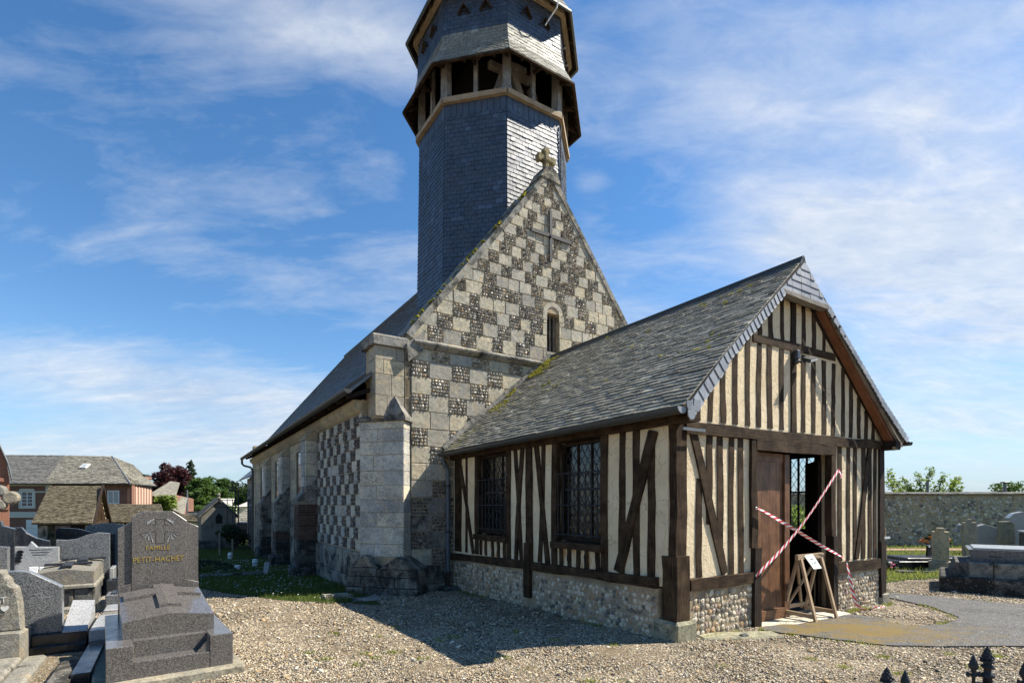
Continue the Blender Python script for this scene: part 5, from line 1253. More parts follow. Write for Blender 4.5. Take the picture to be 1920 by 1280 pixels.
# far terrain is one sheet to the horizon; gravel yard near
xs = [-1500, -500, -200, -100, -60] + lin(-40, 40, 80) + [60, 100, 200, 500, 1500]; ys = [-60, -20, -8] + lin(-4, 40, 88) + [60, 80, 120, 200, 500, 1600]
sheet('gravel_ground', xs, ys, lambda x, y: gnd(x, y), M['gravel'])
def poly_sheet(name, poly, m_, lift, zf=gnd, cell=.35, thick=0.0):
    """grid sheet following the ground, clipped to a polygon with a ragged edge"""
    bm = bmesh.new(); vs_ = [bm.verts.new((x, y, 0)) for x, y in poly]; bm.faces.new(vs_)
    x0, x1 = min(p[0] for p in poly), max(p[0] for p in poly); y0, y1 = min(p[1] for p in poly), max(p[1] for p in poly)
    k = math.ceil(x0/cell)
    while k*cell < x1: bmesh.ops.bisect_plane(bm, geom=bm.verts[:]+bm.edges[:]+bm.faces[:], plane_co=(k*cell, 0, 0), plane_no=(1, 0, 0)); k += 1
    k = math.ceil(y0/cell)
    while k*cell < y1: bmesh.ops.bisect_plane(bm, geom=bm.verts[:]+bm.edges[:]+bm.faces[:], plane_co=(0, k*cell, 0), plane_no=(0, 1, 0)); k += 1
    for v in bm.verts: v.co.z = zf(v.co.x, v.co.y)+lift
    if thick:
        r = bmesh.ops.extrude_face_region(bm, geom=bm.faces[:]); 
        for v in r['geom']:
            if isinstance(v, bmesh.types.BMVert): v.co.z -= thick
    bmesh.ops.recalc_face_normals(bm, faces=bm.faces)
    me = bpy.data.meshes.new(name); bm.to_mesh(me); bm.free(); me.materials.append(m_)
    o = bpy.data.objects.new(name, me); COL.objects.link(o); o['kind'] = 'structure'; return o
def smooth_poly(pts, n=6, closed=True):
    out = []; N = len(pts)
    for i in range(N):
        p0, p1, p2, p3 = pts[i-1], pts[i], pts[(i+1) % N], pts[(i+2) % N]
        for k in range(n):
            t = k/n; out.append(tuple(.5*((2*p1[j]) + (-p0[j]+p2[j])*t + (2*p0[j]-5*p1[j]+4*p2[j]-p3[j])*t*t + (-p0[j]+3*p1[j]-3*p2[j]+p3[j])*t**3) for j in (0, 1)))
    return out
path_pts = [(3.43, 7.40), (3.76, 6.96), (4.23, 6.62), (4.74, 6.42), (6.14, 6.38), (8.5, 6.9), (9.6, 8.2), (9.2, 9.0), (8.65, 9.72), (8.13, 10.29), (7.60, 10.95), (7.35, 11.6), (7.0, 11.3), (7.20, 10.29), (7.24, 9.6), (7.23, 9.21), (6.95, 8.35), (6.55, 7.90), (6.1, 7.66), (5.64, 7.76), (5.62, 8.20), (5.30, 8.45), (4.4, 7.95)]
PATH = [(x+.035*noise.noise((x*5, y*5, 1)), y+.035*noise.noise((x*5, y*5, 2))) for x, y in smooth_poly(path_pts, 12)]
poly_sheet('asphalt_path', PATH, M['asphalt'], .022, thick=.05)
def inside(poly, x, y):
    c = False; j = len(poly)-1
    for i in range(len(poly)):
        if (poly[i][1] > y) != (poly[j][1] > y) and x < (poly[j][0]-poly[i][0])*(y-poly[i][1])/(poly[j][1]-poly[i][1])+poly[i][0]: c = not c
        j = i
    return c
# grass strip along the nave (in shade), right-hand meadow
GL = [tuple(W(*p)[:2]) for p in ((-2.6, 5.3), (-3.3, 6.0), (-3.9, 7.0), (-4.6, 8.6), (-5.2, 10.4), (-5.9, 13), (-6.2, 17), (-7.5, 24), (-12, 30), (-8, 40), (2, 40), (-1.8, 24.5), (-1.8, 6.6))]
GR = [(7.9, 11.9), (8.7, 12.35), (9.6, 12.9), (11.5, 13.2), (14.0, 12.2), (30, 12), (32, 26), (10, 26), (8.5, 16)]
poly_sheet('grass_verge', smooth_poly(GL, 2), M['turf'], .012); poly_sheet('grass_plot', GR, M['turf'], .012)
far = [(-200, 34), (-14, 27), (-6, 38), (8, 40), (40, 30), (200, 40), (400, 400), (-400, 400)]
poly_sheet('grass_field', far, M['turf'], .02, cell=30)
def blades(name, pts, hfun, m_, wv=.006, seed=1):
    rg_ = np.random.default_rng(seed); P = np.array(pts, float); n = len(P); a = rg_.uniform(0, 2*np.pi, n); h = hfun(rg_, n); ln = rg_.normal(0, .35, (n, 2))*h[:, None]
    wd = wv*rg_.uniform(.6, 1.4, n); dx = np.cos(a)*wd; dy = np.sin(a)*wd; V = np.zeros((n, 3, 3))
    V[:, 0] = P + np.c_[dx, dy, np.zeros(n)]; V[:, 1] = P - np.c_[dx, dy, np.zeros(n)]; V[:, 2] = P + np.c_[ln, h]
    big_tris(name, V.reshape(-1, 3), np.arange(n*3).reshape(-1, 3), m_)
def big_tris(name, V, F, m_, kind='stuff'):
    me = bpy.data.meshes.new(name); me.vertices.add(len(V)); me.vertices.foreach_set('co', V.astype(np.float32).ravel()); k = F.shape[1]
    me.loops.add(F.size); me.loops.foreach_set('vertex_index', F.astype(np.int32).ravel()); me.polygons.add(len(F)); me.polygons.foreach_set('loop_start', (np.arange(len(F))*k).astype(np.int32)); me.polygons.foreach_set('loop_total', np.full(len(F), k, np.int32))
    me.update(calc_edges=True); me.materials.append(m_); o = bpy.data.objects.new(name, me); COL.objects.link(o); o['kind'] = kind; return o
def scatter(poly, n, seed, zf, keep=None):
    r = random.Random(seed); x0, x1 = min(p[0] for p in poly), max(p[0] for p in poly); y0, y1 = min(p[1] for p in poly), max(p[1] for p in poly); out = []
    while len(out) < n:
        x, y = r.uniform(x0, x1), r.uniform(y0, y1)
        if inside(poly, x, y) and (keep is None or keep(x, y, r)): out.append((x, y, zf(x, y)))
    return out
near = lambda x, y, r: r.random() < min(1, (12/max(8, y))**2) and y < 34
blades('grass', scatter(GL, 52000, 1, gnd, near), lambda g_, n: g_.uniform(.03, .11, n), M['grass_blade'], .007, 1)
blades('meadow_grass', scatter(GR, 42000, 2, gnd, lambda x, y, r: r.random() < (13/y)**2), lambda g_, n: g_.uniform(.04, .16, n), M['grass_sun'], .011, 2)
# daisies in the shaded grass and dandelions on the right
def dots(name, pts, R, m_, seed):
    r = random.Random(seed); g = G()
    for (x, y, z) in pts:
        h = r.uniform(.05, .10); q = R*r.uniform(.7, 1.3); n_ = 6; g.add([(x+q*math.cos(k*math.pi/3), y+q*math.sin(k*math.pi/3), z+h+r.uniform(-.004, .004)) for k in range(6)] + [(x, y, z+h+.006)], [(k, (k+1) % 6, 6) for k in range(6)])
    g.build(name, [m_], kind='stuff')
dots('daisies', scatter(GL, 900, 5, gnd, lambda x, y, r: y < 20 and noise.noise((x*.7, y*.7, 2)) > -.15), .014, M['petal_white'], 1)
dots('dandelions', scatter(GR, 160, 6, gnd, lambda x, y, r: y < 19), .022, flat('yellow_petals', (.70, .50, .03), .8), 2)
# small weeds in the gravel
wp = []
r = random.Random(12)
for k in range(46):
    cx_, cy_ = r.uniform(-2.6, 5.5), r.uniform(4.3, 7.6)
    if inside(PATH, cx_, cy_) or (Vector((cx_-CX, cy_-CY, 0)).dot(D2) > -.1 and Vector((cx_-CX, cy_-CY, 0)).dot(D1) > -.1): continue
    for j in range(r.randint(15, 60)):
        x, y = cx_+r.gauss(0, .045), cy_+r.gauss(0, .03); wp.append((x, y, gnd(x, y)))
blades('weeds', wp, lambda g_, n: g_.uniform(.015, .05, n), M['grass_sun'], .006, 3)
# weeds along the wall foot and the path edge
wp = []
for k in range(1500):
    if k < 700: t_, s_ = -.13-abs(r.gauss(0, .05)), r.uniform(.4, 6.0)
    elif k < 900: t_, s_ = r.uniform(.35, 1.5), -.14-abs(r.gauss(0, .04))
    else: t_, s_ = r.uniform(3.9, 5.6), -.14-abs(r.gauss(0, .05))
    if noise.noise((t_*1.5, s_*1.5, 4.4)) < .12: continue
    p = W(t_, s_); wp.append((p.x, p.y, gnd(p.x, p.y)))
for k in range(3000):
    q = PATH[r.randrange(len(PATH))]; x, y = q[0]+r.gauss(0, .05), q[1]+r.gauss(0, .05)
    if inside(PATH, x, y) or noise.noise((x*2, y*2, 8)) < .18: continue
    wp.append((x, y, gnd(x, y)))
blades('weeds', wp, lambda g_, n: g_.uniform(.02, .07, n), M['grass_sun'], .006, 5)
# pebbles
rg_ = np.random.default_rng(4)
def pebble_field(n, x0, x1, y0, y1, keepf, size, name):
    X = rg_.uniform(x0, x1, n*3); Y = rg_.uniform(y0, y1, n*3); ok = keepf(X, Y); X, Y = X[ok][:n], Y[ok][:n]; n = len(X)
    Zs = np.array([gnd(x, y) for x, y in zip(X, Y)])
    base = np.array([(1, 0, 0), (0, 1, 0), (-1, 0, 0), (0, -1, 0), (0, 0, 1), (0, 0, -1)], float); F = np.array([(0, 1, 4), (1, 2, 4), (2, 3, 4), (3, 0, 4), (1, 0, 5), (2, 1, 5), (3, 2, 5), (0, 3, 5)])
    V = np.repeat(base[None], n, 0) + rg_.normal(0, .16, (n, 6, 3)); sc_ = size*rg_.lognormal(0, .35, (n, 1, 1)); V *= sc_*np.array([1.15, .85, .55])
    a = rg_.uniform(0, 2*np.pi, n); c, s_ = np.cos(a)[:, None], np.sin(a)[:, None]; x = V[:, :, 0]*c - V[:, :, 1]*s_; y = V[:, :, 0]*s_ + V[:, :, 1]*c; tl = rg_.normal(0, .35, (n, 1)); z = V[:, :, 2] + x*tl
    V = np.stack([x + X[:, None], y + Y[:, None], z + Zs[:, None] + .25*size], -1)
    big_tris(name, V.reshape(-1, 3), (F[None] + (np.arange(n)*6)[:, None, None]).reshape(-1, 3), M['pebble'])
GLs = smooth_poly(GL, 2)
def inside_np(poly, X, Y):
    c = np.zeros(len(X), bool); j = len(poly)-1
    for i in range(len(poly)):
        (xi, yi), (xj, yj) = poly[i], poly[j]
        if yi != yj: c ^= ((yi > Y) != (yj > Y)) & (X < (xj-xi)*(Y-yi)/(yj-yi)+xi)
        j = i
    return c
def pk(X, Y):
    t = (X-CX)*D2.x + (Y-CY)*D2.y; s_ = (X-CX)*D1.x + (Y-CY)*D1.y
    ok = ~((t > 0) & (t < PW) & (s_ > 0)) & (np.abs(X) < Y*1.02+.3) & ~((t < -4.9) & (s_ < 4) & (t > -7.5)) & ~((t > TL) & (s_ > GS))
    wear = .5*np.sin(X*1.9+1.3*np.sin(Y*1.7))*np.sin(Y*2.3+X*.6) + .35*np.sin(X*6.1+2*np.sin(Y*3.1))*np.sin(Y*5.3)
    ok &= ~((wear > .26) & (rg_.random(len(X)) < .62))
    ok &= ~inside_np(PATH, X, Y) | (rg_.random(len(X)) < .05)
    return ok & ~inside_np(GLs, X, Y) & ~inside_np(GR, X, Y)
pebble_field(95000, -5.5, 7.5, 4.2, 7.6, pk, .0088, 'gravel_pebbles')
pebble_field(50000, -8.5, 10.5, 7.6, 13.5, pk, .0112, 'gravel_pebbles')
pebble_field(1400, -5.5, 9.5, 4.2, 11.5, pk, .022, 'gravel_pebbles')
# flat slab of stone and a dark stone in front of the door
g = G(); g.bevbox((-.55, -.16, -.05), (.55, .16, .028), .02); o = g.build('paving_slab', [M['stone_wet']]); o.location = (2.95, 6.95, gnd(2.95, 6.95)); o.rotation_euler = (0, 0, .1); tag(o, 'flat pale paving slab set in the gravel before the porch door', 'paving slab')
g = G(); f = FL[2]; g.add([(v[0]*.14, v[2]*.10, -v[1]*.10) for v in f.v], f.f); o = g.build('stone', [M['concrete_dark']]); o.location = (2.98, 6.86, gnd(3, 6.9)+.02); tag(o, 'dark fist sized stone lying on the paving slab', 'stone')
# ------------------------------------------------------------------ graves on the left
def text(body, size, m_, parent, loc, rot=(math.pi/2, 0, 0), ext=.002, align='CENTER', sx=1.0):
    cu = bpy.data.curves.new('lettering', 'FONT'); cu.body = body; cu.size = size; cu.extrude = ext; cu.align_x = align; cu.materials.append(m_); cu.resolution_u = 3
    tmp = bpy.data.objects.new('lettering', cu); me = bpy.data.meshes.new_from_object(tmp); bpy.data.objects.remove(tmp); o = bpy.data.objects.new('lettering', me); COL.objects.link(o); o.location = loc; o.rotation_euler = rot; o.scale = (sx, 1, 1); o.parent = parent; return o
def fy(y0): return lambda a, b, d_: (a, y0+d_, b)
# --- the family tomb in front
ta = Vector((-2.856, 5.461, 0)); tyaw = math.radians(37.5); tx = Vector((math.cos(tyaw), math.sin(tyaw), 0))
tomb = root('family_tomb', tuple(ta - tx*.52), tyaw, 'large brown grey granite family tomb with gilded lettering and raised cross slab', 'tomb', 'granite tombs')
g = G(); g.bevbox((-.62, -.10, -.25), (.62, 1.95, .085), .02); g.build('foundation', [M['concrete']], tomb)
g = G(); z0, z1 = .085, .40
g.bevbox((-.52, 0, z0), (-.311, 1.85, z1), .006); g.bevbox((.311, 0, z0), (.52, 1.85, z1), .006); g.bevbox((-.3105, .003, z0), (.3105, .20, z0+.155), .004); g.bevbox((-.3102, .201, z0), (.3102, 1.85, z1-.001), .004)
g.hexa([(.19, .02, z0+.155), (.3095, .02, z0+.155), (.3095, .20, z0+.155), (.30, .20, z0+.155), (.305, .02, z1-.03), (.3095, .02, z1-.003), (.3095, .20, z1-.003), (.308, .20, z1-.003)])
g.build('base', [M['granite_brown']], tomb)
g = G()
yA, yB = .30, 1.42
def zt(x, y): k = (y-yA)/(yB-yA); return (.565+.05*(1-abs(x)/.39)) + k*.14
gh = G()
gh.hexa([(-.39, yA, .40), (0, yA, .40), (0, yB, .40), (-.39, yB, .40), (-.39, yA, zt(.39, yA)), (0, yA, zt(0, yA)), (0, yB, zt(0, yB)), (-.39, yB, zt(.39, yB))])
gh.hexa([(0, yA, .40), (.39, yA, .40), (.39, yB, .40), (0, yB, .40), (0, yA, zt(0, yA)), (.39, yA, zt(.39, yA)), (.39, yB, zt(.39, yB)), (0, yB, zt(0, yB))])
slab_ = gh.build('slab', [M['granite_brown']], tomb)
def raised(x0, x1, y0, y1, h, g):
    xs = [x0] + ([0] if x0 < 0 < x1 else []) + [x1]
    for a, b in zip(xs, xs[1:]):
        bot = [(a, y0, zt(a, y0)-.01), (b, y0, zt(b, y0)-.01), (b, y1, zt(b, y1)-.01), (a, y1, zt(a, y1)-.01)]
        g.hexa(bot + [(x, y, z+.01+h) for x, y, z in bot])
g = G(); raised(-.075, .125, yA+.25, yB-.02, .035, g); raised(-.36, -.076, 1.02, 1.25, .035, g); raised(.126, .36, 1.02, 1.25, .035, g); g.build('raised_cross', [M['granite_brown']], slab_)
st = G(); ys, ye = 1.50, 1.64
st.prism([(-.275, .40), (.275, .40), (.275, 1.515), (.13, 1.63), (-.165, 1.63), (-.275, 1.555)], fy(ys), 0, ye-ys, 0, .006)
stele = st.build('stele', [M['granite_brown']], tomb)
for sg in (-1, 1):
    x0, x1 = (-.40, -.277) if sg < 0 else (.277, .40)
    g = G(); g.prism([(x0, .40), (x1, .40), (x1, 1.44 if sg > 0 else 1.50), (x0, 1.50 if sg > 0 else 1.43)], fy(ys+.035), 0, .09, 0, .004); g.build('stele_wing', [M['granite_brown']], stele)
    g = G(); g.prism([(x0, .40), (x1+.001*sg, .40), (x1, .80 if sg < 0 else .76), (x0, .76 if sg < 0 else .80)], fy(ys-.0), 0, .034, 0, .004); g.build('stele_wing', [M['granite_brown']], stele)
text('FAMILLE', .072, M['gold'], stele, (-.02, ys-.003, 1.175), sx=.92); text('PETIT-HACHET', .088, M['gold'], stele, (-.01, ys-.003, 1.035), sx=.86)
# engraved cross with sheaves
g = G()
for (p, q) in (((-.075, 1.39), (-.04, 1.39)), ((-.075, 1.47), (-.04, 1.47)), ((.05, 1.39), (.085, 1.39)), ((.05, 1.47), (.085, 1.47)), ((-.04, 1.47), (-.04, 1.54)), ((.05, 1.47), (.05, 1.54)), ((-.04, 1.25), (-.04, 1.39)), ((.05, 1.25), (.05, 1.39)), ((-.04, 1.25), (.05, 1.25)), ((-.04, 1.54), (.05, 1.54))):
    g.beam((p[0], ys-.001, p[1]), (q[0], ys-.001, q[1]), .002, .003, (0, 0, 1) if p[1] == q[1] else (1, 0, 0), 1, 0)
g.build('engraved_cross', [M['granite_black']], stele)
g = G()
for sg in (-1, 1):
    cx_ = .005 + sg*.055
    for k in range(5):
        a = math.radians(-8 - k*19); L = .145-.014*k; bx, bz = cx_+sg*.0, 1.385 - .0; ex, ez = cx_ + sg*math.sin(-a)*L*.75, 1.265+.028*k; w_ = .006
        g.prism([(bx+sg*.055, 1.385), (ex-w_+sg*.018*k, ez), (ex+w_+sg*.018*k, ez)][::1 if sg < 0 else -1], fy(ys), -.004, .001)
    for k in range(3):
        g.prism([(cx_+sg*.075, 1.472), (cx_+sg*(.005+.028*k), 1.515-.012*k+.02), (cx_+sg*(.018+.028*k), 1.525-.012*k+.02)], fy(ys), -.004, .001)
g.build('engraved_sheaf', [M['granite_pale']], stele)

def grave(name, t, s, label, dz=0.0, cat='gravestone', yaw=0.0, group=None):
    p = W(t, s); return root(name, (p.x, p.y, ground(p.x, p.y)+dz), YAW+yaw, label, cat, group)
def part(name, par, m_, fn):
    g = G(); fn(g); return g.build(name, [M[m_]], par)
# --- grey stele with one sloping shoulder (C)
c = grave('gravestone', -6.6, 3.45, 'speckled grey granite headstone with sloping right shoulder on a dark base')
part('stele', c, 'granite_grey', lambda g: g.prism([(-.42, .22), (.20, .22), (.20, .745), (-.09, .94), (-.20, .955), (-.42, .95)], fy(.10), 0, .13, 0, .006))
part('base', c, 'granite_black', lambda g: (g.bevbox((-.14-.28, 0, -.1), (.44, .9, .22), .006), g.bevbox((-.42, -.08, -.3), (.44, -.004, .10), .006)))
part('slab', c, 'granite_pale', lambda g: g.hexa([(.21, .01, .222), (.435, .01, .222), (.435, .85, .222), (.21, .85, .222), (.21, .01, .235), (.435, .01, .235), (.435, .85, .46), (.21, .85, .48)]))
part('kerb', c, 'granite_pale', lambda g: g.bevbox((.46, -.05, -.2), (.66, 1.0, .23), .008))
# --- old limestone stele with rounded shoulders at the left edge (B)
b = grave('gravestone', -7.0, 3.1, 'weathered old stone headstone with stepped shoulders, cut off by the left photo edge')
part('stele', b, 'concrete', lambda g: g.prism([(-.62, .34), (.305, .34), (.295, .62), (.265, .80), (.215, .845), (.205, .90), (.17, .94), (.155, 1.0), (-.62, 1.04)], fy(.10), 0, .17, 0, .02))
part('plinth', b, 'concrete', lambda g: g.prism([(-.75, .02), (.335, .02), (.335, .325), (.30, .345), (-.75, .345)], fy(0), 0, .40, 0, .025))
text('ERT', .085, M['white_letter'], b, (.12, .095, .66), sx=.9); text('\u2665', .06, M['white_letter'], b, (.17, .095, .57))
part('step_slab', b, 'concrete', lambda g: g.bevbox((-.9, -1.6, -.2), (.33, -.02, .09), .025)); part('step_slab', b, 'concrete', lambda g: g.bevbox((.34, -1.6, -.2), (.53, .02, .075), .025))
# --- pink edged stele etc further left
gq = grave('gravestone', -7.75, 6.6, 'grey headstone with inset red granite plaque near the left edge')
part('stele', gq, 'granite_grey', lambda g: g.prism([(-.4, .0), (.30, .0), (.30, 1.10), (.12, 1.12), (.10, 1.19), (-.4, 1.20)], fy(0), 0, .14, 0, .006))
part('plaque', gq, 'granite_red', lambda g: g.prism([(-.4, .55), (.20, .55), (.20, .98), (-.4, .98)], fy(-.025), 0, .03, 0, .004))
gk = grave('gravestone', -8.05, 8.0, 'black granite headstone with stepped top behind the red plaque stone')
part('stele', gk, 'granite_blue', lambda g: g.prism([(-.4, .0), (.42, .0), (.42, 1.36), (.26, 1.42), (.24, 1.50), (-.4, 1.50)], fy(0), 0, .16, 0, .008)); part('base', gk, 'granite_black', lambda g: g.bevbox((-.5, -.1, -.1), (.5, 1.6, .55), .01))
# --- old tomb with lying crosses (D)
d_ = grave('tomb', -6.78, 6.75, 'old weathered stone tomb with two crosses lying on its lid', 0, 'tomb', group='granite tombs')
def dl(g):
    for sg in (-1, 1): 
        x0, x1 = (-.38, 0) if sg < 0 else (0, .37)
        h = lambda x, y: (.66 if abs(x) > .1 else .715) + y*.05
        g.hexa([(x0, 0, .46), (x1, 0, .46), (x1, 1.5, .46), (x0, 1.5, .46), (x0, 0, h(x0, 0)), (x1, 0, h(x1, 0)), (x1, 1.5, h(x1, 1.5)), (x0, 1.5, h(x0, 1.5))])
part('lid', d_, 'concrete', dl)
part('moulding', d_, 'concrete', lambda g: g.bevbox((-.41, -.04, .40), (.40, 1.56, .46), .02))
part('body', d_, 'concrete_dark', lambda g: (g.bevbox((-.38, 0, .10), (.10, 1.5, .40), .01), g.bevbox((.104, 0, .10), (.38, 1.5, .40), .02)))
part('step', d_, 'concrete', lambda g: (g.bevbox((-.46, -.10, -.3), (.40, 1.6, .10), .03), g.bevbox((.41, -.12, -.3), (.56, .6, .16), .03)))
part('panel', d_, 'granite_blue', lambda g: g.bevbox((-.36, -.012, .14), (.05, .0, .36), .004))
for (x, y, m2) in ((-.02, .45, 'granite_blue'), (.12, 1.1, 'granite_blue')):
    e = root('lying_cross', tuple(d_.matrix_basis @ Vector((x, y, .72+.05*y)) if False else (W(-6.78+x, 6.75+y) + Vector((0, 0, ground(*W(-6.78, 6.75)[:2])+.715+.045*y)))), YAW+.06, 'dark slate cross lying %s on the old weathered tomb lid' % ('in front' if y < .8 else 'behind, with a small urn'), 'cross')
    part('shaft', e, m2, lambda g: g.bevbox((-.07, -.35, .0), (.07, .45, .04), .006)); part('arm', e, m2, lambda g: (g.bevbox((-.32, .10, .0), (-.072, .24, .038), .006), g.bevbox((.072, .10, .0), (.32, .24, .038), .006)))
# --- big grey wavy headstone (E)
e = grave('gravestone', -6.72, 8.35, 'tall grey granite headstone with wavy top behind the old tomb')
part('stele', e, 'granite_grey', lambda g: g.prism([(-.40, .0), (.40, .0), (.40, 1.26), (.22, 1.28), (.05, 1.24), (-.12, 1.165), (-.25, 1.15), (-.40, 1.16)], fy(0), 0, .14, 0, .006))
part('base', e, 'granite_grey', lambda g: g.bevbox((-.5, -.3, -.2), (.5, 1.5, .18), .01))
part('ledge', e, 'granite_pale', lambda g: (g.bevbox((.51, -1.2, -.2), (.62, 1.2, .16), .01), g.bevbox((.42, -.35, .182), (.49, .2, .62), .01)))
# --- pale headstone with lines of text and flower relief (F)
f_ = grave('gravestone', -7.42, 8.05, 'pale grey headstone with engraved lines and dark floral emblem')
part('stele', f_, 'granite_pale', lambda g: g.prism([(-.26, .0), (.38, .0), (.38, 1.03), (.08, 1.04), (.0, 1.14), (-.05, 1.05), (-.26, 1.06)], fy(0), 0, .12, 0, .006))
part('flower_emblem', f_, 'granite_black', lambda g: [g.prism([(-.17+.05*math.cos(a)+.01*k, .80+.055*k+.03*math.sin(a)) for a in [2*math.pi*i/6 for i in range(6)]], fy(-.012), 0, .012) for k in range(4)])
part('inscription_line', f_, 'dark_letter', lambda g: [g.prism([(-.02+.02*k, .985-.045*k), (.28-.03*k, .985-.045*k), (.28-.03*k, .995-.045*k), (-.02+.02*k, .995-.045*k)], fy(-.003), 0, .003) for k in range(3)])
part('base', f_, 'granite_pale', lambda g: g.bevbox((-.4, -1.3, -.3), (.42, -.02, .60), .01)); part('plaque', f_, 'white_paint', lambda g: (g.bevbox((.0, -.18, .60), (.12, -.12, .70), .008), g.bevbox((.14, -.18, .60), (.26, -.12, .69), .008)))
# --- dark ornaments on the left
v = grave('urn', -7.25, 6.95, 'squat blue glazed planter beside the old weathered tomb', .50, 'planter'); part('bowl', v, 'pot_blue', lambda g: g.lathe([(.05, 0), (.09, .02), (.13, .10), (.12, .11)], (0, 0, 0), 14)); part('foot', v, 'pot_blue', lambda g: g.box((-.06, -.06, -.5), (.06, .06, 0)))
v = grave('urn', -7.12, 7.1, 'small black planter with a heart shaped plaque beside the blue planter', .46, 'planter'); part('bowl', v, 'granite_black', lambda g: g.hexa([(-.05, -.05, 0), (.05, -.05, 0), (.05, .05, 0), (-.05, .05, 0), (-.09, -.06, .13), (.09, -.06, .15), (.09, .06, .15), (-.09, .06, .13)])); part('foot', v, 'granite_black', lambda g: g.box((-.04, -.04, -.46), (.04, .04, 0)))
k_ = grave('gravestone', -7.75, 9.3, 'black granite headstone with swooping right shoulder, low behind the left stones')
part('stele', k_, 'granite_blue', lambda g: g.prism([(-.25, .0), (.40, .0), (.40, 1.10), (.22, 1.16), (.05, 1.28), (-.02, 1.38), (-.25, 1.38)], fy(0), 0, .14, 0, .008)); part('base', k_, 'granite_black', lambda g: g.bevbox((-.4, -1.0, -.2), (.45, 1.2, .55), .01))
part('vase', k_, 'granite_black', lambda g: (g.bevbox((-.1, -.6, .55), (.06, -.44, .78), .01), g.bevbox((.1, -.7, .55), (.28, -.52, .72), .01)))
k2 = grave('gravestone', -6.95, 10.6, 'dark arched headstone behind the wavy grey headstone')
part('stele', k2, 'granite_black', lambda g: g.prism([(-.5, .0), (.55, .0), (.55, 1.20), (.2, 1.22), (-.1, 1.33), (-.42, 1.36), (-.5, 1.3)], fy(0), 0, .14, 0, .01))
k3 = grave('gravestone', -6.62, 11.6, 'grey curved headstone whose top shows above the wavy grey one')
part('stele', k3, 'granite_grey', lambda g: g.prism([(-.42, .0), (.42, .0), (.42, 1.38), (.2, 1.43), (-.1, 1.45), (-.35, 1.40), (-.42, 1.36)], fy(0), 0, .14, 0, .008))
k4 = grave('gravestone', -6.75, 12.4, 'low black headstone with pale lines beside the family tomb')
part('stele', k4, 'granite_black', lambda g: g.prism([(-.05, .0), (.36, .0), (.36, 1.14), (-.05, 1.16)], fy(0), 0, .10, 0, .006)); part('inscription_line', k4, 'gold', lambda g: [g.prism([(.02, 1.0-.06*k), (.28, 1.0-.06*k), (.28, 1.012-.06*k), (.02, 1.012-.06*k)], fy(-.003), 0, .003) for k in range(2)])
part('base', k4, 'granite_grey', lambda g: g.bevbox((-.1, -1.2, -.2), (.42, -.01, .5), .01)); part('side_stone', k4, 'granite_grey', lambda g: g.prism([(.37, .0), (.52, .0), (.52, 1.1), (.37, 1.02)], fy(0), 0, .12, 0, .006))
# row of low slabs leading back beside the family tomb
for i, (t, s, a, b2, h, mm, lb) in enumerate(((-6.05, 5.6, .24, .5, .20, 'granite_pale', 'pale low grave kerb stone nearest behind the family tomb'), (-6.12, 6.6, .22, .45, .30, 'granite_grey', 'grey low grave block with dark cross inset, behind the pale kerb'), (-6.2, 7.9, .25, .4, .42, 'granite_blue', 'dark polished low block between the family tomb and wavy headstone'), (-6.25, 9.3, .26, .5, .55, 'granite_black', 'black low tomb slab far behind the family tomb'), (-5.95, 4.5, .2, .35, .14, 'stone_black', 'rough dark stone lying left of the family tomb'), (-6.02, 4.85, .26, .3, .22, 'concrete', 'rough broken pale stone block left of the family tomb'))):
    o = grave('grave_slab', t, s, lb, 0, 'grave slab'); part('block', o, mm, lambda g: g.bevbox((-a/2, -b2/2, -.2), (a/2, b2/2, h), .015))
    if i in (1, 2): part('inset', o, 'granite_black', lambda g: g.bevbox((-.04, -b2/2+.04, h), (.05, b2/2-.03, h+.02), .004))
# dark blue sunk kerb between the tombs
o = grave('grave_kerb', -6.06, 3.1, 'dark low granite kerb between the grey headstone and the family tomb', 0, 'grave kerb'); part('kerb', o, 'granite_black', lambda g: g.bevbox((-.07, -1.2, -.2), (.09, .28, .11), .008))
o = grave('grave_slab', -6.22, 2.25, 'rough dark stone block lying in front of the dark low kerb', 0, 'grave slab'); part('block', o, 'stone_black', lambda g: g.bevbox((-.09, -.7, -.2), (.10, .38, .09), .03))
# --- trefoil stone cross at the left edge
cr = grave('stone_cross', -7.32, 4.55, 'lichened stone cross with trefoil arm at the left edge of the photo', 0, 'cross')
def tref(g):
    cx_, cz_ = .17, 1.80
    for (dx, dz, R) in ((.0, .085, .075), (.11, .0, .085), (.0, -.085, .075)):
        g.prism([(cx_+dx+R*math.cos(2*math.pi*k/14), cz_+dz+R*math.sin(2*math.pi*k/14)) for k in range(14)], fy(0), -.002-.001*dx*10, .11, 0, .015)
part('trefoil', cr, 'concrete', tref); part('arm', cr, 'concrete', lambda g: g.prism([(-.35, 1.745), (.16, 1.745), (.16, 1.855), (-.35, 1.855)], fy(.004), 0, .10, 0, .012)); part('shaft', cr, 'concrete', lambda g: g.prism([(-.36, -.1), (-.22, -.1), (-.23, 1.74), (-.34, 1.74)], fy(.004), 0, .10, 0, .012)); part('head', cr, 'concrete', lambda g: g.prism([(-.34, 1.86), (-.23, 1.86), (-.20, 2.1), (-.37, 2.1)], fy(.004), 0, .10, 0, .012))
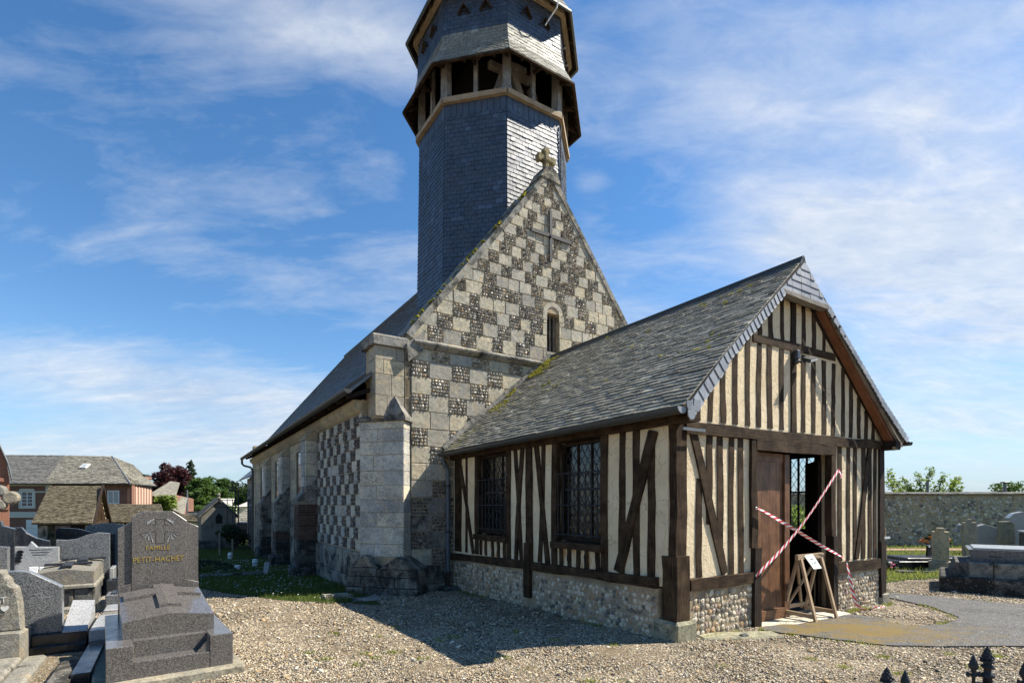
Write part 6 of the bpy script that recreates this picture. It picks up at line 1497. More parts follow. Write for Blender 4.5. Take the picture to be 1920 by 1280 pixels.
# --- small tomb chapel further back
ch_ = root('tomb_chapel', (-15.7, 28.6, -.62), YAW+.05, 'small grey stone tomb chapel with pitched roof and arched niche', 'tomb chapel')
part('wall', ch_, 'concrete', lambda g: (g.prism([(-.85, 0), (.80, 0), (.80, 1.85), (-.02, 2.62), (-.85, 1.85)], fy(0), 0, 1.8, 0, .01)))
part('footing', ch_, 'concrete_dark', lambda g: g.bevbox((-.95, -.08, -.4), (.9, 1.9, .45), .02))
part('roof', ch_, 'concrete_dark', lambda g: (slab(g, (-1.0, 2.0, 1.72), (-1.0, -.12, 1.72), (-.02, -.12, 2.72), (-.02, 2.0, 2.72), .1), slab(g, (.96, -.12, 1.72), (.96, 2.0, 1.72), (-.02, 2.0, 2.72), (-.02, -.12, 2.72), .1)))
part('finial', ch_, 'concrete', lambda g: g.lathe([(.08, 2.7), (.05, 2.8), (.10, 2.88), (.02, 3.0)], (-.02, .0, 0), 8))
part('niche', ch_, 'black_void', lambda g: g.prism([(-.17, 1.35), (.15, 1.35), (.15, 1.72), (-.01, 1.92), (-.17, 1.72)], fy(-.01), 0, .02))  # flat black panel stands in for the shade in the recess
# flower bed mound, pots and stone edging on the grass strip
fb = grave('grave_mound', -4.55, 14.0, 'dark planted grave mound on the shaded grass beside the church', 0, 'grave mound')
def mound(g):
    r = random.Random(2)
    for k in range(260):
        x, y = r.uniform(-.9, .9), r.uniform(-.9, .9); R = r.uniform(.04, .10); z = .30*max(0, 1-(x/1.0)**2)*max(0, 1-(y/1.0)**2); f = FL[r.randrange(8)]; g.add([(x+q[0]*R, y+q[2]*R, z-q[1]*R) for q in f.v], f.f)
part('planting', fb, 'leaf_dark', mound)['kind'] = 'stuff'
part('pot', fb, 'white_paint', lambda g: g.lathe([(.06, 0), (.08, .06), (.09, .13), (.07, .14)], (.95, -.3, .0), 10)); part('tray', fb, 'white_paint', lambda g: g.bevbox((-1.0, -1.3, 0), (-.6, -1.1, .07), .03))
ed = grave('stone_edging', -3.9, 11.6, 'long fallen stone edging on the shaded grass', 0, 'edging stone'); part('edging', ed, 'concrete_dark', lambda g: g.bevbox((-.85, -.08, -.05), (.75, .08, .10), .02)); part('plaque', ed, 'granite_pale', lambda g: g.hexa([(.72, -.05, .0), (.84, -.05, .0), (.84, .0, .0), (.72, .0, .0), (.78, .02, .34), (.90, .02, .34), (.90, .07, .34), (.78, .07, .34)]))
for (t, s, lb) in ((-3.35, 19.0, 'white water can standing by the far church wall'), (-3.0, 14.6, 'white plastic flower pot on the grass near the nave wall')):
    o = grave('pot', t, s, lb, 0, 'pot'); part('body', o, 'white_paint', lambda g: g.lathe([(.07, 0), (.09, .12), (.08, .24), (.05, .26)], (0, 0, 0), 10)); part('rim', o, 'pot_blue', lambda g: g.lathe([(.093, .12), (.095, .14)], (0, 0, 0), 10))
for (t, s, h, lb) in ((-3.55, 21.5, 1.15, 'thin pale post left of the far church corner'), (-3.1, 21.0, .85, 'short pale post beside the far church corner')):
    o = grave('post', t, s, lb, 0, 'post'); part('post', o, 'concrete', lambda g: g.box((-.03, -.03, 0), (.03, .03, h*.85)))
# ------------------------------------------------------------------ graves on the right
def rgrave(name, x, y, label, cat='gravestone', yaw=0.0, dz=0, group=None): return root(name, (x, y, gnd(x, y)+dz), YAW+yaw, label, cat, group)
# big three-tier tomb: far left corner near (8.95, 11.3)
R1 = rgrave('tiered_tomb', 8.78, 10.95, 'big dark stained three tier stone tomb by the asphalt path', 'tomb', -1.24, group='granite tombs')
part('lower_tier', R1, 'stone_black', lambda g: g.bevbox((0, 0, -.2), (4.6, 2.1, .33), .03))
part('middle_tier', R1, 'stone_weathered', lambda g: (g.bevbox((.45, .16, .33), (.83, 1.9, .62), .02), g.bevbox((.84, .16, .33), (1.5, 1.9, .62), .02), g.bevbox((1.51, .16, .33), (4.4, 1.9, .62), .02)))
part('middle_slope', R1, 'concrete_dark', lambda g: g.hexa([(.16, .17, .331), (.449, .17, .331), (.449, 1.9, .331), (.16, 1.9, .331), (.26, .18, .61), (.449, .18, .61), (.449, 1.9, .61), (.26, 1.9, .61)]))
part('sarcophagus', R1, 'granite_grey', lambda g: g.hexa([(.50, .36, .62), (4.3, .36, .62), (4.3, 1.75, .62), (.50, 1.75, .62), (.46, .32, .87), (4.3, .32, .87), (4.3, 1.78, .87), (.46, 1.78, .87)]))
part('lid', R1, 'granite_pale', lambda g: g.bevbox((.54, .44, .872), (3.5, 1.72, .90), .01))
part('inscription_line', R1, 'dark_letter', lambda g: [g.prism([(.75+.03*k, .79-.06*k), (1.0-.03*k, .79-.06*k), (1.0-.03*k, .805-.06*k), (.75+.03*k, .805-.06*k)], fy(.345), -.012, .01) for k in range(2)])
def stepped(nm, x, y, w_, d2_, h, m_, lb, steps, ped=True, yaw=-1.12):
    o = rgrave(nm, x, y, lb, 'gravestone', yaw); b0 = .26 if ped else 0
    pts = [(-w_/2, b0), (w_/2, b0)]
    r_ = [(w_/2, h-steps[1])]; 
    pts += [(w_/2, h-steps[1]), (w_/2-steps[0], h-steps[1]), (w_/2-steps[0], h), (-w_/2+steps[0], h), (-w_/2+steps[0], h-steps[1]), (-w_/2, h-steps[1])]
    part('stele', o, m_, lambda g: g.prism(pts, fy(0), 0, d2_, 0, .008))
    if ped: part('pedestal', o, m_, lambda g: (g.bevbox((-w_/2-.07, -.07, .0), (w_/2+.07, d2_+.07, b0), .02), g.bevbox((-w_/2-.16, -.15, -.2), (w_/2+.16, d2_+.2, .05), .02)))
    return o
stepped('gravestone', 11.55, 14.35, .34, .30, 1.16, 'stone_pale', 'tall pale concrete headstone with stepped top left of the big dark tomb', (.10, .10))
o = stepped('gravestone', 14.05, 16.35, .32, .30, 1.36, 'stone_pale', 'pale concrete headstone with narrow raised top right of the stepped one', (.20, .10), False)
part('carved_ornament', o, 'granite_pale', lambda g: [g.add([(-.34+.22*q[0]*(1-.2*k)+.04*k, .1+q[2]*.2, .98+.08*k-q[1]*.2) for q in FL[k].v], FL[k].f) for k in range(3)])
o = rgrave('gravestone', 17.2, 19.4, 'small pale grey house shaped headstone before the flint wall', 'gravestone', -1.12); part('stele', o, 'granite_pale', lambda g: g.prism([(-.38, 0), (.40, 0), (.40, .98), (.02, 1.12), (-.38, .98)], fy(0), 0, .7, 0, .01))
o = rgrave('gravestone', 16.05, 17.3, 'narrow brownish headstone between the two pale grey ones', 'gravestone', -1.12); part('stele', o, 'stone_wet', lambda g: g.prism([(-.17, 0), (.22, 0), (.20, 1.20), (.10, 1.27), (-.15, 1.26)], fy(0), 0, .45, 0, .01))
o = rgrave('gravestone', 17.6, 18.4, 'round topped pale grey headstone at the right photo edge', 'gravestone', -1.12); part('stele', o, 'granite_pale', lambda g: g.prism([(-.34, 0), (.38, 0), (.38, 1.36), (.24, 1.53), (.02, 1.58), (-.20, 1.53), (-.34, 1.36)], fy(0), 0, .6, 0, .01))
o = rgrave('tomb', 15.25, 14.85, 'dark tomb with pale lid at the right photo edge behind the big tomb', 'tomb', -1.12, group='granite tombs'); part('body', o, 'granite_blue', lambda g: g.bevbox((-.5, 0, -.1), (1.6, 1.6, .93), .02)); part('lid', o, 'granite_pale', lambda g: g.bevbox((-.54, -.04, .932), (1.65, 1.65, 1.0), .02))
o = rgrave('flat_tomb', 10.7, 14.75, 'low dark flat tomb on the sunny grass with an urn on it', 'tomb', -.55, group='granite tombs'); part('slab', o, 'granite_black', lambda g: g.bevbox((.0, 0, -.1), (2.4, 1.2, .26), .02)); part('lid', o, 'granite_blue', lambda g: g.bevbox((.35, .15, .262), (2.3, 1.1, .34), .02)); part('kerb', o, 'concrete_dark', lambda g: g.bevbox((-.5, -.65, -.1), (2.5, -.45, .08), .02))
for (dx, dy, lb, kind) in ((1.45, .7, 'dark rounded plaque standing on the low flat tomb', 0), (1.85, .75, 'small dark urn on the low flat tomb', 1)):
    p = o.matrix_basis @ Vector((dx, dy, .34)) if False else Vector((10.7, 14.75, gnd(10.7, 14.75)+.34)) + Vector((dx*math.cos(YAW-.55)-dy*math.sin(YAW-.55), dx*math.sin(YAW-.55)+dy*math.cos(YAW-.55), 0))
    q = root('plaque' if kind == 0 else 'urn', tuple(p), YAW, lb, 'plaque' if kind == 0 else 'urn')
    if kind == 0: part('plaque', q, 'granite_black', lambda g: g.prism([(-.14, 0), (.12, 0), (.16, .26), (.05, .32), (-.10, .30)], fy(0), 0, .06, 0, .01))
    else: part('bowl', q, 'granite_black', lambda g: g.lathe([(.06, 0), (.03, .08), (.08, .16), (.10, .24), (.04, .26)], (0, 0, 0), 10)); part('handle', q, 'granite_black', lambda g: g.tube([(.09, 0, .18), (.15, 0, .22), (.10, 0, .26)], .012, 6))
def bouquet(x, y, z, lb, cols, seed, R=.16):
    o = root('flower_bunch', (x, y, z), 0, lb, 'flowers'); r = random.Random(seed)
    for cname, n in cols:
        g = G()
        for k in range(n):
            a, b2 = r.uniform(0, 6.28), r.uniform(.1, 1.3); c_ = Vector((math.cos(a)*math.sin(b2), math.sin(a)*math.sin(b2), math.cos(b2)))*R*r.uniform(.7, 1.1); q = r.uniform(.022, .04)*R/.16; f = FL[r.randrange(8)]
            g.add([(c_.x+w_[0]*q*2, c_.y+w_[2]*q*2, c_.z+.04-w_[1]*q*2) for w_ in f.v], f.f)
        g.build('petals' if 'petal' in cname else 'foliage', [M[cname]], o)
    return o
bouquet(10.55, 14.9, gnd(10.5, 14.9), 'bunch of pink and white flowers at the end of the low flat tomb', (('petal_pink', 9), ('petal_white', 8), ('leaf_dark', 14)), 1, .2)
bouquet(14.55, 18.3, gnd(14.5, 18.3)+.35, 'orange flowers between the two pale concrete headstones', (('petal_orange', 12), ('leaf', 26)), 2, .42)
o = rgrave('wooden_cross', 10.95, 15.6, 'thin wooden grave cross just right of the porch', 'cross', -.2); part('shaft', o, 'oak_tan', lambda g: g.beam((0, 0, 0), (-.05, 0, 1.15), .04, .03, X, 2, .002)); part('arm', o, 'white_paint', lambda g: g.beam((-.16, -.02, .86), (.12, -.02, .87), .06, .02, Z, 1, .002))
o = rgrave('terracotta_kerb', 16.5, 21.6, 'long terracotta coloured paving strip below the flint wall', 'paving strip', -.55); part('paving', o, 'terracotta', lambda g: g.bevbox((-3.5, -.4, -.05), (2.0, .4, .06), .01))
# ------------------------------------------------------------------ flint boundary wall on the right
bw = root('boundary_wall', (15.0, 24.4, -.2), math.radians(-2), 'long dark flint boundary wall with a tiled coping', 'wall')
g = G(); g.box((-4, 0, -.8), (30, .5, 2.38)); g.build('wall_core', [M['mortar']], bw)
fnw = lambda a, b, d_: (a, d_, b)
ins = [(i, m @ Matrix.Rotation(rnd.uniform(-.5, .5), 4, 'Y') @ Matrix.Scale(rnd.uniform(.75, 1.25), 4)) for i, m in flints(fnw, -3.5, 12.5, -.3, lambda a: 2.36, .14, 77, .02)]
lw = lambda v: bw.matrix_basis @ v
pieces('flint', FL, ins, [M['flint']], bw, 'flint_field', lambda v: abs(v.x-3)+abs(v.z-1)*.1, 300)
r = random.Random(5); g = G()
for k in range(420):
    a, z = r.uniform(-3, 12), r.uniform(0, 2.3); R = r.uniform(.08, .17); f = FL[r.randrange(8)]; g.add([(a+v[0]*R*1.4, -.012+v[1]*R*.7, z+v[2]*R) for v in f.v], f.f)
g.build('pale_flints', [M['flint_pale']], bw, kind='stuff')
x = -4
while x < 14:
    g = G(); g.hexa([(x+.004, -.10, 2.38), (x+.33, -.10, 2.38), (x+.33, .6, 2.38), (x+.004, .6, 2.38), (x+.004, -.10, 2.42+rnd.uniform(0, .012)), (x+.33, -.10, 2.42+rnd.uniform(0, .012)), (x+.33, .25, 2.52), (x+.004, .25, 2.52)]); g.build('coping_tile', [M['concrete_dark']], bw); x += .335
g = G(); g.box((14, -.1, 2.38), (30, .6, 2.5)); g.build('coping', [M['concrete_dark']], bw)
# ------------------------------------------------------------------ trees
def leaves(g, c, R, n, size, r, squash=1.0, flat_=False):
    for k in range(n):
        d_ = Vector((r.gauss(0, 1), r.gauss(0, 1), r.gauss(0, 1))).normalized(); rad = R*(r.random()**.35)
        p = Vector(c) + Vector((d_.x*rad, d_.y*rad, d_.z*rad*squash)); a = Vector((r.gauss(0, 1), r.gauss(0, 1), r.gauss(0, .6))).normalized(); b = a.cross(Vector((r.gauss(0, 1), r.gauss(0, 1), r.gauss(0, 1)))).normalized(); q = size*r.uniform(.6, 1.3)
        g.add([p-a*q, p+b*q*.45, p+a*q, p-b*q*.45], [(0, 1, 2), (0, 2, 3)])
def tree(name, x, y, z, h, rad, m_, label, seed, trunk_h=.35, leaf=.14, n=5200, shape='round', group=None):
    r = random.Random(seed); o = root(name, (x, y, z), 0, label, 'tree', group)
    g = G(); top = Vector((r.uniform(-.1, .1)*rad, r.uniform(-.1, .1)*rad, h*.8)); g.tube([(0, 0, -.5), (0, 0, h*trunk_h*.6), top*.55+Vector((0, 0, 0)), top], [h*.030, h*.024, h*.016, h*.005], 7)
    cl = []
    if shape == 'round':
        for k in range(40):
            d_ = Vector((r.gauss(0, 1), r.gauss(0, 1), r.gauss(.1, .8))).normalized(); q = r.uniform(.45, .88); cl.append((Vector((d_.x*rad*q, d_.y*rad*q, h*(trunk_h+(1-trunk_h)*.5) + d_.z*h*(1-trunk_h)*.5*q)), rad*r.uniform(.28, .46)))
    elif shape == 'cone':
        for k in range(34):
            u = (k+.5)/34; zz = h*(.12+.85*u); a = r.uniform(0, 6.28); q = rad*(1-u)*.75; cl.append((Vector((math.cos(a)*q, math.sin(a)*q, zz)), max(.45, rad*(1-u)*.55+.2)))
    else:
        for k in range(16):
            a = r.uniform(0, 6.28); q = r.uniform(.2, 1.0)*rad; cl.append((Vector((math.cos(a)*q, math.sin(a)*q*.5, h*r.uniform(.45, .95))), rad*.20))
    for c, R in cl[:16]:
        st_ = Vector((0, 0, h*trunk_h*r.uniform(.6, 1.1))); md = st_.lerp(c, .5)+Vector((0, 0, -.06*h)); g.tube([st_, md, c], [h*.011, h*.007, h*.002], 5, 0, False)
    g.build('trunk', [M['bark']], o)
    g = G(); tot = sum(R**2 for c, R in cl)
    for c, R in cl: leaves(g, c, R, int(n*R*R/tot), leaf, r, .8)
    g.build('crown', [M[m_]], o, kind=None); return o
def at(u, v, Y): return ((u-960)*Y/1000, Y, 1.7+(947-v)*Y/1000)
TG = 'trees behind the village roofs'
def tr(u, vtop, Y, rad_px, m_, label, seed, **kw):
    x, y, zt_ = at(u, vtop, Y); z0 = ground(x, y)-.3; tree(kw.pop('name', 'broadleaf_tree'), x, y, z0, zt_-z0, rad_px*Y/1000, m_, label, seed, group=TG, **kw)
tr(318, 868, 70, 33, 'leaf_copper', 'dark purple copper beech behind the brick chimney', 1, leaf=.24, n=9500, name='copper_beech')
tr(357, 861, 84, 36, 'leaf_dark', 'tall pointed dark conifer right of the copper beech', 2, shape='cone', leaf=.26, n=6500, name='conifer')
tr(378, 896, 60, 30, 'leaf', 'mid green rounded tree below the conifer', 3, leaf=.22, n=5600, trunk_h=.15)
tr(404, 890, 78, 30, 'leaf', 'bright green domed tree right of the conifer', 4, leaf=.24, n=5400, trunk_h=.2)
tr(436, 900, 88, 30, 'leaf_dark', 'darker green tree behind the iron scroll gate', 5, leaf=.26, n=5000, trunk_h=.2)
tr(468, 906, 70, 28, 'leaf', 'green tree at the end of the nave wall', 6, leaf=.22, n=4200, trunk_h=.2)
tr(345, 925, 58, 18, 'leaf', 'small green tree behind the grey lamp pole', 7, leaf=.2, n=3200, trunk_h=.15)
# branching sapling-like tree over the boundary wall (right) and greenery seen through the porch window
x, y, z = at(1735, 880, 29); 
o = root('fruit_tree', (x, y, -.4), 0, 'young fruit tree with spreading leafy branches above the flint wall', 'tree'); g = G(); r = random.Random(4); lf = G()
g.tube([(0, 0, 0), (.1, 0, 1.4), (.0, 0, 2.3)], [.10, .08, .06], 7)
for (dx, dz, L) in ((-2.3, 3.55, 1), (-1.7, 4.05, 1), (-1.0, 3.75, 1), (-.35, 3.9, 1), (.3, 4.1, 1), (1.0, 3.75, 1), (1.8, 3.45, 1), (2.35, 3.75, 1), (-2.6, 3.1, 1), (2.0, 3.1, 1), (-.9, 3.2, 1), (1.2, 3.2, 1)):
    p0 = Vector((0, 0, 2.1)); p2 = Vector((dx, r.uniform(-.6, .6), dz)); p1 = p0.lerp(p2, .55)+Vector((dx*.12, 0, -.25)); g.tube([p0, p1, p2], [.045, .028, .008], 6)
    for k in range(34):
        q = p1.lerp(p2, r.random()) if r.random() < .75 else p0.lerp(p1, r.uniform(.5, 1)); leaves(lf, q+Vector((r.gauss(0, .10), r.gauss(0, .10), r.gauss(0, .10))), .14, 7, .085, r)
g.build('trunk', [M['bark']], o); lf.build('crown', [M['leaf_lime']], o)
def bush(x, y, z, R, h, m_, label, seed, n=1500, leaf=.1):
    o = root('bush', (x, y, z), 0, label, 'bush'); r = random.Random(seed); g = G()
    for k in range(12): leaves(g, (r.uniform(-.7, .7)*R, r.uniform(-.7, .7)*R, h*r.uniform(.25, .8)), R*.5, n//12, leaf, r, .8)
    g.build('foliage', [M[m_]], o); s_ = G()
    for k in range(5): s_.tube([(r.uniform(-.2, .2)*R, 0, -.2), (r.uniform(-.6, .6)*R, r.uniform(-.5, .5)*R, h*.7)], [.03, .01], 5)
    s_.build('stem', [M['bark']], o); return o
p = W(8.7, 3.5); bush(p.x, p.y, gnd(p.x, p.y), 1.0, 1.9, 'leaf_lime', 'leafy bush behind the porch seen through its leaded window', 3, 2200, .11)
p = at(1895, 912, 33); bush(p[0], p[1], 2.0, .8, 1.1, 'leaf', 'small bush top over the wall at the right photo edge', 5, 700, .1)
for (u, v, lb) in ((1739, 902, 'thin grey post rising over the boundary wall below the fruit tree'), (1884, 904, 'grey flue pipe with cap above the boundary wall at right')):
    x, y, z = at(u, v, 27.5); o = root('flue_pipe', (x, y, 0), 0, lb, 'pipe'); g = G(); g.tube([(0, 0, 0), (0, 0, z)], .07, 8); g.build('pipe', [M['zinc']], o)
    if u > 1800: g = G(); g.bevbox((-.14, -.14, z-.04), (.14, .14, z+.03), .02); g.build('cap', [M['zinc_dark']], o)
# ------------------------------------------------------------------ village houses on the left
def win_(par, a, b, z0, z1, fn, dep=-.03, frame='white_paint', pane='pane_dark', bars=(1, 3), sur=None, name='window'):
    g = G(); e = .07
    for q in ([(a, z0), (b, z0), (b, z0+e), (a, z0+e)], [(a, z1-e), (b, z1-e), (b, z1), (a, z1)], [(a, z0+e), (a+e, z0+e), (a+e, z1-e), (a, z1-e)], [(b-e, z0+e), (b, z0+e), (b, z1-e), (b-e, z1-e)]): g.prism(q, fn, dep, .02)
    for i in range(1, bars[0]+1): x = a+(b-a)*i/(bars[0]+1); g.prism([(x-.03, z0+e), (x+.03, z0+e), (x+.03, z1-e), (x-.03, z1-e)], fn, dep, .02)
    w_ = g.build(name, [M[frame]], par)
    g = G(); g.prism([(a+e, z0+e), (b-e, z0+e), (b-e, z1-e), (a+e, z1-e)], fn, dep*.4, .01); g.build('pane', [M[pane]], w_)
    if bars[1] > 0:
        for i in range(1, bars[1]+1): z = z0+e+(z1-z0-2*e)*i/(bars[1]+1); g = G(); g.prism([(a+e, z-.02), (b-e, z-.02), (b-e, z+.02), (a+e, z+.02)], fn, dep*.7, 0); g.build('bar', [M[frame]], w_)
    if sur:
        g = G(); t = .16
        for q in ([(a-t, z0-.12), (b+t, z0-.12), (b+t, z0-.005), (a-t, z0-.005)], [(a-t, z0), (a-.005, z0), (a-.005, z1), (a-t, z1)], [(b+.005, z0), (b+t, z0), (b+t, z1), (b+.005, z1)], [(a-t, z1+.005), (b+t, z1+.005), (b+t-.1, z1+t+.05), (a-t+.1, z1+t+.05)]): g.prism(q, fn, dep-.02, 0)
        g.build('window_surround', [M[sur]], w_)
    return w_
def tile_rows(par, bl, br, tl, tr, m_, w_, h_, name='roof_tile', limit=60, th=.03):
    ins = slate_quad(bl, br, tl, tr, w_, h_, th, .012, rnd, .02); M0 = par.matrix_basis
    pr_ = par
    return pieces(name, SLATE, ins, [M[m_]], pr_, 'tile_field', lambda v: v.length, limit)
Yh = 40.0
def hx(u, Y=Yh): return (u-960)*Y/1000
def hz(v, Y=Yh): return 1.7+(947-v)*Y/1000
# long house: front wall parallel to the picture, hip end turning right
hs = root('long_brick_house', (0, 0, 0), 0, 'long brick village house with grey and lichened tile roof behind the graves', 'house')
fh = lambda a, b, d_: (a, Yh+d_, b)
xa, xm, xb = hx(-40), hx(92), hx(247); xe = xb-1.2; yE = Yh+4.0
ze_, zr_ = hz(905), hz(853, Yh+3.2)
g = G(); g.prism([(xa, -2.2), (xm-.25, -2.2), (xm-.25, ze_), (xa, ze_)], fh, 0, .3); g.prism([(xm+.25, -2.2), (xb, -2.2), (xb, ze_), (xm+.25, ze_)], fh, 0, .3)
hw = g.build('front_wall', [M['brick']], hs)
g = G(); g.prism([(xm-.25, -2.2), (xm+.25, -2.2), (xm+.25, ze_), (xm-.25, ze_)], fh, -.03, .3); g.build('pilaster', [M['pale_render']], hs)
ew = Vector((xe-xb, yE-Yh, 0)); eL = ew.length; ew.normalize(); en = Vector((ew.y, -ew.x, 0))
fe = lambda a, b, d_: tuple(Vector((xb, Yh, 0)) + ew*a - en*d_ + Vector((0, 0, b)))
g = G(); g.prism([(0.01, -2.2), (eL+.1, -2.2), (eL+.1, ze_), (.01, ze_)], fe, 0, .3); g.build('end_wall', [M['brick']], hs)
for k in range(7):
    a = .12 + k*(eL-.1)/7; g = G(); g.prism([(a, hz(948)), (a+.36, hz(948)), (a+.36, ze_-.35), (a+.18, ze_-.25), (a, ze_-.35)], fe, -.03, 0); g.build('render_panel', [M['pink_render']], hs)
g = G(); g.prism([(xa, ze_-.72), (xm-.26, ze_-.72), (xm-.26, ze_-.62), (xa, ze_-.62)], fh, -.06, 0); g.prism([(xa, ze_-.22), (xm-.26, ze_-.22), (xm-.26, ze_-.08), (xa, ze_-.08)], fh, -.06, 0); g.build('cornice_band', [M['pale_render']], hs)
g = G(); g.prism([(xa, hz(970)), (xm-1.6+1.35, hz(970)), (xm-.26, hz(959)), (xa, hz(959))], fh, -.08, 0); g.build('string_band', [M['pale_render']], hs)
win_(hs, hx(40), hx(63), hz(950), hz(921), fh, sur='pale_render'); win_(hs, hx(202), hx(224), hz(944), hz(919), fh, pane='pane_net', bars=(1, 0))
g = G(); g.prism([(hx(50), -2.0), (hx(74), -2.0), (hx(74), hz(974)), (hx(50), hz(974))], fh, -.05, 0); dr = g.build('garage_door', [M['white_paint']], hs)
for k in range(4): g = G(); z = -1.8+k*.6; g.prism([(hx(51), z), (hx(73), z), (hx(73), z+.03), (hx(51), z+.03)], fh, -.065, -.045); g.build('door_rail', [M['pale_render']], dr)
# roof: front slope in two coverings, hip slope
yr = Yh+3.4; ov_ = .35
A, B, Cc, Dd = (xa-2, Yh-ov_, ze_-.05), (xb+.12, Yh-ov_, ze_-.05), (hx(210, yr), yr, zr_-.08), (xa-2, yr, zr_+.05)
Bm, Cm = (hx(89), Yh-ov_, ze_-.05), (hx(122, yr), yr, zr_)
Ee = Vector((xb, Yh-ov_, ze_-.05)) + ew*(eL+.5) + en*ov_
Fp = (hx(249, 47.5), 47.5, zr_-.45)
g = G(); slab(g, A, B, Cc, Dd, .08); g.add([B, tuple(Ee), Fp, Cc], [(0, 1, 2, 3)]); g.add([(xa-2, yr, zr_), Cc, Fp, (xa-2, yr+5, ze_)], [(0, 1, 2, 3)]); rf = g.build('roof', [M['tile_grey']], hs)
tile_rows(rf, A, Bm, Dd, Cm, 'tile_grey', .32, .22, 'roof_tile', 40); tile_rows(rf, Bm, B, Cm, Cc, 'tile_pale', .30, .20, 'roof_tile', 60); tile_rows(rf, B, tuple(Ee), Cc, Fp, 'tile_pale', .30, .22, 'roof_tile', 30)
g = G(); g.tube([B, Cc], .06, 6); g.build('hip_flashing', [M['zinc']], rf); g = G(); g.tube([(xa-2, Yh-ov_-.06, ze_-.08), (xb+.15, Yh-ov_-.06, ze_-.08), tuple(Ee+Vector((0, 0, -.03)))], .06, 6); g.build('gutter', [M['zinc_dark']], hs)
k = .57; sx, sz = hx(158, Yh+1.7), ze_+(zr_-ze_)*k; sy = Yh-ov_+(yr-Yh+ov_)*k; nrm_s = (Vector(B)-Vector(A)).cross(Vector(Dd)-Vector(A)).normalized(); upv = (Vector(Dd)-Vector(A)).normalized()
g = G(); cpt = Vector((sx, sy, sz)); ex_ = Vector((1, 0, 0)); pts = [cpt-ex_*.25-upv*.28, cpt+ex_*.25-upv*.28, cpt+ex_*.25+upv*.28, cpt-ex_*.25+upv*.28]; g.hexa([p_ + nrm_s*.0 for p_ in pts] + [p_ + nrm_s*.11 for p_ in pts]); skl = g.build('skylight', [M['white_paint']], hs)
g = G(); pts = [cpt-ex_*.18-upv*.2, cpt+ex_*.18-upv*.2, cpt+ex_*.18+upv*.2, cpt-ex_*.18+upv*.2]; g.hexa([p_ + nrm_s*.10 for p_ in pts] + [p_ + nrm_s*.118 for p_ in pts]); g.build('pane', [M['pane_net']], skl)
# orange brick house cut by the left edge
oh = root('orange_brick_house', (-28.3, 30.0, 0), math.radians(43), 'orange brick house gable cut off at the left edge of the photo', 'house'); Yo = 30.0
fo = lambda a, b, d_: (a, d_, b); ho = lambda u: hx(u, Yo); zo = lambda v: hz(v, Yo)
g = G(); g.prism([(-5, -1.5), (0, -1.5), (0, zo(894)), (-.10, zo(868)), (-.42, zo(836)), (-2.0, zo(770)), (-5, zo(860))], fo, 0, 4.0); ow = g.build('wall', [M['brick_bright']], oh)
for v0, v1, o_ in ((903, 896, .10), (918, 913, .06), (955, 951, .06)): g = G(); g.prism([(-5, zo(v0)), (.02, zo(v0)), (.02, zo(v1)), (-5, zo(v1))], fo, -o_, 0); g.build('brick_cornice', [M['brick_bright']], oh)
g = G()
for (p, q) in (((-2.0, zo(766)), (-.40, zo(833))), ((-.40, zo(833)), (-.06, zo(866))), ((-.06, zo(866)), (.12, zo(897)))):
    g.hexa([(p[0], -.2, p[1]-.12), (q[0], -.2, q[1]-.12), (q[0], 4.3, q[1]-.12), (p[0], 4.3, p[1]-.12), (p[0], -.2, p[1]+.02), (q[0], -.2, q[1]+.02), (q[0], 4.3, q[1]+.02), (p[0], 4.3, p[1]+.02)])
g.build('roof', [M['tile_grey']], oh)
g = G(); g.tube([(-2.0, -.22, zo(766)), (-.40, -.22, zo(833)), (-.06, -.22, zo(866)), (.12, -.22, zo(897))], .05, 6); g.build('verge_trim', [M['zinc']], oh)
# half timbered barn with mossy tile roof
Yb = 27.0; bx = lambda u: hx(u, Yb); bz = lambda v: hz(v, Yb)
bn = root('barn', (0, 0, 0), 0, 'half timbered barn with mossy brown tile roof and dark open front', 'barn')
zeb, zrb = bz(980), bz(912, ) + 3.0*(0) ; yrb = Yb+3.0; zrb = hz(911, yrb)
Lx, Rx = bx(72), bx(170)
A, B, Cc, Dd = (Lx, Yb-.4, zeb), (Rx+.35, Yb-.4, zeb), (hx(189, yrb), yrb, zrb), (hx(93, yrb), yrb, zrb)
g = G(); slab(g, A, B, Cc, Dd, .08); Bk = (Cc[0]-1.22, yrb+2.45, zeb+.05); g.add([Cc, Dd, (Dd[0]-1.22, yrb+2.45, zeb+.05), Bk], [(1, 0, 3, 2)]); rf = g.build('roof', [M['tile_brown']], bn); tile_rows(rf, A, B, Dd, Cc, 'tile_brown', .19, .13, 'roof_tile', 120, .022)
g = G(); g.box((Lx+.3, Yb+1.6, -1.6), (Rx-1.6, Yb+1.7, zeb+.9)); g.build('back_wall', [M['black_void']], bn)
g = G(); g.box((Lx+.0, Yb-.05, -1.6), (Lx+.5, Yb+.4, zeb+.02)); g.build('stone_pier', [M['stone_weathered']], bn)
g = G(); g.box((Lx+.2, Yb-.12, zeb-.13), (Rx+.1, Yb+.1, zeb-.0)); g.build('eaves_beam', [M['oak_dark']], bn)
g = G(); gv = Vector((Cc[0]-Rx, yrb-Yb, 0)).normalized(); gp = Vector((Rx, Yb, 0)); gn = Vector((gv.y, -gv.x, 0))
fg = lambda a, b, d_: tuple(gp + gv*a - gn*d_ + Vector((0, 0, b)))
gl_ = 6.2
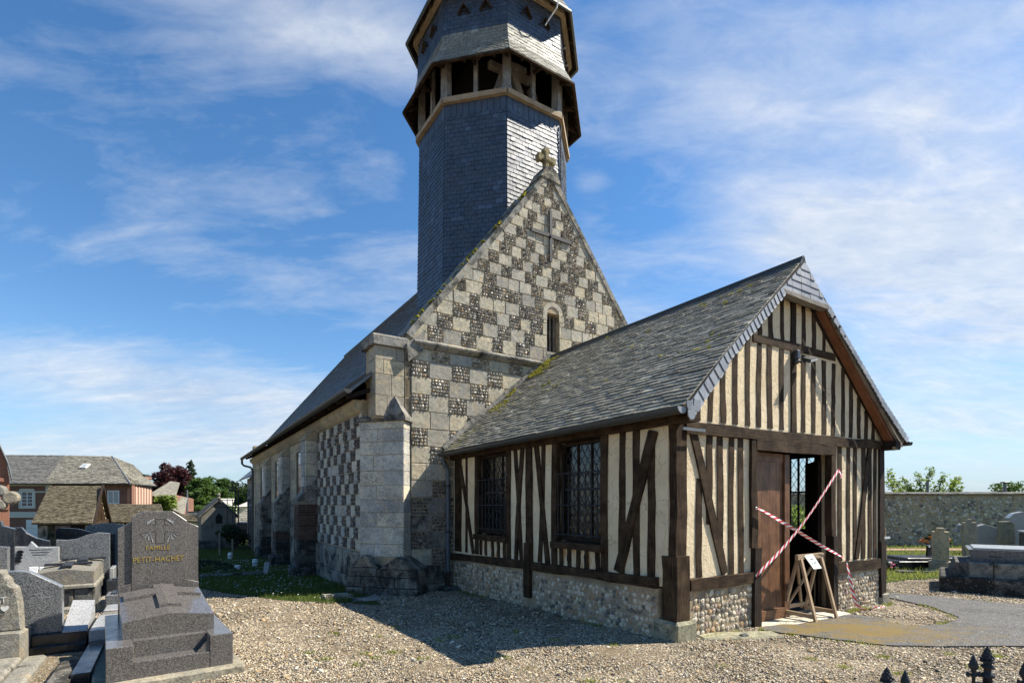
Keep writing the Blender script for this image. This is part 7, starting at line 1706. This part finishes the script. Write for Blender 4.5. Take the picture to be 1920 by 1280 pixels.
g.prism([(0, -1.6), (gl_, -1.6), (gl_, zeb-.1), (gl_/2, zrb-.42), (0, zeb-.12)], fg, 0, .2); g.prism([(bx(158), -1.6), (Rx, -1.6), (Rx, zeb-.1), (bx(158), zeb-.1)], lambda a, b, d_: (a, Yb+d_, b), 0, .2); g.build('gable_wall', [M['plaster']], bn)
for k in range(13):
    a = .15+k*gl_/13; zt2 = zeb + (zrb-zeb)*(1-abs(a-gl_/2)/(gl_/2))-.42; g = G(); g.beam(tuple(Vector(fg(a, -1.6, -.02))), tuple(Vector(fg(a, zt2, -.02))), .13, .06, gv, 2, .01); g.build('stud', [M['oak']], bn)
for k in range(3): x = bx(160)+k*(Rx-bx(160))/2.4; g = G(); g.beam((x, Yb-.02, -1.6), (x, Yb-.02, zeb-.1), .12, .06, X, 2, .01); g.build('stud', [M['oak']], bn)
g = G(); g.beam(tuple(Vector(fg(0, zeb-.05, -.03))), tuple(Vector(fg(gl_, zeb-.05, -.03))), .16, .08, Z, 2, .01); g.build('tie_beam', [M['oak']], bn)
for (p, q) in ((0, gl_/2), (gl_, gl_/2)):
    z0_, z1_ = zeb-.15, zrb+.02; P0, P1 = Vector(fg(p+(-.25 if p == 0 else .25), z0_, -.14)), Vector(fg(q, z1_, -.14)); g = G(); g.beam(P0, P1, .15, .10, Z, 3, .01); g.build('barge_board', [M['oak_dark']], bn)
# long low half timbered shed behind, brown roof
Ys = 33.5; sx_ = lambda u: hx(u, Ys); sz_ = lambda v: hz(v, Ys)
sh = root('half_timbered_shed', (0, 0, 0), 0, 'low half timbered shed with long brown roof between barn and family tomb', 'shed')
A, B, Cc, Dd = (sx_(196), Ys-.3, sz_(978)), (sx_(318), Ys-.3, sz_(978)), (hx(302, Ys+2.4), Ys+2.4, hz(945, Ys+2.4)), (hx(190, Ys+2.4), Ys+2.4, hz(945, Ys+2.4))
g = G(); slab(g, A, B, Cc, Dd, .08); rf = g.build('roof', [M['tile_brown']], sh); tile_rows(rf, A, B, Dd, Cc, 'tile_brown', .26, .17, 'roof_tile', 60, .025)
fsd = lambda a, b, d_: (a, Ys+d_, b)
g = G(); g.prism([(sx_(190), -1.8), (sx_(316), -1.8), (sx_(316), sz_(977)), (sx_(190), sz_(977))], fsd, 0, .2); g.build('wall', [M['plaster']], sh)
for k in range(18): x = sx_(192)+k*.24; g = G(); g.beam((x, Ys-.02, -1.8), (x, Ys-.02, sz_(978)), .11, .05, X, 2, .008); g.build('stud', [M['oak_dark']], sh)
g = G(); g.beam((sx_(200), Ys-.05, sz_(980)), (sx_(212), Ys-.05, -1.2), .2, .05, X, 2, .01); g.build('brace', [M['oak_dark']], sh)
# ivy clad house and chimney right of the long house
Yi = 46.0; ix = lambda u: hx(u, Yi); iz = lambda v: hz(v, Yi)
ih = root('ivy_house', (0, 0, 0), 0, 'house with pale slate roof and green creeper right of the brick chimney', 'house'); fi = lambda a, b, d_: (a, Yi+d_, b)
g = G(); g.prism([(ix(284), -2), (ix(324), -2), (ix(324), iz(934)), (ix(284), iz(925))], fi, 0, 3); g.build('wall', [M['brick']], ih)
g = G(); slab(g, (ix(281), Yi-.3, iz(928)), (ix(332), Yi-.3, iz(933)), (ix(296), Yi+3.0, iz(908)+.3), (ix(278), Yi+3.0, iz(905)+.3), .12); slab(g, (ix(316), Yi-.5, iz(948)), (ix(352), Yi-.5, iz(965)), (ix(332), Yi+1.5, iz(932)), (ix(322), Yi+1.5, iz(930)), .12); rf = g.build('roof', [M['tile_pale']], ih)
g = G(); r = random.Random(6)
for k in range(90): leaves(g, (r.uniform(ix(300), ix(329)), Yi-.25, r.uniform(iz(985), iz(934))), .42, 26, .15, r)
g.build('creeper', [M['leaf_lime']], ih)
cm = G(); cm.box((ix(275), Yi-1, iz(935)), (ix(287), Yi-.3, iz(895))); cm.box((ix(274), Yi-1.06, iz(898)), (ix(288), Yi-.24, iz(895)+.02)); chm = cm.build('chimney', [M['brick_bright']], ih); g = G(); g.box((ix(276), Yi-.95, iz(895)+.03), (ix(286), Yi-.35, iz(890))); g.build('chimney_cap', [M['zinc_dark']], chm)
# white roofed houses far behind, brown roofed house, hedge, car, lamp pole
def cottage(name, u0, u1, ve, vr, Y, wall, roof, label, vb=985):
    o = root(name, (0, 0, 0), 0, label, 'house'); x0, x1 = hx(u0, Y), hx(u1, Y); z0, z1, zb = hz(ve, Y), hz(vr, Y), hz(vb, Y)-1.0; xm_ = (x0+x1)/2
    g = G(); g.box((x0, Y, zb), (x1, Y+4, z0)); g.build('wall', [M[wall]], o)
    g = G(); e = (x1-x0)*.22; slab(g, (x0-.3, Y-.4, z0-.03), (x1+.3, Y-.4, z0-.03), (x1-e, Y+2, z1), (x0+e, Y+2, z1), .1); rf = g.build('roof', [M[roof]], o); tile_rows(rf, (x0-.3, Y-.4, z0-.03), (x1+.3, Y-.4, z0-.03), (x0+e, Y+2, z1), (x1-e, Y+2, z1), roof, .5, .3, 'roof_tile', 20, .03)
    return o
o = cottage('white_cottage', 388, 432, 948, 934, 62, 'pale_render', 'pale_render', 'pale roofed cottage behind the tomb chapel'); win_(o, hx(395, 62), hx(402, 62), hz(958, 62), hz(950, 62), lambda a, b, d_: (a, 62+d_, b))
o = cottage('white_cottage', 448, 474, 950, 938, 64, 'pale_render', 'pale_render', 'small pale gabled cottage near the nave end')
o = cottage('brown_roof_house', 430, 492, 985, 951, 44, 'brick', 'tile_pale', 'brick house with brown tile roof at the end of the nave', 1012)
for (u0, u1, Y, lb) in ((352, 400, 50, 'clipped green hedge left of the tomb chapel'), (400, 440, 52, 'clipped green hedge behind the tomb chapel roof')):
    x0, x1 = hx(u0, Y), hx(u1, Y); o = root('hedge', (0, 0, 0), 0, lb, 'hedge'); g = G(); r = random.Random(u0)
    for k in range(50): leaves(g, (r.uniform(x0, x1), Y+r.uniform(-.3, .3), r.uniform(hz(975, Y), hz(952, Y))), .45, 40, .13, r)
    g.build('foliage', [M['leaf']], o); g = G(); g.box((x0, Y-.1, -2), (x1, Y+.2, hz(958, Y))); g.build('branches', [M['bark']], o)
for (u, v, lb) in ((363, 958, 'small white garden shed box beside the hedge'), (383, 958, 'white window box shed left of the tomb chapel')):
    x, y, z = at(u, v, 47); o = root('garden_box', (x, y, z-1.4), 0, lb, 'shed'); g = G(); g.box((-.45, 0, -.6), (.4, .6, 1.3)); g.build('wall', [M['white_paint']], o); g = G(); g.box((-.5, -.05, 1.3), (.45, .65, 1.38)); g.build('roof', [M['zinc']], o); g = G(); g.box((-.25, -.02, .7), (.2, .01, 1.15)); g.build('pane', [M['pane_net']], o)
x, y, z = at(351, 918, 48); o = root('lamp_pole', (x, y, -1), 0, 'slim pale grey pole in front of the green trees', 'pole'); g = G(); g.tube([(0, 0, 0), (0, 0, 2.2), (0, 0, z+1)], [.14, .10, .06], 8); g.build('pole', [M['zinc']], o); g = G(); g.tube([(0, 0, .0), (0, 0, 1.6)], .2, 8); g.build('base', [M['zinc']], o)
# boundary shed / wall between chapel and tomb with pale road behind
o = root('churchyard_wall', (0, 0, 0), 0, 'low brown capped churchyard wall left of the tomb chapel', 'wall'); g = G(); g.box((hx(338, 36), 36, -1.5), (hx(386, 36), 36.3, hz(976, 36))); g.build('wall', [M['pale_render']], o); g = G(); slab(g, (hx(336, 36), 35.8, hz(977, 36)), (hx(388, 36), 35.8, hz(977, 36)), (hx(388, 37.5), 37.5, hz(964, 37)), (hx(336, 37.5), 37.5, hz(964, 37)), .06); rf = g.build('coping', [M['tile_brown']], o); tile_rows(rf, (hx(336, 36), 35.8, hz(977, 36)), (hx(388, 36), 35.8, hz(977, 36)), (hx(336, 37.5), 37.5, hz(964, 37)), (hx(388, 37.5), 37.5, hz(964, 37)), 'tile_brown', .3, .2, 'coping_tile', 20)
o = root('tomb_railing', (0, 0, 0), 0, 'light iron railing round a grave left of the tomb chapel', 'railing'); g = G()
for k in range(16): x = hx(344+k*2.6, 31); g = G(); g.tube([(x, 31, -.8), (x, 31, hz(985, 31))], .012, 5); g.build('baluster', [M['iron']], o)
g = G(); g.tube([(hx(342, 31), 31, hz(988, 31)), (hx(386, 31), 31, hz(988, 31))], .015, 5); g.build('rail', [M['iron']], o)
# iron scroll gate
gt = root('iron_scroll_gate', (0, 0, 0), 0, 'tall black wrought iron gate arch with scrolls near the nave end', 'gate'); Yg = 27.0; gx_ = lambda u: hx(u, Yg); gz2 = lambda v: hz(v, Yg)
def wire(pts, nm, r_=.022):
    g = G(); g.tube([(gx_(u), Yg, gz2(v)) for u, v in pts], r_, 5); g.build(nm, [M['iron']], gt)
def spiral(cu, cv, R, a0, turns, dirn=1): return [(cu+R*(1-.75*k/24)*math.cos(a0+dirn*turns*2*math.pi*k/24), cv-R*(1-.75*k/24)*math.sin(a0+dirn*turns*2*math.pi*k/24)) for k in range(25)]
for u in (441, 447): wire([(u, 1020), (u, 912 if u == 441 else 918)], 'post', .03)
for u in (426, 436, 466): wire([(u, 1005), (u, 935)], 'upright', .018)
for v in (937, 950): wire([(408, v), (476, v)], 'rail', .018)
for (cu, cv, R, a0, tn, dr_) in ((433, 908, 8.5, 0, 1.25, 1), (449.5, 908, 8.5, math.pi, 1.25, -1), (433, 916, 5.5, 0, 1.1, -1), (454, 918, 6, math.pi, 1.1, 1), (462, 925, 7, math.pi/2, 1.0, -1), (470, 938, 6, math.pi/2, 1.0, -1), (431, 924, 5, 0, 1.0, 1)): wire(spiral(cu, cv, R, a0, tn, dr_), 'scroll', .018)
# dark shrub and parked car beside the chapel
p = at(442, 1000, 27.5); bush(p[0], p[1], -.6, .75, 1.5, 'leaf_dark', 'dark evergreen shrub between the tomb chapel and the nave', 9, 1300, .10)
car = root('parked_car', (hx(468, 34), 34, -.75), .3, 'dark parked car half hidden behind the nave end', 'car')
cp = [(-1.6, .25), (1.6, .25), (1.65, .75), (1.1, .85), (.65, 1.35), (-.7, 1.4), (-1.3, .95), (-1.65, .85)]
g = G(); g.prism(cp, fy(0), 0, 1.5, 0, .06); g.build('body', [M['granite_blue']], car); g = G(); g.prism([(-1.15, .93), (.98, .9), (.58, 1.29), (-.66, 1.33)], fy(-.012), 0, .01); g.build('side_window', [M['pane_dark']], car); 
for x in (-1.0, 1.0): g = G(); g.tube([(x, -.03, .3), (x, .2, .3)], .3, 14); g.build('wheel', [M['iron']], car)
g = G(); g.box((1.60, .2, .6), (1.68, .5, .75)); g.build('headlight', [M['white_paint']], car)
# ------------------------------------------------------------------ trestles, notice, barrier tape
def trestle(t, s, yaw, w_, h, dp, label, folded=0.0):
    p = W(t, s); o = root('trestle', (p.x, p.y, gnd(p.x, p.y)+.02), YAW+yaw, label, 'trestle', 'wooden trestles in the porch door'); m_ = 'trestle_wood'
    def bar(nm, p0, p1, a=.05, b=.035, sd=X): g = G(); g.beam(p0, p1, a, b, sd, 2, .001); g.build(nm, [M[m_]], o)
    bar('top_bar', (-w_/2-.05, 0, h), (w_/2+.05, 0, h), .075, .05, Z)
    fx = .05
    bar('leg', (-w_/2+.03, -.02, h-.03), (-w_/2+.02, -dp, .0)); bar('leg', (w_/2-.03, -.02, h-.03), (w_/2-.02, -dp, .0))
    bar('leg', (-w_/2+.01, .02, h-.03), (-w_/2-.0, dp, .0)); bar('leg', (w_/2-.05, .02, h-.03), (w_/2-.02, dp, .0))
    bar('brace', (w_/2-.06, .035, h-.06), (-w_/2+.02, dp*.95, .10), .04, .025); bar('brace', (-w_/2+.06, .05, h-.06), (w_/2-.10, dp*.95+.012, .10), .04, .025)
    bar('foot_rail', (-w_/2-.03, dp*.88, .10), (-w_/2-.005, -dp*.9, .085), .06, .03, Z); bar('foot_rail', (w_/2-.02, dp*.88, .10), (w_/2+.015, -dp*.9, .085), .06, .03, Z); bar('stretcher', (-w_/2-.02, dp*.90, .16), (w_/2-.02, dp*.90, .16), .06, .03, Z)
    return o
tA = trestle(3.0, -.10, .0, .64, .95, .25, 'wooden trestle with a paper notice standing before the porch doorway')
tB = trestle(2.86, .78, .06, .56, .86, .34, 'second wooden trestle standing behind inside the dark doorway')
p = W(2.92, -.17); o = root('paper_notice', (p.x, p.y, gnd(p.x, p.y)+.99), YAW-.12, 'white laminated notice hung over the front trestle', 'notice')
g = G(); NP = [(-.125, .035, .0), (.075, .035, .015), (.125, -.08, -.195), (-.075, -.09, -.20)]; g.add(NP + [(x, y+.004, z-.002) for x, y, z in NP], [(3, 2, 1, 0), (4, 5, 6, 7), (0, 1, 5, 4), (1, 2, 6, 5), (2, 3, 7, 6), (3, 0, 4, 7)]); sh_ = g.build('sheet', [M['paper']], o)
def onp(a, b): 
    A_, B_, C_, D_ = map(Vector, NP); return (A_.lerp(B_, a)).lerp(D_.lerp(C_, a), b) + Vector((0, -.003, .001))
for (a0, a1, b0, b1) in ((.34, .70, .30, .37), (.26, .78, .55, .63)):
    n_ = 7
    for i in range(n_):
        q0, q1 = a0+(a1-a0)*i/n_, a0+(a1-a0)*(i+.75)/n_; g = G(); g.add([onp(q0, b1), onp(q1, b1), onp(q1, b0), onp(q0, b0)], [(0, 1, 2, 3)]); g.build('printed_word', [M['dark_letter']], sh_)
def tape(pts, label, w_=.055, twist=0.0, seed=0, segs=40):
    """pts in (t, s, z) of the porch frame; a ribbon with slanted stripes carried by its uv"""
    P = [W(t, s, z) for t, s, z in pts]; r = random.Random(seed)
    sm = []
    for i in range(len(P)-1):
        p0, p1, p2, p3 = P[max(i-1, 0)], P[i], P[i+1], P[min(i+2, len(P)-1)]
        for k in range(segs):
            t = k/segs; sm.append(.5*((2*p1) + (p2-p0)*t + (2*p0-5*p1+4*p2-p3)*t*t + (3*p1-p0-3*p2+p3)*t**3))
    sm.append(P[-1]); g = G(); L = 0; nrm_ = -D1; prev = None; rows = []
    for i, c in enumerate(sm):
        ax = (sm[min(i+1, len(sm)-1)] - sm[max(i-1, 0)]).normalized(); sd = ax.cross(nrm_).normalized()
        a = twist*math.sin(L*2.3+seed) ; sd = sd*math.cos(a) + nrm_*math.sin(a)
        if i: L += (c-sm[i-1]).length
        rows.append((c-sd*w_/2, c+sd*w_/2, L))
    for (a, b, l0), (c, d_, l1) in zip(rows, rows[1:]): g.add([a, b, d_, c], [(0, 1, 2, 3)], 0, [[(l0, 0), (l0, 1), (l1, 1), (l1, 0)]])
    o = g.build('barrier_tape', [M['tape']]); return tag(o, label, 'barrier tape', 'red and white barrier tapes')
tape([(1.60, -.10, .70), (1.70, -.135, .80), (2.2, -.15, 1.09), (2.85, -.17, 1.55), (3.60, -.15, 2.13), (3.79, -.14, 2.26), (3.84, -.15, 2.20), (3.86, -.15, 2.14)], 'red and white tape rising to the right across the porch doorway', .048, .15, 1, 14)
tape([(1.61, -.11, 1.655), (1.70, -.13, 1.63), (2.58, -.15, 1.31), (3.20, -.16, 1.08), (3.86, -.16, .86), (3.98, -.17, .74)], 'red and white tape sagging down to the right across the doorway', .046, .75, 2, 12)
tape([(3.975, -.175, .76), (4.06, -.19, .50), (4.13, -.20, .25), (4.22, -.24, .03), (4.42, -.30, -.05), (4.62, -.28, -.085), (4.75, -.22, -.04), (5.0, -.26, -.075), (5.2, -.22, -.06)], 'loose red and white tape end hanging down to the gravel', .046, .9, 3, 12)
# ------------------------------------------------------------------ iron churchyard fence at the lower right
fe_ = root('iron_fence', (1.75, 2.62, -.0), math.radians(-3), 'black cast iron churchyard fence with spear and pine cone finials at lower right', 'fence')
zmap = lambda v, Y: 1.7+(947-v)*Y/1000
FS = .85
def shr(g, x, zt_):
    g.v = [(x+(v[0]-x)*FS, v[1]*FS, zt_+(v[2]-zt_)*FS) for v in g.v]
def spear(x, zt_):
    g = G()
    g.lathe([(.0075, zt_-.24), (.008, zt_-.135), (.016, zt_-.130), (.016, zt_-.118), (.009, zt_-.112), (.010, zt_-.098), (.022, zt_-.080), (.024, zt_-.068), (.017, zt_-.045), (.009, zt_-.022), (.002, zt_)], (x, 0, 0), 10)
    shr(g, x, zt_); f = g.build('spear_finial', [M['iron']], fe_, True)
    for sg in (-1, 1): g = G(); g.tube([(x+sg*.006, 0, zt_-.128), (x+sg*.020, 0, zt_-.116), (x+sg*.032, 0, zt_-.108), (x+sg*.034, 0, zt_-.122), (x+sg*.026, 0, zt_-.130)], [.006, .007, .008, .008, .006], 7); shr(g, x, zt_); g.build('leaf_curl', [M['iron']], f, True)
    g = G(); g.tube([(x, 0, zt_-.22), (x, 0, 0)], .008, 8); g.build('picket', [M['iron']], fe_)
def post_(x, zt_):
    g = G(); g.lathe([(.022, zt_-.60), (.022, zt_-.17), (.034, zt_-.165), (.034, zt_-.150), (.018, zt_-.140), (.018, zt_-.120), (.032, zt_-.110), (.032, zt_-.100), (.020, zt_-.094), (.020, zt_-.085), (.036, zt_-.078), (.036, zt_-.070)], (x, 0, 0), 12); shr(g, x, zt_); p_ = g.build('post_finial', [M['iron']], fe_, True)
    g = G(); g.lathe([(.020, zt_-.075), (.026, zt_-.060), (.022, zt_-.035), (.011, zt_-.012), (.002, zt_+.012)], (x, 0, 0), 10)
    for k in range(30):
        a = k*2.4; u = k/30; z = zt_-.066+.066*u; R = .027*(1-.78*u); f = FL[k % 8]; q = .021*(1-.45*u); c = (x+R*math.cos(a), R*math.sin(a), z); g.add([(c[0]+v[0]*q, c[1]+v[1]*q, c[2]+v[2]*q) for v in f.v], f.f)
    shr(g, x, zt_); g.build('pine_cone', [M['iron']], p_)
    g = G(); g.bevbox((x-.025, -.025, 0), (x+.025, .025, zt_-.55), .004); g.build('post', [M['iron']], fe_); g = G(); g.bevbox((x-.055, -.03, zt_-.19), (x+.06, .03, zt_-.172), .004); g.build('bracket', [M['iron']], p_)
Yf = 2.62
fxm = lambda u: (u-960)*Yf/1000-1.75
for u, v in ((1695, 1253), (1750, 1277), (1817, 1222), (1907, 1235), (1955, 1240), (2003, 1244), (1640, 1290), (1590, 1294)): spear(fxm(u), zmap(v, Yf))
for u, v in ((1662, 1252), (1842, 1211)): post_(fxm(u), zmap(v, Yf))
for z in (.62, .15): g = G(); g.box((fxm(1500), -.012, z), (fxm(2050), .012, z+.03)); g.build('rail', [M['iron']], fe_)
